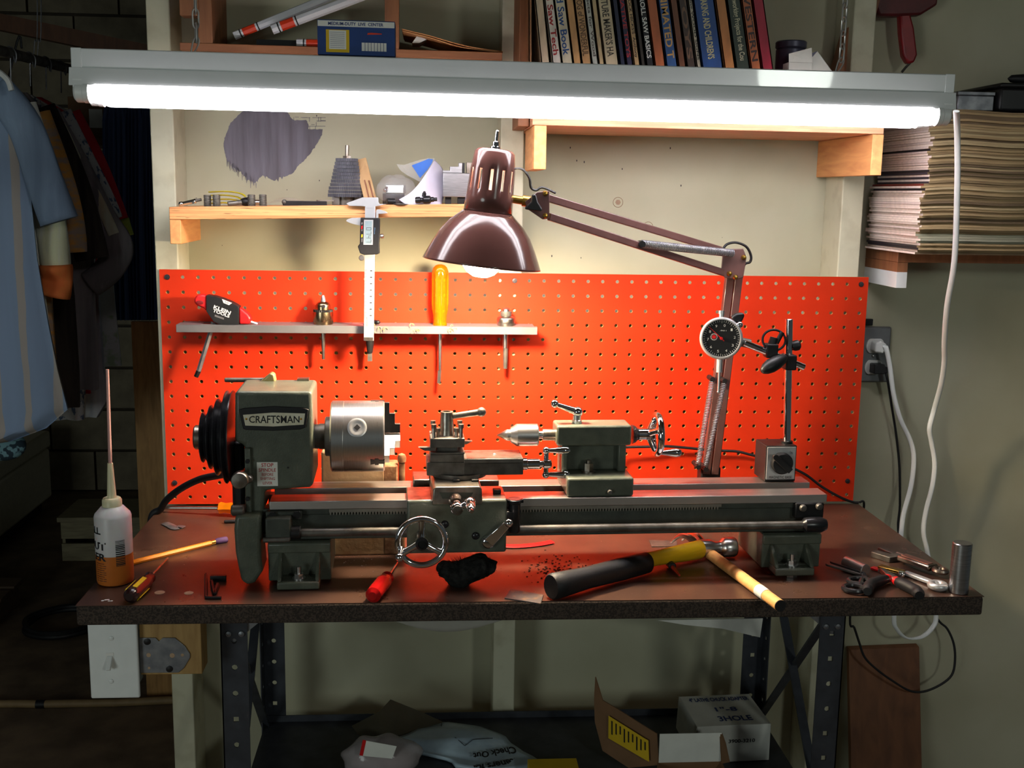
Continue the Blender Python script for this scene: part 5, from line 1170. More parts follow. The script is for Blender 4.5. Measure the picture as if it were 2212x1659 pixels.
# prop block the leaning tubes rest on
a = uy(560, 86, .0); o = M().box(a.x, a.x + .09, -.03, .06, zuS(a.x), zuS(a.x) + .012).obj('dark_board', MT['black_plastic'], None, at=(a.x, 0, zuS(a.x))); tag(o, 'dark flat board under the leaning white tubes', 'board')
# plywood scraps
cs2 = thing('thin_plywood_scrap', 'pair of thin warped plywood sheets slumped on the pine shelf', 'plywood', (.47, 0, zuS(.47)))
for k in range(2):
    P = [uy(868 + k * 2, 62 + k * 4, -.05), uy(930, 77 + k * 4, -.05), uy(985, 93 + k * 5, -.05), uy(1030, 103 + k * 3, -.05), uy(1086, 110.5 + k * 1, -.05)]
    P = catmull(P, 5); m = M(); n = len(P)
    for i, p in enumerate(P):
        zz_ = max(p.z, zuS(p.x) + .0006 + .0016 * (1 - k)); m.v += [Vector((p.x, -.05, zz_)), Vector((p.x, .07, zz_)), Vector((p.x, .07, zz_ - .0014)), Vector((p.x, -.05, zz_ - .0014))]
    for i in range(n - 1):
        for a, b in ((0, 1), (1, 2), (2, 3), (3, 0)): m.f.append((4 * i + a, 4 * i + b, 4 * i + 4 + b, 4 * i + 4 + a))
    m.f += [(0, 1, 2, 3), tuple(4 * (n - 1) + j for j in range(4))]; m.obj('sheet', MT['pine'], cs2, ang=30)
a = uy(905, 92, -.03); o = M().slab([uy(890, 93, -.03), uy(902, 76, -.03), uy(921, 85, -.03), uy(906, 93, -.03)], (0, .05, 0)).obj('paper_scrap', MT['paper'], None, at=(a.x, -.01, a.z)); tag(o, 'crumpled white paper scrap under the warped plywood sheets', 'paper')
# blue carton standing on the light fixture
yb0 = YFX - .028; a = uy(686, 107, yb0); b = uy(853, 36, yb0); zf = (FM @ Vector(((a.x + b.x) / 2 - TL.x, .03, 0))).z + .0016
sl_ = ex.z / ex.x
bc = thing('live_centre_carton', 'small blue and white carton standing on the shop light', 'box', ((a.x + b.x) / 2, YFX, zf)); h_ = b.z - a.z; w_ = b.x - a.x
def bp(u, v, d=0): return Vector((a.x + w_ * u, yb0 + d, zf + (w_ * (u - .5)) * sl_ + h_ * v))
MT['carton_blue'] = mat('navy_carton', (30, 62, 122), .45, var=.05)
M().slab([bp(0, 0), bp(1, 0), bp(1, 1), bp(0, 1)], (0, .044, 0)).obj('carton_body', MT['carton_blue'], bc, bevel=.0005)
fl_ = lambda pts, nm, mt, d=-.0003: M().slab([bp(u, v, d) for u, v in pts], (0, .0004, 0)).obj(nm, mt, bc)
fl_([(.006, .81), (.994, .81), (.994, .975), (.006, .975)], 'title_band', MT['paper']); fl_([(.11, .07), (.41, .07), (.41, .72), (.11, .72)], 'yellow_panel', MT['yellow_paper']); fl_([(.15, .16), (.37, .16), (.37, .70), (.15, .70)], 'chart_panel', MT['paper'], -.0006)
fl_([(.57, .13), (.89, .13), (.89, .37), (.57, .37)], 'table_panel', MT['paper']); fl_([(.64, .60), (.83, .62), (.83, .645), (.70, .66), (.65, .65)], 'red_sketch', MT['tube_red'], -.0003)
text('MEDIUM-DUTY  LIVE  CENTER', lambda u, v: bp(.14 + .71 * u, .845 + .095 * v, -.0008), 'carton_lettering', MT['blue_print'], bc, bold=.02)
m = M()
for k in range(7): x = .61 + k * .04; m.add([bp(x, .13, -.0005), bp(x + .006, .13, -.0005), bp(x + .006, .37, -.0005), bp(x, .37, -.0005)], [(0, 1, 2, 3)])
for k in range(9): v = .2 + k * .055; m.add([bp(.165, v, -.0009), bp(.35, v, -.0009), bp(.35, v + .008, -.0009), bp(.165, v + .008, -.0009)], [(0, 1, 2, 3)])
o = m.obj('printed_rules', MT['blue_print'], bc, ang=0); o['kind'] = 'stuff'

# ================================================================== right shelf with books
RY = -.16; ra = uy(1150, 270, RY); rb_ = uy(1909, 290, RY); zb2 = ra.z; zt2 = zb2 + .021
rs_ = thing('book_shelf', 'pine shelf full of woodworking books below the shop light', 'shelf', (.89, 0, zb2))
rs_['label'] = 'pine plank shelf on block brackets carrying the row of books'
MT['pine_front'] = wood('pine_shelf_edge', (226, 168, 128), (204, 140, 104), (3, 30, 60))
M().slab([(ra.x, RY, zb2), (rb_.x, RY, rb_.z), (rb_.x, RY, rb_.z + .021), (ra.x, RY, zt2)], (0, WB0 - RY - .001, 0)).obj('plank', MT['pine_front'], rs_, bevel=.001)
def bracket(pl, pr_, pyb, x0=None):
    xa = uy(pl, 330, RY + .002).x; xb = uy(pr_, 330, RY + .002).x; zq = uy((pl + pr_) / 2, pyb, RY + .002).z; zt = min(ra.z, rb_.z) if False else ra.z + (rb_.z - ra.z) * (xa - ra.x) / (rb_.x - ra.x)
    M().box(xa, xb, RY + .002, WB0 - .001 if xa > .62 else .0055, zq, zt - .0003).obj('bracket', MT['pine_y'], rs_, bevel=.001)
bracket(1153, 1180, 366); bracket(1883, 1907, 379)
xa = uy(1116, 100, -.12).x; xb = uy(1140, 100, -.12).x
M().box(xa + .004, xb + .004, -.12, .0055, zb2 - .0, 2.0).obj('end_panel', MT['pine_dark'], rs_, bevel=.001)
YBK = -.145
bk = [  # px left, px right at y=122, rgb, name words, text, text rgb, tilt, height
 (1142, 1151, (150, 104, 70), 'thin brown', None, None, 6, .24), (1153, 1162, (28, 26, 30), 'thin black', None, None, 7, .23),
 (1163, 1183, (206, 186, 160), 'plain beige', None, None, 9.0, .25), (1184, 1205, (222, 214, 204), 'white-spined', 'The Saw Tech', (150, 24, 30), 9.4, .27),
 (1206, 1231, (214, 204, 178), 'cream', 'Band Saw Book', (24, 70, 130), 9.6, .265), (1232, 1251, (206, 158, 104), 'tan', None, None, 9.8, .26),
 (1252, 1274, (196, 152, 104), 'brown-tan', 'CATALOG of WONDERFUL', (90, 66, 44), 9.9, .262), (1275, 1290, (190, 192, 184), 'pale grey', 'Projects for Wood', (90, 84, 80), 10, .25),
 (1291, 1304, (196, 172, 132), 'slim buff', None, None, 10.2, .25), (1305, 1336, (206, 190, 158), 'wide buff', "FURNITURE MAKER'S HA", (60, 52, 44), 10.4, .26),
 (1337, 1350, (30, 36, 66), 'narrow navy', None, None, 10.8, .25), (1351, 1366, (44, 40, 72), 'violet-navy', 'CREATIVE TOYS', (170, 40, 50), 11, .255),
 (1367, 1381, (200, 166, 120), 'ochre', "SHERLOCK HICKS'S  Anthony", (60, 40, 30), 11.2, .25), (1382, 1393, (50, 40, 36), 'dark brown', None, None, 11.4, .24),
 (1394, 1411, (22, 22, 30), 'black', 'SCROLL SAW BASICS', (226, 224, 220), 11.6, .235), (1412, 1436, (190, 104, 62), 'orange-brown', None, None, 11.9, .245),
 (1437, 1462, (48, 88, 146), 'mid-blue', 'ANIMATED T', (206, 160, 96), 12.2, .25), (1463, 1480, (120, 72, 48), 'slim reddish brown', None, None, 12.5, .24),
 (1481, 1501, (70, 54, 48), 'umber', 'TOYS', (120, 90, 70), 12.8, .24), (1502, 1513, (196, 184, 164), 'off-white', 'Making WOOD SIGNS', (30, 28, 30), 13, .245),
 (1514, 1561, (40, 82, 150), 'wide royal blue', "TOYMAKING AND CHILDREN'S", (210, 200, 150), 13.3, .26), (1562, 1586, (206, 136, 78), 'bright orange', None, None, 13.8, .25),
 (1587, 1618, (48, 60, 50), 'dark green', 'Woodworking Projects for the Cou', (196, 190, 160), 14.2, .255), (1619, 1642, (190, 104, 60), 'rust-orange', 'WESTERN', (60, 40, 40), 14.6, .25),
 (1643, 1668, (176, 30, 60), 'crimson', None, None, 15, .27)]
MT['pages'] = mat('book_pages', (214, 200, 172), .8, var=.08)
prev = None
for (pl, pr_, col, nm, tx, tc, tl, hh) in bk:
    if tl == 6: tl = 1.2
    elif tl == 7: continue
    elif tl < 9.2: tl = 7.2
    elif tl < 9.8: tl = 8.8
    else: tl = 8.8 + (tl - 9.8) * .55
    hh = .19 + (hh - .23) * .5; th = radians(tl)
    A = uy(pl, 122, YBK); B_ = uy(pr_, 122, YBK); w_ = (B_.x - A.x) * cos(th) * .95
    zsh = zt2 + (rb_.z - ra.z) * .5; xbm = A.x + math.tan(th) * (A.z - zsh)
    if prev is not None:
        px_, pw_, pt_, ph_ = prev; zt_q = min(hh * cos(th), ph_ * cos(pt_))
        xbm = max(xbm, px_ + pw_ / cos(pt_) + max(0, zt_q * (math.tan(th) - math.tan(pt_))) + .0004)
    prev = (xbm, w_, th, hh)
    sl2 = zt2 + (rb_.z - ra.z) * (xbm - ra.x) / (rb_.x - ra.x)
    Mx = Matrix.Translation((xbm, YBK, sl2 + .0006)) @ Matrix.Rotation(-th, 4, 'Y')
    t = thing('book', '%s book' % nm + (' with spine lettering' if tx else ' with a plain spine') + ' leaning in the shelf row', 'book', (xbm, YBK, sl2), 0, 'books on the pine shelf')
    dp_ = .16
    cm = mat('book_' + nm.replace(' ', '_').replace('-', '_'), col, .5, c2=tuple(int(v * .86) for v in col), sc=60, stretch=(1, 1, .3))
    m = M().box(0, .0016, 0, dp_, 0, hh, Mx).box(w_ - .0016, w_, 0, dp_, 0, hh, Mx).box(0, w_, 0, .0014, 0, hh, Mx); m.obj('cover', cm, t)
    M().box(.0017, w_ - .0017, .0015, dp_ - .004, .003, hh - .003, Mx).obj('page_block', MT['pages'], t)
    if tx:
        tm = plain('spine_print_' + nm.replace(' ', '_').replace('-', '_'), tc, .5); hh_t = min(w_ * .62, .011); z1 = min(hh - .004, .196); z0 = .085
        text(tx, (lambda u, v, Mx=Mx, w_=w_, h2=hh_t, z0=z0, z1=z1: Mx @ Vector((w_ / 2 - h2 / 2 + h2 * v, -.0003, z1 + (z0 - z1) * u))), 'spine_lettering', tm, t, bold=.02)
# white cartons on the book shelf
zW = zt2 + (rb_.z - ra.z) * .95 - .0
a = uy(1682, 146, -.13); b = uy(1734, 118, -.13)
c1 = thing('white_carton', 'small white carton with an open top beside the crimson book', 'box', (a.x + .02, -.11, zW))
Mx = Matrix.Translation((a.x + .0285, -.128, zW + .0006)) @ Matrix.Rotation(-.0, 4, 'Y')
hgt = b.z - zW - .012; M().box(-.012, .026, 0, .03, 0, hgt, Mx).obj('carton_body', MT['paper'], c1, bevel=.0006)
M().slab([Mx @ Vector(p) for p in ((-.012, 0, hgt), (.026, 0, hgt), (.022, -.004, hgt + .022), (-.014, -.004, hgt + .012))], (0, .0008, 0)).obj('flap', MT['paper'], c1)
MT['grey_tin'] = mat('violet_grey_tin', (84, 82, 100), .4, .3, var=.08)
c = uy(1716, 117, -.07); c2 = uy(1716, 86, -.07)
t = thing('grey_tin', 'round violet-grey tin behind the white cartons', 'tin', (c.x, -.05, zW)); M().rcyl((c.x, -.05, zW), (c.x, -.05, c2.z - .012), .024, .002, 28).obj('tin_body', MT['grey_tin'], t); M().rcyl((c.x, -.05, c2.z - .012), (c.x, -.05, c2.z), .0252, .002, 28).obj('lid', MT['grey_tin'], t)
t = thing('white_carton', 'white carton tipped on its corner at the end of the books', 'box', (uy(1772, 150, -.1).x, -.1, zW))
a = uy(1766, 110, -.12); h2 = a.z - zW
P = [(a.x, a.z), (a.x + .034, a.z - .04), (a.x + .004, zW + .0008), (a.x - .03, a.z - .036)]
M().prism([(P[0][0], P[0][1]), (P[1][0], P[1][1]), (P[2][0], P[2][1]), (P[3][0], P[3][1])], -.12, -.06).obj('carton_body', MT['paper'], t, bevel=.0006)
M().slab([(P[0][0], -.1205, P[0][1]), (P[0][0] - .03, -.1205, P[0][1] - .012), (P[3][0] - .004, -.1205, P[3][1] - .002), (P[3][0], -.1205, P[3][1])], (0, .0008, 0)).obj('dark_flap', MT['grey_tin'], t)
# diagonal brace above the shelf
a = uy(1822, 165, .045); b = uy(1940, -260, .045); o = M().bar((a.x, .045, a.z), (b.x, .045, b.z), .04, .036, (0, 1, 0)).obj('diagonal_brace', MT['pine_dark'], None, at=(a.x, .045, a.z)); tag(o, 'brown diagonal wooden brace nailed above the end of the bookshelf', 'brace')
# hanging red-handled tool
YH2 = .05; rt = thing('red_handled_saw', 'tool with dark red handle hanging on the wall beside the brace', 'saw', uy(1960, 100, YH2))
rt['label'] = 'dark red handled tool hanging on the wall beside the diagonal brace'; rt['category'] = 'hand tool'
MT['dkred'] = mat('dark_red_paint', (128, 20, 26), .4, var=.12)
M().slab([uy(x, y, YH2) for x, y in ((1944, 22), (1964, 16), (1976, 60), (1983, 118), (1976, 135), (1962, 138), (1952, 120), (1946, 70))], (0, .018, 0)).obj('handle', MT['dkred'], rt, bevel=.004)
M().slab([uy(x, y, YH2 - .004) for x, y in ((1888, -40), (2030, -40), (2026, 10), (1990, 32), (1940, 34), (1900, 34), (1890, 10))], (0, .026, 0)).obj('tool_body', mat('dull_maroon', (84, 26, 28), .5, var=.15), rt, bevel=.004)
M().tube([uy(1966, 136, YH2 + .008), uy(1956, 146, YH2 + .008), uy(1948, 156, YH2 + .008)], .0022, 6).obj('hook', MT['steel_dark'], rt)
M().cyl(uy(1960, -20, WB0), uy(1960, -20, YH2 - .006), .003, n=10).obj('wall_peg', MT['steel_dark'], rt)

# ================================================================== magazine shelf on the right
ms0 = uy(1938, 575, -.05); ZMG = uy(1938, 540, -.05).z - .002
msf = thing('magazine_shelf', 'brown shelf plank with a part white painted bracket under the magazines', 'shelf', (1.5, .02, ZMG))
M().box(ms0.x, 2.1, -.05, WB0 - .001, ZMG - .019, ZMG).obj('plank', MT['pine_dark'], msf, bevel=.0012)
xq = uy(1959, 600, -.05).x; zq0 = uy(1948, 622, -.05).z; zmid = zq0 + (ZMG - .019 - zq0) * .62
M().box(ms0.x + .0005, xq, -.05, WB0 - .001, zmid, ZMG - .0193).obj('bracket_upper', MT['pine_dark'], msf)
M().box(ms0.x + .0005, xq, -.05, WB0 - .001, zq0, zmid).obj('bracket_painted', MT['white_plastic'], msf)
M().box(2.0, 2.02, -.05, WB0 - .001, zq0, ZMG - .0193).obj('bracket', MT['pine_dark'], msf)
rm_ = random.Random(21); z = ZMG; MX0, MY0 = 1.236, -.150
spcol = [(226, 206, 196), (214, 196, 188), (232, 214, 204), (206, 188, 176), (238, 222, 210)]
dkcol = [(40, 34, 40), (120, 40, 34), (60, 50, 60), (220, 205, 196), (150, 60, 50)]
mats_p = [mat('aged_pages_%d' % i, c, .85, c2=tuple(int(v * .9) for v in c), sc=240, stretch=(.08, .08, 4), lo=.4, hi=.6) for i, c in enumerate([(186, 158, 116), (150, 126, 92), (200, 176, 134), (128, 106, 80), (176, 172, 148)])]
mats_s = [mat('magazine_spine_%d' % i, c, .55, var=.08, sc=80) for i, c in enumerate(spcol)]; mats_d = [mat('magazine_spine_dark_%d' % i, c, .5, var=.1, sc=80) for i, c in enumerate(dkcol)]
ztop = uy(1985, 236, MY0).z; nm = 0; N_ = 62; tt = (ztop - ZMG) / N_
meshes = {}
for i in range(N_):
    th = tt; zr = i / N_; amp = .0036 * min(1, zr * 2.2)
    ox = rm_.uniform(-.004, .004); oy = rm_.uniform(-.006, .006)
    if i > 30: ox += .008
    mid = 26 < i < 37; ms = rm_.choice(mats_d if mid or i in (2, 3, 45, 46) else mats_s); mp = mats_p[rm_.randrange(4)] if not 4 < i < 9 else mats_p[4]
    m = M(); NX = 16; Ln = .42; Dp = .21; fm = []
    for k in range(NX + 1):
        x = Ln * k / NX; dz = amp * (sin(x * 30 + .6) * .6 - .7 * math.exp(-(x / .03) ** 2)) - .002 * min(1, zr * 3) * (x > .3)
        for (yy, zz_) in ((0, 0), (Dp, 0), (Dp, th * .93), (0, th * .93)): m.v.append(Vector((x, yy, zz_ + dz)))
    for k in range(NX):
        for a, b in ((0, 1), (1, 2), (2, 3), (3, 0)): m.f.append((4 * k + a, 4 * k + b, 4 * k + 4 + b, 4 * k + 4 + a)); fm.append(0)
    m.f += [(0, 1, 2, 3), tuple(4 * NX + j for j in range(4))]; fm += [1, 0]
    me = m.mesh('magazine', mp, ang=30); me.materials.append(ms)
    # faces keep their order through the builder, so the spine face is known
    for p_, f_ in zip(me.polygons, fm): p_.material_index = f_
    o = inst(me, 'magazine', loc=(MX0 + ox, MY0 + oy, z)); z += th
    kind_ = 'dark-spined' if ms in mats_d else 'pale-spined'
    tag(o, '%s magazine with yellowed pages in the tall stack on the shelf' % kind_, 'magazine', '%s magazines in the stack' % kind_)
# things on top of the magazines
zm = z + .002
a = uy(2075, 226, -.12); b = uy(2150, 190, -.12)
t = thing('grey_metal_box', 'small grey metal box lying on top of the magazine stack', 'box', (a.x + .03, -.09, zm)); hB = .03
M().box(a.x - .005, b.x, -.12, -.06, zm, zm + hB - .006).obj('box_body', MT['galv'], t, bevel=.0015); M().box(a.x - .006, b.x + .001, -.121, -.059, zm + hB - .006, zm + hB).obj('lid', MT['galv'], t, bevel=.001)
t = thing('black_case', 'black case lying on the magazines beside the grey box', 'case', (b.x + .06, -.07, zm)); M().box(b.x + .004, b.x + .2, -.13, .04, zm, zm + .036).obj('case_body', MT['black_plastic'], t, bevel=.004); M().box(b.x + .0035, b.x + .2, -.131, .041, zm + .0365, zm + .044).obj('lid', MT['black_plastic'], t, bevel=.003)
t = thing('black_handle_tool', 'rounded black handled tool lying on top of the black case', 'tool', (b.x + .1, -.08, zm + .044)); M().rev([(.001, 0), (.006, .006), (.0085, .03), (.009, .12), (.006, .15)], (b.x + .03, -.1, zm + .0535), (1, .1, 0), 18).obj('handle', MT['black_rubber'], t); M().cyl((b.x + .17, -.086, zm + .0535), (b.x + .22, -.081, zm + .0535), .004, n=12).obj('shaft', MT['steel_dark'], t)
# ================================================================== things lying on the bench
def on(px, py, h=0): p = uz(px, py, ZT + h); return p
# oil bottle
c = on(250, 1256); YB_ = c.y; kb = (uy(250, 1200, YB_) - CAM).dot(FW) / FPX
ob = thing('squeeze_bottle', 'half-full translucent squeeze bottle with a long spout on the bench corner', 'bottle', (c.x, YB_, ZT))
def zb(py): return uy(250, py, YB_).z - ZT
zlvl = zb(1192) ; Rb = 38.5 * kb
MT['oil'] = mat('amber_oil', (188, 104, 40), .3, var=.06, sss=.1); MT['milk'] = mat('translucent_bottle', (204, 200, 200), .38, var=.03, sss=.3); MT['cream_cap'] = mat('cream_plastic_cap', (214, 206, 168), .4, var=.03, sss=.1)
M().rev([(Rb - .004, 0), (Rb - .001, .0015), (Rb, .005), (Rb, zlvl)], (c.x, YB_, ZT), (0, 0, 1), 44).obj('oil_filled_base', MT['oil'], ob)
zs1 = zb(1108); zs2 = zb(1094)
M().rev([(Rb, zlvl), (Rb, zs1 - .004), (Rb - .0012, zs1), (Rb * .62, zs2), (Rb * .5, zs2 + .002)], (c.x, YB_, ZT), (0, 0, 1), 44).obj('bottle_body', MT['milk'], ob)
z1, z2 = zs2 + .0005, zb(1075); Rc = 20.5 * kb
M().rev([(Rc, z1), (Rc, z2 - .003), (Rc - .002, z2), (Rc * .5, z2 + .0005)], (c.x, YB_, ZT), (0, 0, 1), 32).obj('cap', MT['cream_cap'], ob)
z3 = zb(1000); M().rev([(10 * kb, z2), (9.4 * kb, z2 + .004), (5.6 * kb, z3), (3 * kb, z3)], (c.x, YB_, ZT), (0, 0, 1), 20).obj('spout', MT['cream_cap'], ob)
e = uy(232, 798, YB_); MT['straw'] = mat('pinkish_clear_tube', (190, 150, 146), .25, var=.04, alpha=.85)
M().cyl((c.x, YB_, ZT + z3 - .004), e, .0026, .0021, 12).obj('straw', MT['straw'], ob)
def cylwrap(a0, a1, z0, z1, R): return lambda u, v: Vector((c.x + R * sin(a0 + (a1 - a0) * u), YB_ - R * cos(a0 + (a1 - a0) * u), ZT + z0 + (z1 - z0) * v))
Rw = Rb + .0003
for s_, y0, y1, a0, a1 in (('ALL', 1145, 1130, -86, -26), ('LAYOUT', 1178, 1161, -162, -9), ('OILER', 1201, 1185, -126, -10)):
    text(s_, cylwrap(radians(a0), radians(a1), zb(y0), zb(y1), Rw), 'bottle_lettering', MT['black_print'], ob, bold=.03)
m = M(); rb = random.Random(2); z = 1158
while z < 1212: 
    hgt = rb.choice((1.2, 2, 2.6)); f_ = cylwrap(radians(20), radians(50), zb(z + hgt), zb(z), Rw); m.add([f_(0, 0), f_(.33, 0), f_(.66, 0), f_(1, 0), f_(1, 1), f_(.66, 1), f_(.33, 1), f_(0, 1)], [(0, 1, 6, 7), (1, 2, 5, 6), (2, 3, 4, 5)]); z += hgt + rb.choice((1.2, 1.8))
o = m.obj('barcode', MT['black_print'], ob, ang=0); o['kind'] = 'stuff'
m = M()
for k in range(9):
    y_ = 1206 + k * 4.6; f_ = cylwrap(radians(-50), radians(-12 if k % 3 else -18), zb(y_ + 1.6), zb(y_), Rw); m.add([f_(0, 0), f_(.5, 0), f_(1, 0), f_(1, 1), f_(.5, 1), f_(0, 1)], [(0, 1, 4, 5), (1, 2, 3, 4)])
o = m.obj('small_print', mat('brown_print', (96, 50, 30), .6), ob, ang=0); o['kind'] = 'stuff'
# pencil
a = on(282, 1216, .0038); b = on(455, 1173, .0038); d = (b - a).normalized()
pn = thing('pencil', 'orange hexagonal pencil with a purple eraser lying on the bench', 'pencil', (a.x, a.y, ZT))
M().cyl(a, b, .0038, n=6).obj('barrel', mat('orange_pencil_paint', (238, 142, 28), .3, var=.04), pn); q = on(464, 1170.5, .0038)
M().cyl(b, q, .0039, n=14).obj('ferrule', MT['brass'], pn); e = on(491, 1165, .0046); M().rev([(.0036, 0), (.0052, .004), (.0052, (e - q).length - .002), (.004, (e - q).length)], q, e - q, 12).obj('eraser', mat('purple_eraser', (70, 46, 92), .7, var=.06), pn)
tip = a - d * .016; M().cyl(a, tip, .0036, .0006, 12).obj('point', MT['pine'], pn)
# small screwdriver, black and yellow
def driver(name, label, tail, neck, tipp, r, mats, flutes=6, blade_r=.0016, stripe=None):
    a = on(*tail, r); b = on(*neck, r); c_ = on(*tipp, blade_r + .0006); c_.z = max(ZT + blade_r, c_.z)
    t = thing(name, label, 'screwdriver', (a.x, a.y, ZT)); d = (b - a); L = d.length; x_, y_, dd = basis(d); m = M(); n = flutes * 4; R = []
    for rr, tt in ((.5, 0), (.92, .06), (1, .14), (1, .62), (.86, .78), (.66, .88), (.8, .96), (.6, 1)):
        R.append(len(m.v))
        for i in range(n): an = 2 * pi * i / n; q = r * rr * (1 - .1 * (.5 - .5 * cos(an * flutes)) * (1 if .1 < tt < .7 else 0)); m.v.append(a + dd * (L * tt) + x_ * (q * cos(an)) + y_ * (q * sin(an)))
    for p, q in zip(R, R[1:]):
        for i in range(n): j = (i + 1) % n; m.f.append((p + i, p + j, q + j, q + i))
    m.f += [tuple(range(n)), tuple(R[-1] + i for i in range(n))]; m.obj('handle', mats[0], t)
    if stripe: 
        for an in stripe: u = x_ * cos(an) + y_ * sin(an); M().bar(a + dd * (L * .16) + u * r * .99, a + dd * (L * .62) + u * r * .99, r * .55, .0012, u).obj('stripe', mats[1], t)
    M().cyl(b - dd * .004, c_, blade_r, n=12).obj('blade', MT['steel_worn'], t); return t
MT['dkmaroon'] = mat('black_maroon_plastic', (40, 22, 22), .25, var=.1); MT['yellowp'] = mat('yellow_plastic', (220, 196, 30), .4, var=.04)
driver('screwdriver', 'short black screwdriver with yellow stripes lying by the squeeze bottle', (279, 1290), (325, 1246), (362, 1206), .0105, (MT['dkmaroon'], MT['yellowp']), stripe=(0.3, 1.9, 3.9, 5.2))
MT['redtrans'] = mat('clear_red_plastic', (196, 26, 26), .15, trans=.35, var=.05)
driver('screwdriver', 'red-handled screwdriver pointing under the lathe bed', (804, 1288), (838, 1246), (858, 1216), .0115, (MT['redtrans'], MT['redtrans']))
# orange screwdriver at the back left
a = on(345, 1103, .003); b = on(472, 1104, .008); t = thing('screwdriver', 'long orange-handled screwdriver lying behind the gear guard', 'screwdriver', (a.x, a.y, ZT)); a.z = ZT + .004; b.z = ZT + .0095
M().cyl(a, b, .0028, n=14).obj('blade', MT['steel'], t); d = (b - a).normalized(); M().rev([(.006, 0), (.0105, .003), (.0085, .012), (.0095, .02), (.0095, .075), (.006, .085)], b, d, 6).obj('handle', mat('orange_yellow_plastic', (240, 140, 14), .15, trans=.4, var=.08), t)
t.location = a
# grey curled chip
P = [on(357, 1130, .0015), on(368, 1135, .0015), on(380, 1141, .0015), on(393, 1136, .0015)]
o = M().tube(catmull(P, 5), .004, 8, flat=(.0075, .0014), up=(.5, .8, 0)).obj('curled_chip', MT['galv'], None, at=(P[1].x, P[1].y, ZT)); tag(o, 'small curled grey scrap on the bench near the pencil', 'scrap')
# black clip by the gear guard
c = on(500, 1127, .003); o = M().rcyl((c.x - .012, c.y, ZT + .0032), (c.x + .014, c.y + .002, ZT + .0032), .003, .001, 10).obj('black_pin', MT['black_oxide'], None, at=(c.x, c.y, ZT)); tag(o, 'short black pin lying by the orange screwdriver handle', 'pin')
# hex keys
def hexkey(name, label, pts, r):
    P = [on(x, y, r) for x, y in pts]; t = M().tube([P[0], P[1] + (P[0] - P[1]).normalized() * .004, P[1] + (P[2] - P[1]).normalized() * .0005 + (P[0] - P[1]).normalized() * .001, P[1] + (P[2] - P[1]).normalized() * .004, P[2]], r, 6).obj(name, MT['black_oxide'], None, at=(P[1].x, P[1].y, ZT)); tag(t, label, 'hex key', 'hex keys on the bench'); return t
hexkey('hex_key', 'long thin black hex key lying near the gear guard', [(445, 1240), (445, 1291), (478, 1291)], .0022)
hexkey('hex_key', 'short black hex key between the long hex key and black block', [(457, 1255), (463, 1284), (470, 1262)], .0026)
c = on(472, 1254); o = M().box(-.011, .011, -.004, .004, 0, .008, Matrix.Translation((c.x, c.y, ZT))).obj('black_block', MT['black_oxide'], None, bevel=.001, at=(c.x, c.y, ZT)); tag(o, 'small black steel block lying beside the short hex key', 'block')
# fuzzy dark pad
MT['pad'] = mat('dark_scouring_pad', (44, 44, 42), .95, c2=(24, 24, 24), sc=120, bump=1.0, bsc=260, spec=.1)
c = on(1008, 1262); rg = random.Random(8); m = M().sph((0, 0, 0), 1, 40, 24)
from mathutils import noise
for i, v in enumerate(m.v):
    n_ = v.normalized(); dsp = 1 + .16 * noise.noise(n_ * 2.2) + .05 * noise.noise(n_ * 9) + .03 * noise.noise(n_ * 22)
    p = Vector((n_.x * .041 * dsp, n_.y * .024 * dsp, .019 + n_.z * .019 * dsp)); p.z += .013 * max(0, n_.x) ** 1.5 + .004 * sin(n_.x * 5); 
    m.v[i] = Vector((c.x + p.x, c.y + p.y, ZT + max(0, p.z)))
pad = thing('scouring_pad', 'fuzzy black scouring pad lying in front of the apron', 'scouring pad', (c.x, c.y, ZT)); m.obj('pad', MT['pad'], pad, ang=80)
m = M()
for k in range(420):
    v = rg.choice(m.v) if m.v and False else None
    an = rg.uniform(0, 2 * pi); ph = rg.uniform(.0, 1.2); n_ = Vector((cos(an) * cos(ph), sin(an) * cos(ph), sin(ph)))
    p = Vector((c.x + n_.x * .041, c.y + n_.y * .024, ZT + .019 + n_.z * .019 + .013 * max(0, n_.x) ** 1.5)); q = p + Vector((n_.x, n_.y, n_.z * .6 + .2)) * rg.uniform(.002, .006) + Vector((rg.uniform(-.002, .002), 0, 0)); w_ = Vector((.0002, 0, .0001)); p = p - n_ * .003; m.add([p - w_, p + w_, q], [(0, 1, 2)])
o = m.obj('fuzz', MT['pad'], pad, ang=0); o['kind'] = 'stuff'
# thin plate
P = [on(x, y) for x, y in ((1103, 1275), (1174, 1287), (1168, 1306), (1090, 1294))]
MT['stained'] = mat('stained_dark_plate', (70, 68, 68), .5, .3, c2=(130, 96, 66), sc=70, lo=.55, hi=.75)
o = M().slab(P, (0, 0, .0016)).obj('metal_plate', MT['stained'], None, at=P[0]); tag(o, 'thin dark stained metal plate on the bench edge by the hammer grip', 'plate')
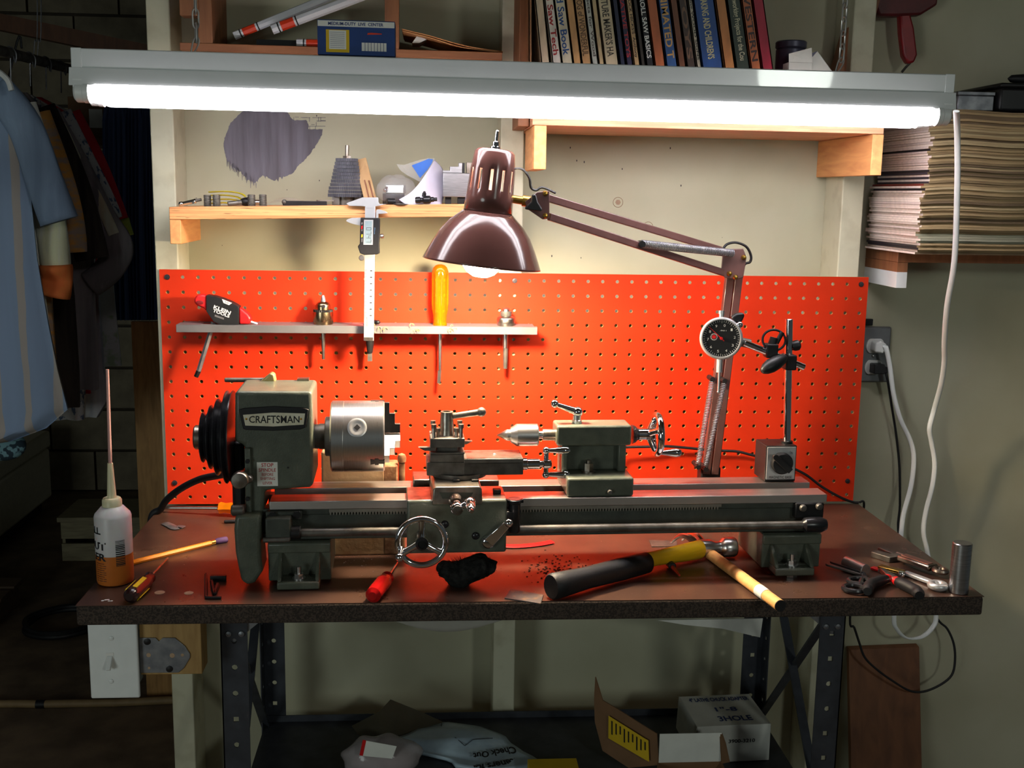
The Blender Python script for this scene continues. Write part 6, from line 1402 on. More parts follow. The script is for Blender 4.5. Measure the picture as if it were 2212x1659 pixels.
# hammer
g0 = on(1190, 1268, .019); g1 = on(1392, 1212, .017); h1 = on(1508, 1187, .0165)
hm = thing('hammer', 'hammer with a yellow handle and black rubber grip on the bench', 'hammer', (g0.x, g0.y, ZT)); d = (h1 - g0).normalized()
def oval(P, ra, rbb, name, mt, n=18):
    m = M(); R = []
    for p, a_, b_ in zip(P, ra, rbb):
        sd_ = d.cross(Vector((0, 0, 1))).normalized(); u_ = sd_.cross(d); R.append(len(m.v)); m.v += [p + sd_ * (a_ * cos(2 * pi * i / n)) + u_ * (b_ * sin(2 * pi * i / n)) for i in range(n)]
    for p, q in zip(R, R[1:]):
        for i in range(n): j = (i + 1) % n; m.f.append((p + i, p + j, q + j, q + i))
    m.f += [tuple(range(n)), tuple(R[-1] + i for i in range(n))]; return m.obj(name, mt, hm, ang=50)
L_ = (g1 - g0).length
oval([g0, g0 + d * .003, g0 + d * .02, g0 + d * L_ * .35, g0 + d * L_ * .7, g0 + d * (L_ - .003), g0 + d * L_], [.015, .0175, .017, .0145, .0155, .0145, .012], [.0165, .0185, .018, .0155, .0165, .0155, .013], 'grip', MT['black_rubber'])
MT['hyellow'] = mat('worn_yellow_handle', (226, 178, 22), .4, c2=(206, 150, 60), sc=30, lo=.55, hi=.7)
oval([g1 - d * .004, g1 + d * .02, h1 - d * .012, h1 + d * .004], [.0105, .0095, .0125, .0125], [.0125, .0115, .0145, .0145], 'handle', MT['hyellow'], 12)
hx = Vector((cos(.10), sin(.10), 0)); hc = h1 + d * .012; hc.z = ZT + .0165
m = M().rev([(.0105, -.004), (.0135, -.002), (.0135, .018), (.0095, .026), (.0095, .034), (.0138, .038), (.0152, .041), (.0152, .056), (.0138, .058)], hc - hx * .008, hx, 28); m.obj('head', MT['steel'], hm)
M().cyl(hc + hx * .0497, hc + hx * .0508, .0137, n=28).obj('striking_face', MT['black_oxide'], hm)
m = M(); 
for s_ in (-1, 1):
    P = catmull([hc - hx * .006 + Vector((0, .006 * s_, .003)), hc - hx * .022 + Vector((0, .008 * s_, .012)), hc - hx * .04 + Vector((0, .010 * s_, .010)), hc - hx * .056 + Vector((0, .011 * s_, -.004))], 5); m.tube(P, [.0065 - .0045 * i / (len(P) - 1) for i in range(len(P))], 8)
# claws point back behind the handle
m.xf(Matrix.Translation(hc) @ Matrix.Rotation(radians(-62), 4, 'Z') @ Matrix.Translation(-hc)); m.obj('claw', MT['steel'], hm)
# wooden dowel handle
a = on(1528, 1192, .0085); b = on(1686, 1309, .0085); d2 = (b - a).normalized(); LL = (b - a).length; MT['ash'] = wood('pale_ash_wood', (236, 180, 110), (222, 160, 92), (3, 30, 30))
dw = thing('wooden_dowel', 'pale wooden dowel handle with a white band lying across bench edge', 'dowel', (a.x, a.y, ZT))
M().rev([(.004, 0), (.0075, .003), (.0085, .008), (.0085, LL * .74)], a, d2, 24).obj('rod', MT['ash'], dw); M().cyl(a + d2 * LL * .735, a + d2 * LL * .83, .0087, n=24).obj('white_band', MT['paper'], dw); M().cyl(a + d2 * LL * .825, a + d2 * LL * .995, .0082, n=24).obj('rod_end', MT['ash'], dw); M().cyl(a + d2 * LL * .994, b, .008, n=24).obj('dark_end', MT['black_print'], dw)
# small clip under the hammer, shank coloured red for a reflection
c = on(1452, 1222, .006); e = on(1468, 1243, .003); t = thing('small_punch', 'little black punch with a red reflection coloured on its tip lying under the hammer', 'punch', (c.x, c.y, ZT)); M().rcyl((c.x - .002, c.y + .012, ZT + .006), (c.x, c.y - .004, ZT + .006), .0058, .001, 12).obj('head', MT['black_oxide'], t); M().cyl((c.x, c.y - .004, ZT + .005), (e.x, e.y, ZT + .003), .0032, .0014, 10).obj('shank', mat('red_reflection_shank', (170, 40, 30), .3), t)
# red strap and steel rule behind the lathe bed
P = [on(1060, 1176, .002), on(1110, 1180, .002), on(1160, 1176, .002), on(1192, 1170, .002)]
o = M().tube(catmull(P, 5), .004, 8, flat=(.008, .0018), up=(0, 1, 0)).obj('red_reflection_strip', MT['red_plastic'], None, at=(P[1].x, P[1].y, ZT)); tag(o, 'flat red strip standing for a reflection on the bench beneath the lathe bed', 'strip')
P = [on(x, y) for x, y in ((1402, 1168), (1462, 1169), (1462, 1181), (1408, 1182))]; o = M().slab(P, (0, 0, .0012)).obj('steel_rule', MT['steel_dark'], None, at=P[0]); tag(o, 'short dark steel rule lying behind the yellow hammer handle', 'rule')
# right-hand tools
def pr_(x, y, h=0): return on(1740 + x / 6.144, 1180 + y / 6.144, h)
sc2 = thing('scissors', 'black-handled scissors lying among the tools at the bench end', 'scissors', pr_(650, 400))
a = pr_(270, 255, .003); b = pr_(780, 395, .003)
M().slab([a + Vector((0, -.003, 0)), b + Vector((0, -.007, 0)), b + Vector((0, .006, 0)), a + Vector((0, .002, 0))], (0, 0, .003)).obj('blade', MT['steel_dark'], sc2, bevel=.0004)
a2 = pr_(330, 225, .006); M().slab([a2 + Vector((0, -.002, 0)), b + Vector((0, -.002, .003)), b + Vector((0, .009, .003)), a2 + Vector((0, .003, 0))], (0, 0, .0025)).obj('blade', MT['black_oxide'], sc2, bevel=.0004)
for (x, y, rx_, ry_) in ((720, 465, .016, .013), (650, 560, .015, .0125)):
    q = pr_(x, y, .005); M().tube([q + Vector((rx_ * cos(k * pi / 14), ry_ * sin(k * pi / 14), 0)) for k in range(28)], .0038, 8, True).obj('finger_ring', MT['black_gloss'], sc2)
    M().cyl(q + Vector((rx_ * .7, ry_ * .7, 0)), b + Vector((0, .002, .002)), .0036, n=8).obj('handle_arm', MT['black_gloss'], sc2)
a = pr_(530, 205, .0095); b = pr_(800, 320, .0095); o = M().rcyl(a, b, .009, .0008, 28).obj('steel_bar', MT['steel'], None, at=(a.x, a.y, ZT)); tag(o, 'short bright steel round bar among the tools on bench', 'steel bar')
fg = thing('feeler_gauge', 'brass and red folded feeler gauge among the tools on bench', 'feeler gauge', pr_(1100, 330))
a = pr_(980, 265, .008); b = pr_(1300, 345, .008); M().bar(a, b, .013, .004).obj('brass_cover', MT['brass'], fg, bevel=.001)
for k in range(3): M().bar(a + Vector((0, -.002, -.003 - .0016 * k)), b + Vector((0, -.002, -.003 - .0016 * k)), .012, .0011).obj('leaf', MT['steel'], fg)
a = pr_(880, 285, .003); b = pr_(1230, 375, .003); M().bar(a, b, .01, .004).obj('red_cover', MT['red_plastic'], fg, bevel=.001); b2 = pr_(1270, 372, .009); M().rev([(.004, -.004), (.005, -.002), (.005, .002), (.004, .004)], b2, (0, 0, 1), 14).obj('pivot_screw', MT['chrome'], fg)
pl_ = thing('pliers', 'pliers with black dipped grips and red collars on the bench', 'pliers', pr_(1130, 440)); j = pr_(1130, 415, .008)
for pts, rr in (([(1080, 430), (980, 460), (870, 500), (835, 545), (822, 600)], .0078), ([(1215, 465), (1290, 500), (1400, 555), (1480, 600), (1512, 655)], .0082)):
    P = catmull([pr_(x, y, .0085) for x, y in pts], 5); n = len(P); M().tube(P, [rr * (.75 + .25 * min(1, i / 4)) * (1 if i < n - 2 else .75) for i in range(n)], 12).obj('grip', MT['black_rubber'], pl_, ang=60)
    M().tube([P[0] + (P[0] - P[1]).normalized() * .004, P[0] + (P[1] - P[0]).normalized() * .003], rr * .78, 12).obj('red_collar', MT['red_plastic'], pl_); M().cyl(j, P[0], .0045, .0052, 10).obj('arm', MT['steel'], pl_)
jt = pr_(1010, 330, .008); M().slab([j + Vector((-.006, -.006, -.003)), j + Vector((.008, -.004, -.003)), jt + Vector((.004, .004, -.003)), jt + Vector((-.002, .003, -.003))], (0, 0, .007)).obj('jaws', MT['steel_worn'], pl_, bevel=.001)
wr = thing('combination_wrench', 'chrome ring-end wrench lying below the adjustable wrench', 'wrench', pr_(1500, 420)); a = pr_(1320, 350, .004); b = pr_(1690, 485, .005); M().bar(a, b, .0105, .0055).obj('shank', MT['satin'], wr, bevel=.0015)
q = pr_(1755, 520, .006); M().tube([q + Vector((.0095 * cos(k * pi / 14), .0095 * sin(k * pi / 14), 0)) for k in range(28)], .0052, 10, True).obj('ring_end', MT['satin'], wr)
aw_ = thing('adjustable_wrench', 'large steel adjustable wrench lying along the bench edge', 'wrench', pr_(1450, 200)); a = pr_(1270, 140, .009); b = pr_(1700, 290, .009); d3 = (b - a).normalized()
M().bar(a, b, .022, .009).obj('handle', MT['steel_worn'], aw_, bevel=.0025); M().bar(a + d3 * .004 + Vector((0, 0, .0046)), b - d3 * .006 + Vector((0, 0, .0046)), .011, .0012).obj('recessed_panel', mat('reddish_steel', (176, 120, 112), .35, .9), aw_)
q = b + d3 * .012; M().tube([q + Vector((.0085 * cos(k * pi / 12), .0085 * sin(k * pi / 12), 0)) for k in range(24)], .0042, 8, True).obj('hanging_eye', MT['steel_worn'], aw_)
n3 = d3.cross(Vector((0, 0, 1))); h0 = a - d3 * .006; M().slab([h0 + n3 * .018, h0 - d3 * .034 + n3 * .021, h0 - d3 * .04 + n3 * .006, h0 - d3 * .014 + n3 * .002, h0 - d3 * .014 - n3 * .014, h0 + d3 * .004 - n3 * .014], (0, 0, -.009)).obj('head', MT['steel_dark'], aw_, bevel=.001)
M().slab([h0 - d3 * .008 - n3 * .014, h0 - d3 * .042 - n3 * .016, h0 - d3 * .044 - n3 * .006, h0 - d3 * .012 - n3 * .003], (0, 0, -.009)).obj('sliding_jaw', MT['steel_dark'], aw_, bevel=.001); M().cyl(h0 - n3 * .012 + Vector((0, 0, -.004)), h0 - d3 * .012 - n3 * .012 + Vector((0, 0, -.004)), .0048, n=14).obj('thumb_screw', MT['steel'], aw_)
# aluminium cylinder
c = on(2070, 1279); kc = (c - CAM).dot(FW) / FPX; hz_ = uy(2080, 1172, c.y).z - ZT; o = M().rcyl((c.x, c.y, ZT), (c.x, c.y, ZT + hz_), 20.5 * kc, .0012, 44).obj('aluminium_cylinder', MT['aluminium'], None, at=(c.x, c.y, ZT)); tag(o, 'upright aluminium cylinder standing on the end of the bench', 'cylinder')
# swarf
rs = random.Random(12); m = M(); m2 = M()
def chip(mm, px, py, s): 
    p = on(px, py); 
    if p.y < YF + .004: return
    mm.slab([p + Vector((s * cos(a + rs.uniform(-.3, .3)), s * .7 * sin(a), 0)) for a in (0, 2.1, 4.2)], (0, 0, s * .5))
for k in range(150): chip(m, rs.gauss(1200, 40), rs.gauss(1228, 14), rs.uniform(.0006, .0022))
for k in range(40): chip(m, rs.uniform(930, 1100), rs.uniform(1195, 1250), rs.uniform(.0003, .001))
for k in range(60): chip(m2, rs.gauss(770, 40), rs.gauss(1205, 14), rs.uniform(.0004, .001))
for k in range(90): chip(m2, rs.uniform(300, 2000), rs.uniform(1130, 1300), rs.uniform(.0003, .0008))
o = m.obj('dark_swarf', MT['black_print'], None, ang=0, at=(.65, -.36, ZT)); o['kind'] = 'stuff'; tag(o, 'dark metal swarf scattered on the bench under the lathe', 'swarf')
o = m2.obj('bright_swarf', MT['steel'], None, ang=0, at=(.35, -.36, ZT)); o['kind'] = 'stuff'; tag(o, 'bright metal chips sprinkled over the brown bench top', 'swarf')
# ================================================================== wall outlet and cords on the right
YO = WB0 - .012; a = uy(1918, 826, YO); b = uy(1868, 706, YO); ow = .071
ou = thing('wall_outlet', 'grey metal duplex outlet box on the wall beside the pegboard', 'outlet', (a.x - ow / 2, WB0, a.z)); xo = a.x - ow
MT['grey_plate'] = mat('grey_outlet_plate', (120, 122, 124), .45, .5, var=.08)
M().box(xo, a.x, YO, WB0 - .0005, a.z, b.z).obj('plate', MT['grey_plate'], ou, bevel=.003)
xc = uy(1890, 747, YO).x; zc1 = uy(1890, 747, YO).z; zc2 = uy(1888, 793, YO).z
for zc_ in (zc1, zc2):
    pts = []; R = .0172
    for k in range(32): an = 2 * pi * k / 32; pts.append((xc + R * cos(an), zc_ + max(-.0135, min(.0135, R * sin(an)))))
    M().prism(pts, YO - .0025, YO + .001).obj('receptacle', MT['white_plastic'], ou, bevel=.0006)
c = uy(1886, 769, YO); M().sph((c.x, YO - .0005, c.z), .003, 10, 6, (1, .5, 1)).obj('plate_screw', MT['steel'], ou)
M().box(xo + .02, uy(1888, 697, YO).x, YO + .004, WB0 - .0005, b.z + .002, b.z + .014).obj('conduit_clamp', MT['black_oxide'], ou, bevel=.001)
# white cord of the shop light
wc = thing('white_power_cord', 'white flat power cord from the shop light to the upper outlet', 'cord', (xc, YO - .02, zc1)); yp = YO - .0028
M().prism([(xc - .011, zc1 - .008), (xc + .006, zc1 - .011), (xc + .012, zc1 - .004), (xc + .012, zc1 + .006), (xc + .002, zc1 + .012), (xc - .009, zc1 + .009)], yp - .024, yp).obj('plug', MT['white_plastic'], wc, bevel=.003, seg=3)
def fl(px, py, y): return uy(px, py, y)
P1 = [Vector((xc + .008, yp - .016, zc1 + .001)), fl(1914, 752, .05), fl(1922, 790, .052), fl(1930, 850, .055), fl(1945, 905, .055), fl(1966, 950, .055), fl(1974, 990, .055), fl(1968, 1050, .05), fl(1952, 1110, .045), fl(1946, 1160, .04), fl(1938, 1250, .035), fl(1931, 1335, .03), fl(1938, 1360, .03), fl(1958, 1378, .03), fl(1990, 1376, .032), fl(2014, 1356, .034), fl(2022, 1330, .036), fl(2012, 1260, .04), fl(2004, 1195, .045), fl(1995, 1150, .045), fl(2000, 1105, .045), fl(2014, 1050, .042), fl(2019, 1000, .038), fl(2012, 955, .03), fl(2008, 925, .02), fl(2018, 885, .01), fl(2033, 830, -.03), fl(2040, 780, -.065), fl(2040, 740, -.095), fl(2046, 660, -.145), fl(2062, 560, -.19), fl(2068, 400, -.232), fl(2068, 300, -.265), fl(2066, 240, YFX - .01)]
M().tube(catmull(P1, 5), .003, 10, flat=(.0046, .0022), up=(.75, -.65, 0)).obj('cord', MT['white_plastic'], wc, ang=70)
# black cord
bcd = thing('black_power_cord', 'thin black lamp cord plugged into the lower outlet', 'cord', (xc, YO - .02, zc2))
M().box(xc - .009, xc + .011, yp - .026, yp, zc2 - .009, zc2 + .009).box(xc + .006, xc + .018, yp - .022, yp - .006, zc2 - .008, zc2 + .004).obj('plug', MT['black_plastic'], bcd, bevel=.002)
P2 = [Vector((xc + .014, yp - .014, zc2 - .004)), fl(1916, 815, .06), fl(1925, 870, .07), fl(1936, 940, .075), fl(1943, 1010, .075), fl(1944, 1090, .07), fl(1943, 1160, .066), fl(1990, 1260, .07), fl(2024, 1335, .06), fl(2046, 1358, .055), fl(2060, 1390, .05), fl(2063, 1425, .045), fl(2056, 1458, .04), fl(2030, 1480, .036), fl(1995, 1494, .034), fl(1965, 1492, .034), fl(1930, 1472, .034), fl(1895, 1447, .036), fl(1868, 1420, .038), fl(1856, 1388, .04), fl(1845, 1355, .04), fl(1836, 1338, .04), Vector((1.242, .03, .80)), Vector((1.244, .012, .87)), Vector((1.238, -.004, .903)), Vector((1.2285, -.008, .9042))]
M().tube(catmull(P2, 5), .0022, 8).obj('cord', MT['black_rubber'], bcd, ang=70)
# ================================================================== switch plate under the bench corner
YS = -.452; p0 = uy(186, 1352, YS); p1 = uy(303, 1508, YS); ztp = ZT - .0287
sw_ = thing('light_switch', 'white toggle switch plate fixed under the bench front corner', 'light switch', ((p0.x + p1.x) / 2, YS, p1.z))
Mx = Matrix.Translation((uy(192, 1430, YS).x, YS, 0)); xr_ = uy(299, 1430, YS).x - uy(192, 1430, YS).x
zb3 = uy(250, 1509, YS).z
M().box(0, xr_, 0, .006, zb3, ztp, Mx).obj('plate', MT['white_plastic'], sw_, bevel=.0025, seg=3)
M().box(.008, xr_ - .008, .006, .05, zb3 + .008, ztp - .004, Mx).obj('switch_box', MT['galv'], sw_)
cx_ = uy(238, 1430, YS).x; zt3 = uy(238, 1428, YS).z
M().box(cx_ - .0052, cx_ + .0052, YS - .0006, YS + .002, zt3 - .012, zt3 + .012).obj('toggle_slot', MT['white_print'], sw_, bevel=.0004)
M().slab([(cx_ - .0038, YS - .001, zt3 + .008), (cx_ + .0038, YS - .001, zt3 + .008), (cx_ + .003, YS - .013, zt3 - .007), (cx_ - .003, YS - .013, zt3 - .007)], (0, .004, -.003)).obj('toggle', MT['white_plastic'], sw_, bevel=.001)
for py in (1379, 1472):
    q = uy(240, py, YS - .0004); M().sph((q.x, YS - .0004, q.z), .0034, 14, 6, (1, .35, 1)).box(q.x - .0026, q.x + .0026, YS - .0018, YS - .0012, q.z - .0004, q.z + .0004).obj('plate_screw', MT['white_plastic'], sw_)
a = uy(302, 1400, YS + .012); b = uy(437, 1456, YS + .012)
wb = thing('wood_block', 'yellowish wood block with a steel gusset plate under the bench', 'wood block', ((a.x + b.x) / 2, YS + .03, b.z))
M().box(a.x, b.x, YS + .012, YS + .05, b.z, ztp).obj('block', wood('yellow_pine_block', (170, 136, 82), (146, 112, 62), (30, 30, 5)), wb, bevel=.001)
gp_ = [(301, 1377), (336, 1377), (344, 1385), (352, 1377), (378, 1377), (400, 1395), (411, 1412), (411, 1420), (398, 1442), (386, 1452), (303, 1453)]
M().slab([uy(x, y, YS + .0115) for x, y in gp_], (0, -.0016, 0)).obj('gusset_plate', MT['galv'], wb, bevel=.0004)
for x, y, r, mt in ((318, 1386, .0046, 'black_oxide'), (366, 1445, .0046, 'black_oxide'), (321, 1415, .003, 'plug'), (372, 1416, .0034, 'plug'), (394, 1415, .0022, 'plug'), (322, 1443, .0018, 'plug')):
    q = uy(x, y, YS + .0098); M().rev([(.0001, -.0016 if mt[0] == 'b' else -.0002), (r, -.0008 if mt[0] == 'b' else -.0001), (r, .001)], q, (0, 1, 0), 16).obj('screw_head' if mt[0] == 'b' else 'nail_hole', MT[mt], wb)
# ================================================================== boards and sheets
a = uy(1832, 1402, .082); b = uy(1984, 1396, .082); P = [(a.x, .078, a.z), (b.x, .078, b.z), (b.x + .004, -.05, .0005), (a.x + .004, -.05, .0005)]
o = M().slab([Vector(p) for p in P], (0, .0145, .002)).obj('brown_board', MT['brown_wood'], None, bevel=.001, at=(a.x, 0, 0)); tag(o, 'reddish brown board leaning against the wall beside the bench', 'board')
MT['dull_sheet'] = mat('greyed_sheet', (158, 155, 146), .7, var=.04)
o = M().slab([uy(x, y, -.12) for x, y in ((1420, 1340), (1648, 1336), (1642, 1377), (1560, 1358), (1480, 1350))], (0, .002, 0)).obj('paper_sheet', MT['paper'], None, at=uy(1560, 1340, -.12)); tag(o, 'white paper sheet sagging under the bench top near the rear leg', 'paper')
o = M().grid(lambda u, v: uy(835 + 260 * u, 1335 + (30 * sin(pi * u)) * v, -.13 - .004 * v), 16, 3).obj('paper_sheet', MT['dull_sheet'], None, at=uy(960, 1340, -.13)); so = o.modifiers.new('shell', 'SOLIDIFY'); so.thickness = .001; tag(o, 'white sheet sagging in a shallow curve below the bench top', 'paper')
# ================================================================== lower shelf contents
ZL = SZ + .0006
# white chuck carton
fl0 = uz(1534, 1648, ZL); fr0 = uz(1660, 1640, ZL)
hbx = .0665; Wx = fr0.x - .903; Yf0 = -.182; Yb0 = -.088
wbx = thing('white_parts_carton', 'white carton lettered 3HOLE standing on the lower shelf', 'box', (.966, Yf0, ZL))
Mx = Matrix.Translation((fr0.x, Yf0, ZL)) @ Matrix.Rotation(radians(3), 4, 'Z')
M().box(-Wx, 0, 0, Yb0 - Yf0 + .02, 0, hbx, Mx).obj('carton_body', MT['paper'], wbx, bevel=.0008)
tp_ = lambda x, y, z=hbx + .0006: Mx @ Vector((-Wx + Wx * x, (Yb0 - Yf0 + .02) * y, z)); Dq = Yb0 - Yf0 + .02
text('3HOLE', lambda u, v: tp_(.34 + .46 * u, .13 + .16 * v), 'carton_lettering', MT['blue_print'], wbx, bold=.02); text('1"-8', lambda u, v: tp_(.38 + .3 * u, .44 + .14 * v), 'carton_lettering', MT['blue_print'], wbx, bold=.02)
text('4" LATHE CHUCK ADAPTER', lambda u, v: tp_(.1 + .84 * u, .78 + .13 * v), 'carton_lettering', MT['blue_print'], wbx, bold=.03)
text('3900-3210', lambda u, v: Mx @ Vector((-Wx + Wx * (.43 + .36 * u), -.0006, hbx * (.52 + .1 * v + .0 * u))), 'carton_lettering', MT['black_print'], wbx, bold=.02)
M().slab([Mx @ Vector(p) for p in ((-Wx, 0, hbx), (-Wx, Dq, hbx), (-Wx - .006, Dq * .9, hbx * .2), (-Wx - .004, Dq * .1, hbx * .1))], (-.0008, 0, 0)).obj('side_flap', MT['paper'], wbx)
# open brown carton in front
def po(x, y, d): return uy(1270 + x / 5.144, 1450 + y / 5.144, d)
oc = thing('open_carton', 'open brown cardboard carton with a yellow label and white flap', 'box', (po(1100, 900, -.24).x, -.25, ZL))
f0 = po(785, 1015, -.25); f1 = po(1470, 1005, -.25); zt4 = po(1100, 690, -.25).z; zlo = f0.z
x0, x1 = f0.x, f1.x
MT['cbrown'] = MT['cardboard']
M().box(x0 - .002, x1 + .002, -.3505, -.349, ZL, zlo).obj('front_wall', MT['cbrown'], oc); M().box(x0 - .002, x1 + .002, -.251, -.2495, ZL, zlo).obj('back_wall', MT['cbrown'], oc)
M().box(x0 - .002, x0 - .0005, -.349, -.251, ZL, zlo).obj('side_wall', MT['cbrown'], oc); M().box(x1 + .0005, x1 + .002, -.349, -.251, ZL, zlo).obj('side_wall', MT['cbrown'], oc); M().box(x0, x1, -.349, -.251, ZL, ZL + .0015).obj('bottom', MT['cbrown'], oc)
M().box(x0, x1, -.2505, -.2495, zlo, zt4).obj('white_flap', MT['paper'], oc)
M().slab([po(1462, 690, -.25), po(1490, 692, -.25), po(1530, 800, -.262), po(1575, 1010, -.28), po(1480, 1030, -.255)], (.0008, .0008, 0)).obj('side_flap', MT['cbrown'], oc)
lf = [((770, 690), -.25), ((560, 560), -.222), ((340, 420), -.195), ((170, 320), -.178), ((130, 190), -.175), ((90, 60), -.172), ((76, 300), -.172), ((85, 560), -.175), ((170, 880), -.19), ((460, 1070), -.22), ((790, 1040), -.25)]
M().slab([po(*p, max(-.25, min(-.17, -.178 + (p[0] - 170) / 600 * -.072))) for p, d in lf], (-.0015, -.001, 0)).obj('long_flap', MT['cbrown'], oc)
def lfd(x): return -.178 + (x - 170) / 600 * -.072
yl4 = [(232, 495), (620, 740), (672, 770), (680, 1005), (640, 985), (230, 745)]
M().slab([po(x, y, lfd(x) - .008) for x, y in yl4], (-.0004, .0004, 0)).obj('yellow_label', MT['yellow_paper'], oc)
m = M()
for k in range(9):
    x = 260 + k * 46; yt = 510 + (x - 232) * .63 + 22; yb_ = yt + 150 - (k % 3) * 30; m.slab([po(x, yt, lfd(x) - .0088), po(x + 14, yt + 9, lfd(x + 14) - .0088), po(x + 14, yb_ + 9, lfd(x + 14) - .0088), po(x, yb_, lfd(x) - .0088)], (-.0001, -.0002, 0))
o = m.obj('label_print', MT['black_print'], oc, ang=0); o['kind'] = 'stuff'
# fastener bag: pale blue printed plastic bag
def pg(x, y, d): return uy(730 + x / 4.096, 1490 + y / 4.096, d)
MT['bagblue'] = mat('pale_blue_plastic_bag', (184, 204, 216), .35, c2=(160, 180, 196), sc=26, bump=.4, bsc=40)
fb = thing('printed_plastic_bag', 'pale blue printed plastic bag slumped on the lower shelf', 'bag', (pg(1100, 500, -.15).x, -.16, ZL))
rows = [(285, 930, 985, -.04), (320, 800, 1250, -.06), (350, 700, 1340, -.08), (400, 600, 1480, -.10), (440, 480, 1510, -.115), (520, 560, 1570, -.13), (600, 800, 1640, -.15), (690, 1000, 1740, -.17), (760, 1040, 1800, -.19)]
def bagf(u, v):
    t = v * (len(rows) - 1); i = min(int(t), len(rows) - 2); f_ = t - i; a, b = rows[i], rows[i + 1]; r = [a[k] + (b[k] - a[k]) * f_ for k in range(4)]
    x = r[1] + (r[2] - r[1]) * u; p = pg(x, r[0], r[3] - .018 * sin(pi * u)); p.z += .003 * sin(u * 9 + v * 5) * v; p.z = max(p.z, ZL + .008); return p
ob2 = M().grid(bagf, 18, 20).obj('bag_film', MT['bagblue'], fb, ang=80); so = ob2.modifiers.new('shell', 'SOLIDIFY'); so.thickness = .006; so.offset = -1
def bt_(tl, tr, bl, br, dd): return quad_fn(tl, tr, bl, br, lambda x, y: pg(x, y, dd))
def bag_fn(tl, tr, bl, br):
    q = quad_fn(tl, tr, bl, br, lambda x, y: (x, y))
    def g(u, v):
        x, y = q(u, v); 
        for i in range(len(rows) - 1):
            if rows[i][0] <= y <= rows[i + 1][0]: f_ = (y - rows[i][0]) / (rows[i + 1][0] - rows[i][0]); r = [rows[i][k] + (rows[i + 1][k] - rows[i][k]) * f_ for k in range(4)]; uu = (x - r[1]) / (r[2] - r[1]); break
        else: r = rows[-1]; uu = .5
        return pg(x, y, r[3] - .018 * sin(pi * max(0, min(1, uu))) - .016)
    return g
# the print is upside down on the slumped bag
text('Check Out', bag_fn((1190, 622), (1600, 540), (1195, 570), (1570, 490)) if False else bag_fn((1590, 560), (1200, 612), (1560, 498), (1195, 560)), 'bag_lettering', MT['black_print'], fb, bold=.03)
text('Fasteners for', bag_fn((1720, 640), (1170, 735), (1660, 585), (1180, 672)), 'bag_lettering', MT['black_print'], fb, bold=.03)
m = M().tube([pg(918, 296, -.065), pg(912, 350, -.085), pg(895, 405, -.105)], .0006, 4).tube([pg(1035, 420, -.128), pg(1125, 496, -.148), pg(1195, 440, -.135), pg(1370, 428, -.13)], .0006, 4); o = m.obj('seam_print', MT['black_print'], fb); o['kind'] = 'stuff'
# clear bag with red-edged label
MT['clearbag'] = mat('clear_bag_film', (190, 180, 180), .15, alpha=.55, var=.05, bump=.5, bsc=50)
cbg = thing('clear_parts_bag', 'clear plastic bag with a red-edged white label on the lower shelf', 'bag', (pg(380, 690, -.2).x, -.2, ZL))
c = pg(390, 640, -.2); m = M().sph((0, 0, 0), 1, 30, 18)
m.v = [Vector((c.x + v.x * .066 * (1 + .05 * sin(v.z * 6 + v.y * 5)), -.2 + v.y * .035, max(ZL, ZL + .032 + v.z * .034 + .003 * sin(v.x * 9)))) for v in m.v]; m.obj('bag_film', MT['clearbag'], cbg, ang=80)
m = M().sph((0, 0, 0), 1, 20, 12); m.v = [Vector((c.x + v.x * .052, -.2 + v.y * .026, ZL + .022 + v.z * .021)) for v in m.v]; m.obj('contents', mat('pinkish_grey_parts', (150, 130, 132), .6, var=.2, sc=60), cbg)
M().slab([pg(x, y, -.238) for x, y in ((245, 450), (520, 500), (480, 610), (215, 585))], (0, .0006, 0)).obj('paper_label', MT['paper'], cbg); M().slab([pg(x, y, -.2385) for x, y in ((220, 443), (250, 450), (220, 585), (190, 580))], (0, .0006, 0)).obj('red_edge', MT['red_plastic'], cbg)
# dark film bag behind
MT['smoke'] = mat('smoky_film', (92, 88, 74), .3, alpha=.8, var=.08)
o = M().slab([pg(x, y, d) for (x, y), d in (((465, 85), -.04), ((760, 205), -.05), ((930, 285), -.06), ((600, 390), -.09), ((420, 420), -.12), ((200, 420), -.12), ((120, 320), -.09), ((370, 190), -.06))], (.001, .003, -.002)).obj('smoky_plastic_sheet', MT['smoke'], None, at=pg(465, 400, -.08)); tag(o, 'smoky grey plastic film standing behind the bags on the lower shelf', 'film')
# yellow carton
a = pg(1700, 640, -.26); b = pg(2145, 600, -.26); o = M().box(a.x, b.x, -.26, -.215, ZL, pg(1900, 608, -.215).z).obj('yellow_carton', MT['yellow_paper'], None, bevel=.0008, at=(a.x, -.26, ZL)); tag(o, 'low yellow carton beside the printed bag on the lower shelf', 'box')
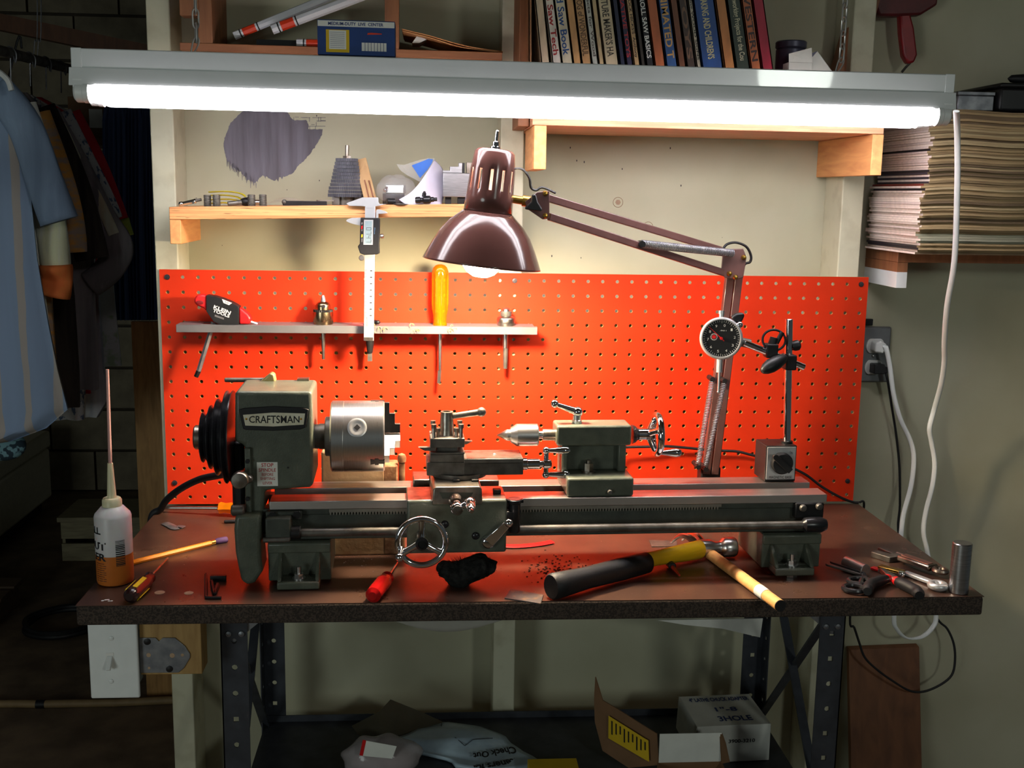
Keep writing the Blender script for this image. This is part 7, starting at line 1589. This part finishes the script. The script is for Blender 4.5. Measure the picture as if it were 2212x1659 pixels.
# ================================================================== clothes and the dim room behind the partition
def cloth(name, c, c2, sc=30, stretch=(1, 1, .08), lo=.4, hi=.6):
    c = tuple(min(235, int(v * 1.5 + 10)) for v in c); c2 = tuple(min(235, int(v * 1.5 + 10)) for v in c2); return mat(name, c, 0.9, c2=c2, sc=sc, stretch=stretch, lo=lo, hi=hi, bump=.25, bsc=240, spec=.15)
RODX = lambda y: -0.438 + (y - .6) * .096
rod = thing('clothes_rod', 'bare metal clothes rod hung on wire in the dim back room', 'rod', (RODX(.9), .9, 1.72))
M().cyl((RODX(.2), .2, 1.72), (RODX(2.3), 2.3, 1.72), .011, n=14).obj('pole', MT['steel_dark'], rod)
for px in (72, 80):
    a = uy(px + 10, 44, .72); b = uy(px, 132, .72)
    M().tube(catmull([(b.x, .72, 1.716), (b.x + .004, .724, (a.z + b.z) / 2), (a.x, .72, a.z + .02), (a.x + .01, .76, 2.42)], 6), .0012, 6).obj('hanging_wire', MT['galv'], rod)
def garment(m, rows, y, th, fold=.009, nf=7, seed=0, n=40):
    """rows (py, xl, xr) in photo pixels at the depth y; a closed soft body with a fold pattern"""
    rn = random.Random(seed); ph = rn.uniform(0, 6); R = []
    rr = []
    for (a, b) in zip(rows, rows[1:]):
        for k in range(4):
            t = k / 4; rr.append(tuple(a[i] + (b[i] - a[i]) * t for i in range(3)))
    rr.append(rows[-1]); base = len(m.v)
    for j, (py, xl, xr) in enumerate(rr):
        A = uy(xl, py, y); B = uy(xr, py, y); v = j / (len(rr) - 1)
        for i in range(n):
            a = 2 * pi * i / n; u = (1 - cos(a)) / 2; sg = 1 if sin(a) < 0 else -1
            e = math.sqrt(max(0, 1 - (2 * u - 1) ** 2)); e = e ** .6
            x = A.x + (B.x - A.x) * u; z = A.z + (B.z - A.z) * u
            yy = y + sg * th * e * (.55 + .45 * v) + fold * sin(u * nf * 2 * pi + ph + v * 1.2) * (.3 + v) * (1 if e > .2 else 0)
            m.v.append(Vector((x, yy, z)))
    for j in range(len(rr) - 1):
        for i in range(n):
            i2 = (i + 1) % n; m.f.append((base + j * n + i, base + j * n + i2, base + (j + 1) * n + i2, base + (j + 1) * n + i))
    m.f.append(tuple(range(base, base + n))); m.f.append(tuple(base + (len(rr) - 1) * n + i for i in range(n)))
    return m
def sleeve(pts, y, w0, w1, th=.03, k=6):
    """flattened sleeve along pixel points, half widths in metres"""
    P = catmull([uy(px, py, y) for px, py in pts], k); m = M(); N = len(P); n = 16
    for i, p in enumerate(P):
        t = (P[min(i + 1, N - 1)] - P[max(i - 1, 0)]).normalized(); sd = t.cross(Vector((0, 1, 0))).normalized(); u = i / (N - 1); w = w0 + (w1 - w0) * u
        m.v += [p + sd * (w * cos(2 * pi * a / n)) + Vector((0, 1, 0)) * (th * (.7 + .3 * sin(u * 9)) * sin(2 * pi * a / n)) for a in range(n)]
    for i in range(N - 1):
        for a in range(n): m.f.append((i * n + a, i * n + (a + 1) % n, (i + 1) * n + (a + 1) % n, (i + 1) * n + a))
    m.f.append(tuple(range(n))); m.f.append(tuple((N - 1) * n + a for a in range(n))); return m
def shirt(name, label, y, rows, sl, mt, seed, smt=None, th=.026, extra=None):
    b = uy(rows[-1][1], rows[-1][0], y)
    t = thing(name, label, 'shirt' if 'jean' not in name else 'jeans', (RODX(y), y, b.z), 0, 'clothes on the rod')
    garment(M(), rows, y, th, seed=seed, nf=5 + seed % 4).obj('body', mt, t, ang=80)
    if sl: sleeve(sl[0], y - .012, sl[1], sl[2]).obj('sleeve', smt or mt, t, ang=80)
    hk = catmull([(RODX(y), y, b.z + .001 + 0), (RODX(y), y, 1.66), (RODX(y) + .012, y, 1.70), (RODX(y) + .013, y, 1.722), (RODX(y), y, 1.733), (RODX(y) - .013, y, 1.722)], 5)
    M().tube(hk[5:], .0016, 6).obj('hanger_hook', MT['galv'], t)
    return t
def striped(name, base, stripe, period, width):
    nt = NT(name); co = coords(nt); sx = nt.n('ShaderNodeSeparateXYZ'); nt.l(co, sx.inputs[0])
    nz = nt.n('ShaderNodeTexNoise'); nz.inputs['Scale'].default_value = 9; nt.l(co, nz.inputs[0])
    ad = nt.n('ShaderNodeMath', operation='MULTIPLY_ADD'); nt.l(nz.outputs[0], ad.inputs[0]); ad.inputs[1].default_value = .012; nt.l(sx.outputs[0], ad.inputs[2])
    dv = nt.n('ShaderNodeMath', operation='DIVIDE'); nt.l(ad.outputs[0], dv.inputs[0]); dv.inputs[1].default_value = period
    fr = nt.n('ShaderNodeMath', operation='FRACT'); nt.l(dv.outputs[0], fr.inputs[0])
    lt = nt.n('ShaderNodeMath', operation='LESS_THAN'); nt.l(fr.outputs[0], lt.inputs[0]); lt.inputs[1].default_value = width
    n2 = nt.n('ShaderNodeTexNoise'); n2.inputs['Scale'].default_value = 25; mp = coords(nt, (1, 1, .06)); nt.l(mp, n2.inputs[0])
    b2 = mix(nt, n2.outputs[0], rgb(*base), tuple(c * .72 for c in rgb(*base)[:3]) + (1,))
    nt.l(mix(nt, lt.outputs[0], b2, rgb(*stripe)), nt.b.inputs['Base Color']); nt.b.inputs['Roughness'].default_value = .9; return nt.m
c_blue = striped('blue_chambray', (150, 172, 202), (176, 168, 160), .062, .26)
c_blue2 = cloth('blue_grey_sleeve', (90, 104, 122), (74, 86, 102), 16)
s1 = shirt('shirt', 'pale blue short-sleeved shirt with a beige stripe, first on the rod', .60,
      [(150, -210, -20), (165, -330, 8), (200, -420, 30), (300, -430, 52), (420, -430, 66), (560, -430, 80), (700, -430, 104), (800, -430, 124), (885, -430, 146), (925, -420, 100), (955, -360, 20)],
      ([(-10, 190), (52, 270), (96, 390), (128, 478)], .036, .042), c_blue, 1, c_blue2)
c_beige = cloth('cream_beige_cloth', (196, 180, 146), (172, 156, 124))
s2 = shirt('shirt', 'cream short-sleeved shirt with orange sleeve band behind the pale blue shirt', .69,
      [(170, -200, 0), (200, -330, 40), (300, -380, 70), (480, -380, 90), (650, -380, 100), (800, -380, 118)],
      ([(40, 230), (90, 380), (112, 500), (122, 580)], .04, .032), c_beige, 2)
c_or = cloth('burnt_orange_cloth', (176, 92, 44), (150, 76, 38))
sleeve([(121, 572), (123, 605), (118, 640)], .672, .036, .034, .034).obj('sleeve_band', c_or, s2, ang=80)
c_or2 = cloth('orange_grey_check', (170, 108, 56), (120, 104, 88), 24, (1, 1, 2.5))
s3 = shirt('shirt', 'grey and tan banded shirt with its sleeve under the blue sleeve', .77,
      [(180, -180, 20), (215, -300, 60), (300, -330, 84), (480, -330, 104), (660, -330, 112), (780, -330, 120)],
      ([(70, 250), (120, 380), (146, 470), (156, 545)], .042, .034), c_or2, 3)
c_dk = cloth('black_brown_cloth', (42, 36, 32), (26, 23, 22), 40)
s4 = shirt('shirt', 'black shirt with yellow flecked sleeve stripe on the rod', .85,
      [(195, -150, 40), (230, -280, 78), (330, -300, 118), (450, -300, 140), (640, -300, 160), (800, -300, 170), (880, -300, 172)],
      ([(80, 240), (120, 320), (165, 430), (200, 560)], .045, .04), c_dk, 4)
m = M()
for k in range(9):
    c = uy(104 + k * 7.5, 292 + k * 19, .80); m.box(c.x - .008, c.x + .008, c.y - .001, c.y, c.z - .0022, c.z + .0022)
m.obj('yellow_fleck', cloth('yellow_fleck', (170, 150, 60), (140, 120, 50)), s4)
c_jk = cloth('charcoal_jacket', (104, 98, 98), (80, 76, 78), 20)
s5 = shirt('jacket', 'charcoal jacket with a bent elbow among the hung shirts', .93,
      [(200, -120, 60), (240, -240, 95), (330, -260, 150), (470, -260, 200), (640, -260, 206), (760, -260, 212), (840, -260, 214)],
      ([(96, 250), (160, 360), (218, 470), (256, 532), (236, 580), (196, 614)], .04, .034), c_jk, 5)
s5['category'] = 'jacket'
sleeve([(130, 270), (180, 370), (222, 452), (246, 506)], .905, .012, .014, .012).obj('sleeve_lining', cloth('tan_lining', (170, 158, 136), (150, 138, 116)), s5, ang=80)
c_wh = cloth('white_blue_check', (214, 220, 226), (70, 82, 104), 90, (1, 1, .6), .56, .62)
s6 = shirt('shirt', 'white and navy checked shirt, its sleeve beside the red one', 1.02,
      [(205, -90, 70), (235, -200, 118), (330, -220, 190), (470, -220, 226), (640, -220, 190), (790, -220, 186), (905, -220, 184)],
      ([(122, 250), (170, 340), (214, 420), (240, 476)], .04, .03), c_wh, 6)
c_red = cloth('dark_red_cloth', (186, 36, 46), (160, 28, 38))
s7 = shirt('shirt', 'dark red long-sleeved shirt near the end of the rod', 1.11,
      [(210, -60, 90), (240, -160, 140), (330, -180, 206), (470, -180, 220), (640, -180, 200), (790, -180, 196), (850, -180, 196)],
      ([(146, 250), (196, 340), (232, 420), (262, 500)], .036, .028), c_red, 7)
sleeve([(256, 476), (268, 512)], 1.085, .028, .026, .026, 4).obj('cuff', cloth('lime_cuff', (150, 160, 70), (126, 136, 60)), s7, ang=80)
c_leaf = cloth('pale_leaf_print', (196, 204, 182), (120, 132, 112), 26, (1, 1, 1), .5, .6)
s8 = shirt('shirt', 'long pale green leaf-print shirt, last of the shirts on the rod', 1.34,
      [(215, -30, 100), (245, -120, 160), (340, -140, 216), (470, -140, 238), (580, -140, 242), (660, -140, 248), (790, -140, 262)], None, c_leaf, 8, th=.03)
c_gr = cloth('grey_knit', (150, 152, 156), (124, 126, 132))
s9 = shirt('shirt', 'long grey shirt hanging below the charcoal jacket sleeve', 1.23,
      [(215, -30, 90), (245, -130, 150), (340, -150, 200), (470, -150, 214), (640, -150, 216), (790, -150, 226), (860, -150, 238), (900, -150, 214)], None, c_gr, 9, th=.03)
c_den = cloth('dark_indigo_denim', (64, 78, 112), (48, 60, 90), 20)
for k, (xa, xb, yy) in enumerate(((222, 270, 1.72), (262, 306, 1.82), (294, 332, 1.92))):
    t = shirt('jeans', 'folded pair of dark indigo jeans hung behind the shirts', yy, [(232, xa + 4, xb - 4), (260, xa, xb), (480, xa + 2, xb + 2), (690, xa + 8, xb + 8)], None, c_den, 20 + k, th=.024)
    t['label'] = 'pair of dark indigo jeans hung behind the shirts'; t['group'] = 'jeans on the rod'
    # waist strap to the rod
    a = uy((xa + xb) / 2, 236, yy); M().bar((RODX(yy) + .012, yy, 1.733), (a.x, yy, a.z), .004, .004, (0, 1, 0)).obj('hanger_arm', MT['galv'], t)
# pale hanger at the head of the rod
h = uy(8, 130, .5); hg = thing('clothes_hanger', 'empty pale plastic clothes hanger at the front of the rod', 'hanger', (RODX(.5), .5, 1.66))
P = catmull([(RODX(.5) + .02, .5, 1.728), (RODX(.5), .5, 1.742), (RODX(.5) - .016, .5, 1.724), (RODX(.5), .5, 1.70), (RODX(.5), .5, 1.675)], 6)
M().tube(P, .002, 8).obj('hook', MT['galv'], hg)
M().tube(catmull([(-.66, .5, 1.60), (-.55, .5, 1.655), (RODX(.5), .5, 1.675), (-.412, .5, 1.66), (-.402, .5, 1.635)], 6), .006, 8).obj('shoulder_bar', MT['white_plastic'], hg)
# patterned bag
MT['teal'] = mat('teal_flower_print', (120, 160, 170), .9, c2=(44, 62, 74), sc=75, lo=.47, hi=.53, detail=1)
c = uy(6, 962, .66); bagt = thing('cloth_bag', 'teal flower-print cloth bag hanging under the pale blue shirt', 'bag', (c.x, .66, c.z - .04))
M().sph((c.x, .66, c.z), .046, 20, 12, (1.15, .6, .78)).obj('bag_body', MT['teal'], bagt, ang=80)
M().tube(catmull([(c.x, .66, c.z + .03), (c.x - .06, .655, c.z + .3), (RODX(.66) - .02, .66, 1.715), (RODX(.66), .66, 1.737)], 6), .0025, 6).obj('strap', MT['black_rubber'], bagt)
# white chest freezer
fz = thing('chest_freezer', 'white chest freezer standing in the dim room behind the clothes', 'freezer', (-1.6, 2.6, 0))
MT['freezer'] = mat('off_white_appliance', (226, 222, 198), .5, var=.04)
zt = uy(118, 940, 3.08).z + .02
M().box(-2.0, -1.255, 1.9, 3.09, .06, zt - .08).obj('cabinet', MT['freezer'], fz, bevel=.012)
M().box(-2.0, -1.25, 1.895, 3.095, zt - .075, zt).obj('lid', MT['freezer'], fz, bevel=.012)
M().box(-1.97, -1.29, 1.95, 3.05, 0, .06).obj('plinth', MT['black_plastic'], fz)
# plank leaning behind the partition end
MT['ply_dark'] = wood('yellow_brown_plywood', (190, 144, 84), (158, 116, 64), (18, 18, 3), sc=4)
a = uy(283, 695, 1.16)
M().box(a.x, a.x + .36, 1.16, 1.178, 0, a.z).obj('plywood', MT['ply_dark'], None, at=(0, 0, 0)).name
o = bpy.data.objects['plywood']; tag(o, 'tall yellow-brown plywood panel standing behind the cream stud', 'plywood')
# carton with a white tag on a shelf far back
sh = tag(M().box(-1.32, -.45, 1.98, 2.32, 1.60, 1.622).obj('wall_shelf', MT['brown_wood']), 'plain dark shelf board in the dim room behind the clothes', 'shelf')
a = uy(150, 300, 2.05); b = uy(222, 210, 2.05)
sh.location.z = a.z - 1.622
ct = thing('carton', 'brown carton with a white tag behind the red shirt', 'box', (a.x + .04, 2.1, a.z))
M().box(a.x, b.x, 2.05, 2.25, a.z, b.z).obj('carton_body', MT['cardboard'], ct, bevel=.002)
p = uy(194, 276, 2.049); q = uy(222, 236, 2.049)
M().box(p.x, q.x - .002, 2.047, 2.05, p.z, q.z).obj('paper_tag', MT['paper'], ct)
for x in (-1.3, -.5): M().box(x, x + .03, 2.29, 2.32, .0, a.z - .022).obj('post', MT['brown_wood'], sh)
# pipe lying on the floor
P = [uz(-60, 1521, .012), uz(40, 1520, .012), uz(88, 1521, .012), uz(250, 1518, .012), uz(420, 1510, .012)]
pp = thing('floor_pipe', 'tan pipe lying across the floor behind the partition', 'pipe', (P[2].x, P[2].y, 0))
MT['pipe'] = mat('tan_pipe', (140, 116, 80), .6, var=.1)
M().tube(P, .011, 12).obj('pipe', MT['pipe'], pp)
q = P[2]; M().cyl(q + Vector((-.012, 0, 0)), q + Vector((.012, 0, 0)), .0122, n=14).obj('coupling', MT['black_rubber'], pp)
# crate, hose, pallet on the floor
a = uz(135, 1212, 0); MT['crate'] = wood('grey_green_crate_wood', (160, 150, 116), (132, 122, 94), (4, 30, 30))
cr = thing('wooden_crate', 'small open wooden crate on the floor beside the freezer', 'crate', (a.x + .16, a.y + .1, 0))
W, D, H = .33, .24, .2
for (x0, x1, y0, y1, z0, z1) in ((0, W, 0, .012, 0, .07), (0, W, 0, .012, .09, .16), (0, W, D, D + .012, 0, .16), (0, .012, .012, D, 0, .16), (W - .012, W, .012, D, 0, .16), (-.01, W + .01, -.01, D + .02, .16, .178), (0, W, .012, D, 0, .01)):
    M().box(a.x + x0, a.x + x1, a.y + y0, a.y + y1, z0, z1).obj('slat', MT['crate'], cr, bevel=.001)
c = uz(140, 1350, .01); hz = thing('hose_coil', 'black hose coiled on the dark floor', 'hose', (c.x, c.y, 0))
P = [(c.x + (.12 + .006 * math.sin(a * .7)) * cos(a * pi / 16), c.y + .13 * sin(a * pi / 16), .011 + .012 * (a // 32) + .012 * (a % 32) / 32) for a in range(72)]
M().tube(P, .009, 8).obj('hose', MT['black_rubber'], hz)
a = uz(-60, 1380, 0); pl = thing('pallet', 'low dark wooden pallet at the left on the floor', 'pallet', (a.x - .2, a.y + .2, 0))
pl['label'] = 'low dark slatted pallet lying near the black hose coil'
M().box(a.x - .3, a.x - .24, a.y, a.y + .3, 0, .07).obj('runner', MT['joist'], pl); M().box(a.x - .02, a.x + .04, a.y, a.y + .3, 0, .07).obj('runner', MT['joist'], pl)
for k in range(3): M().box(a.x - .3, a.x + .05, a.y + k * .12, a.y + k * .12 + .09, .07, .088).obj('slat', MT['joist'], pl, bevel=.002)
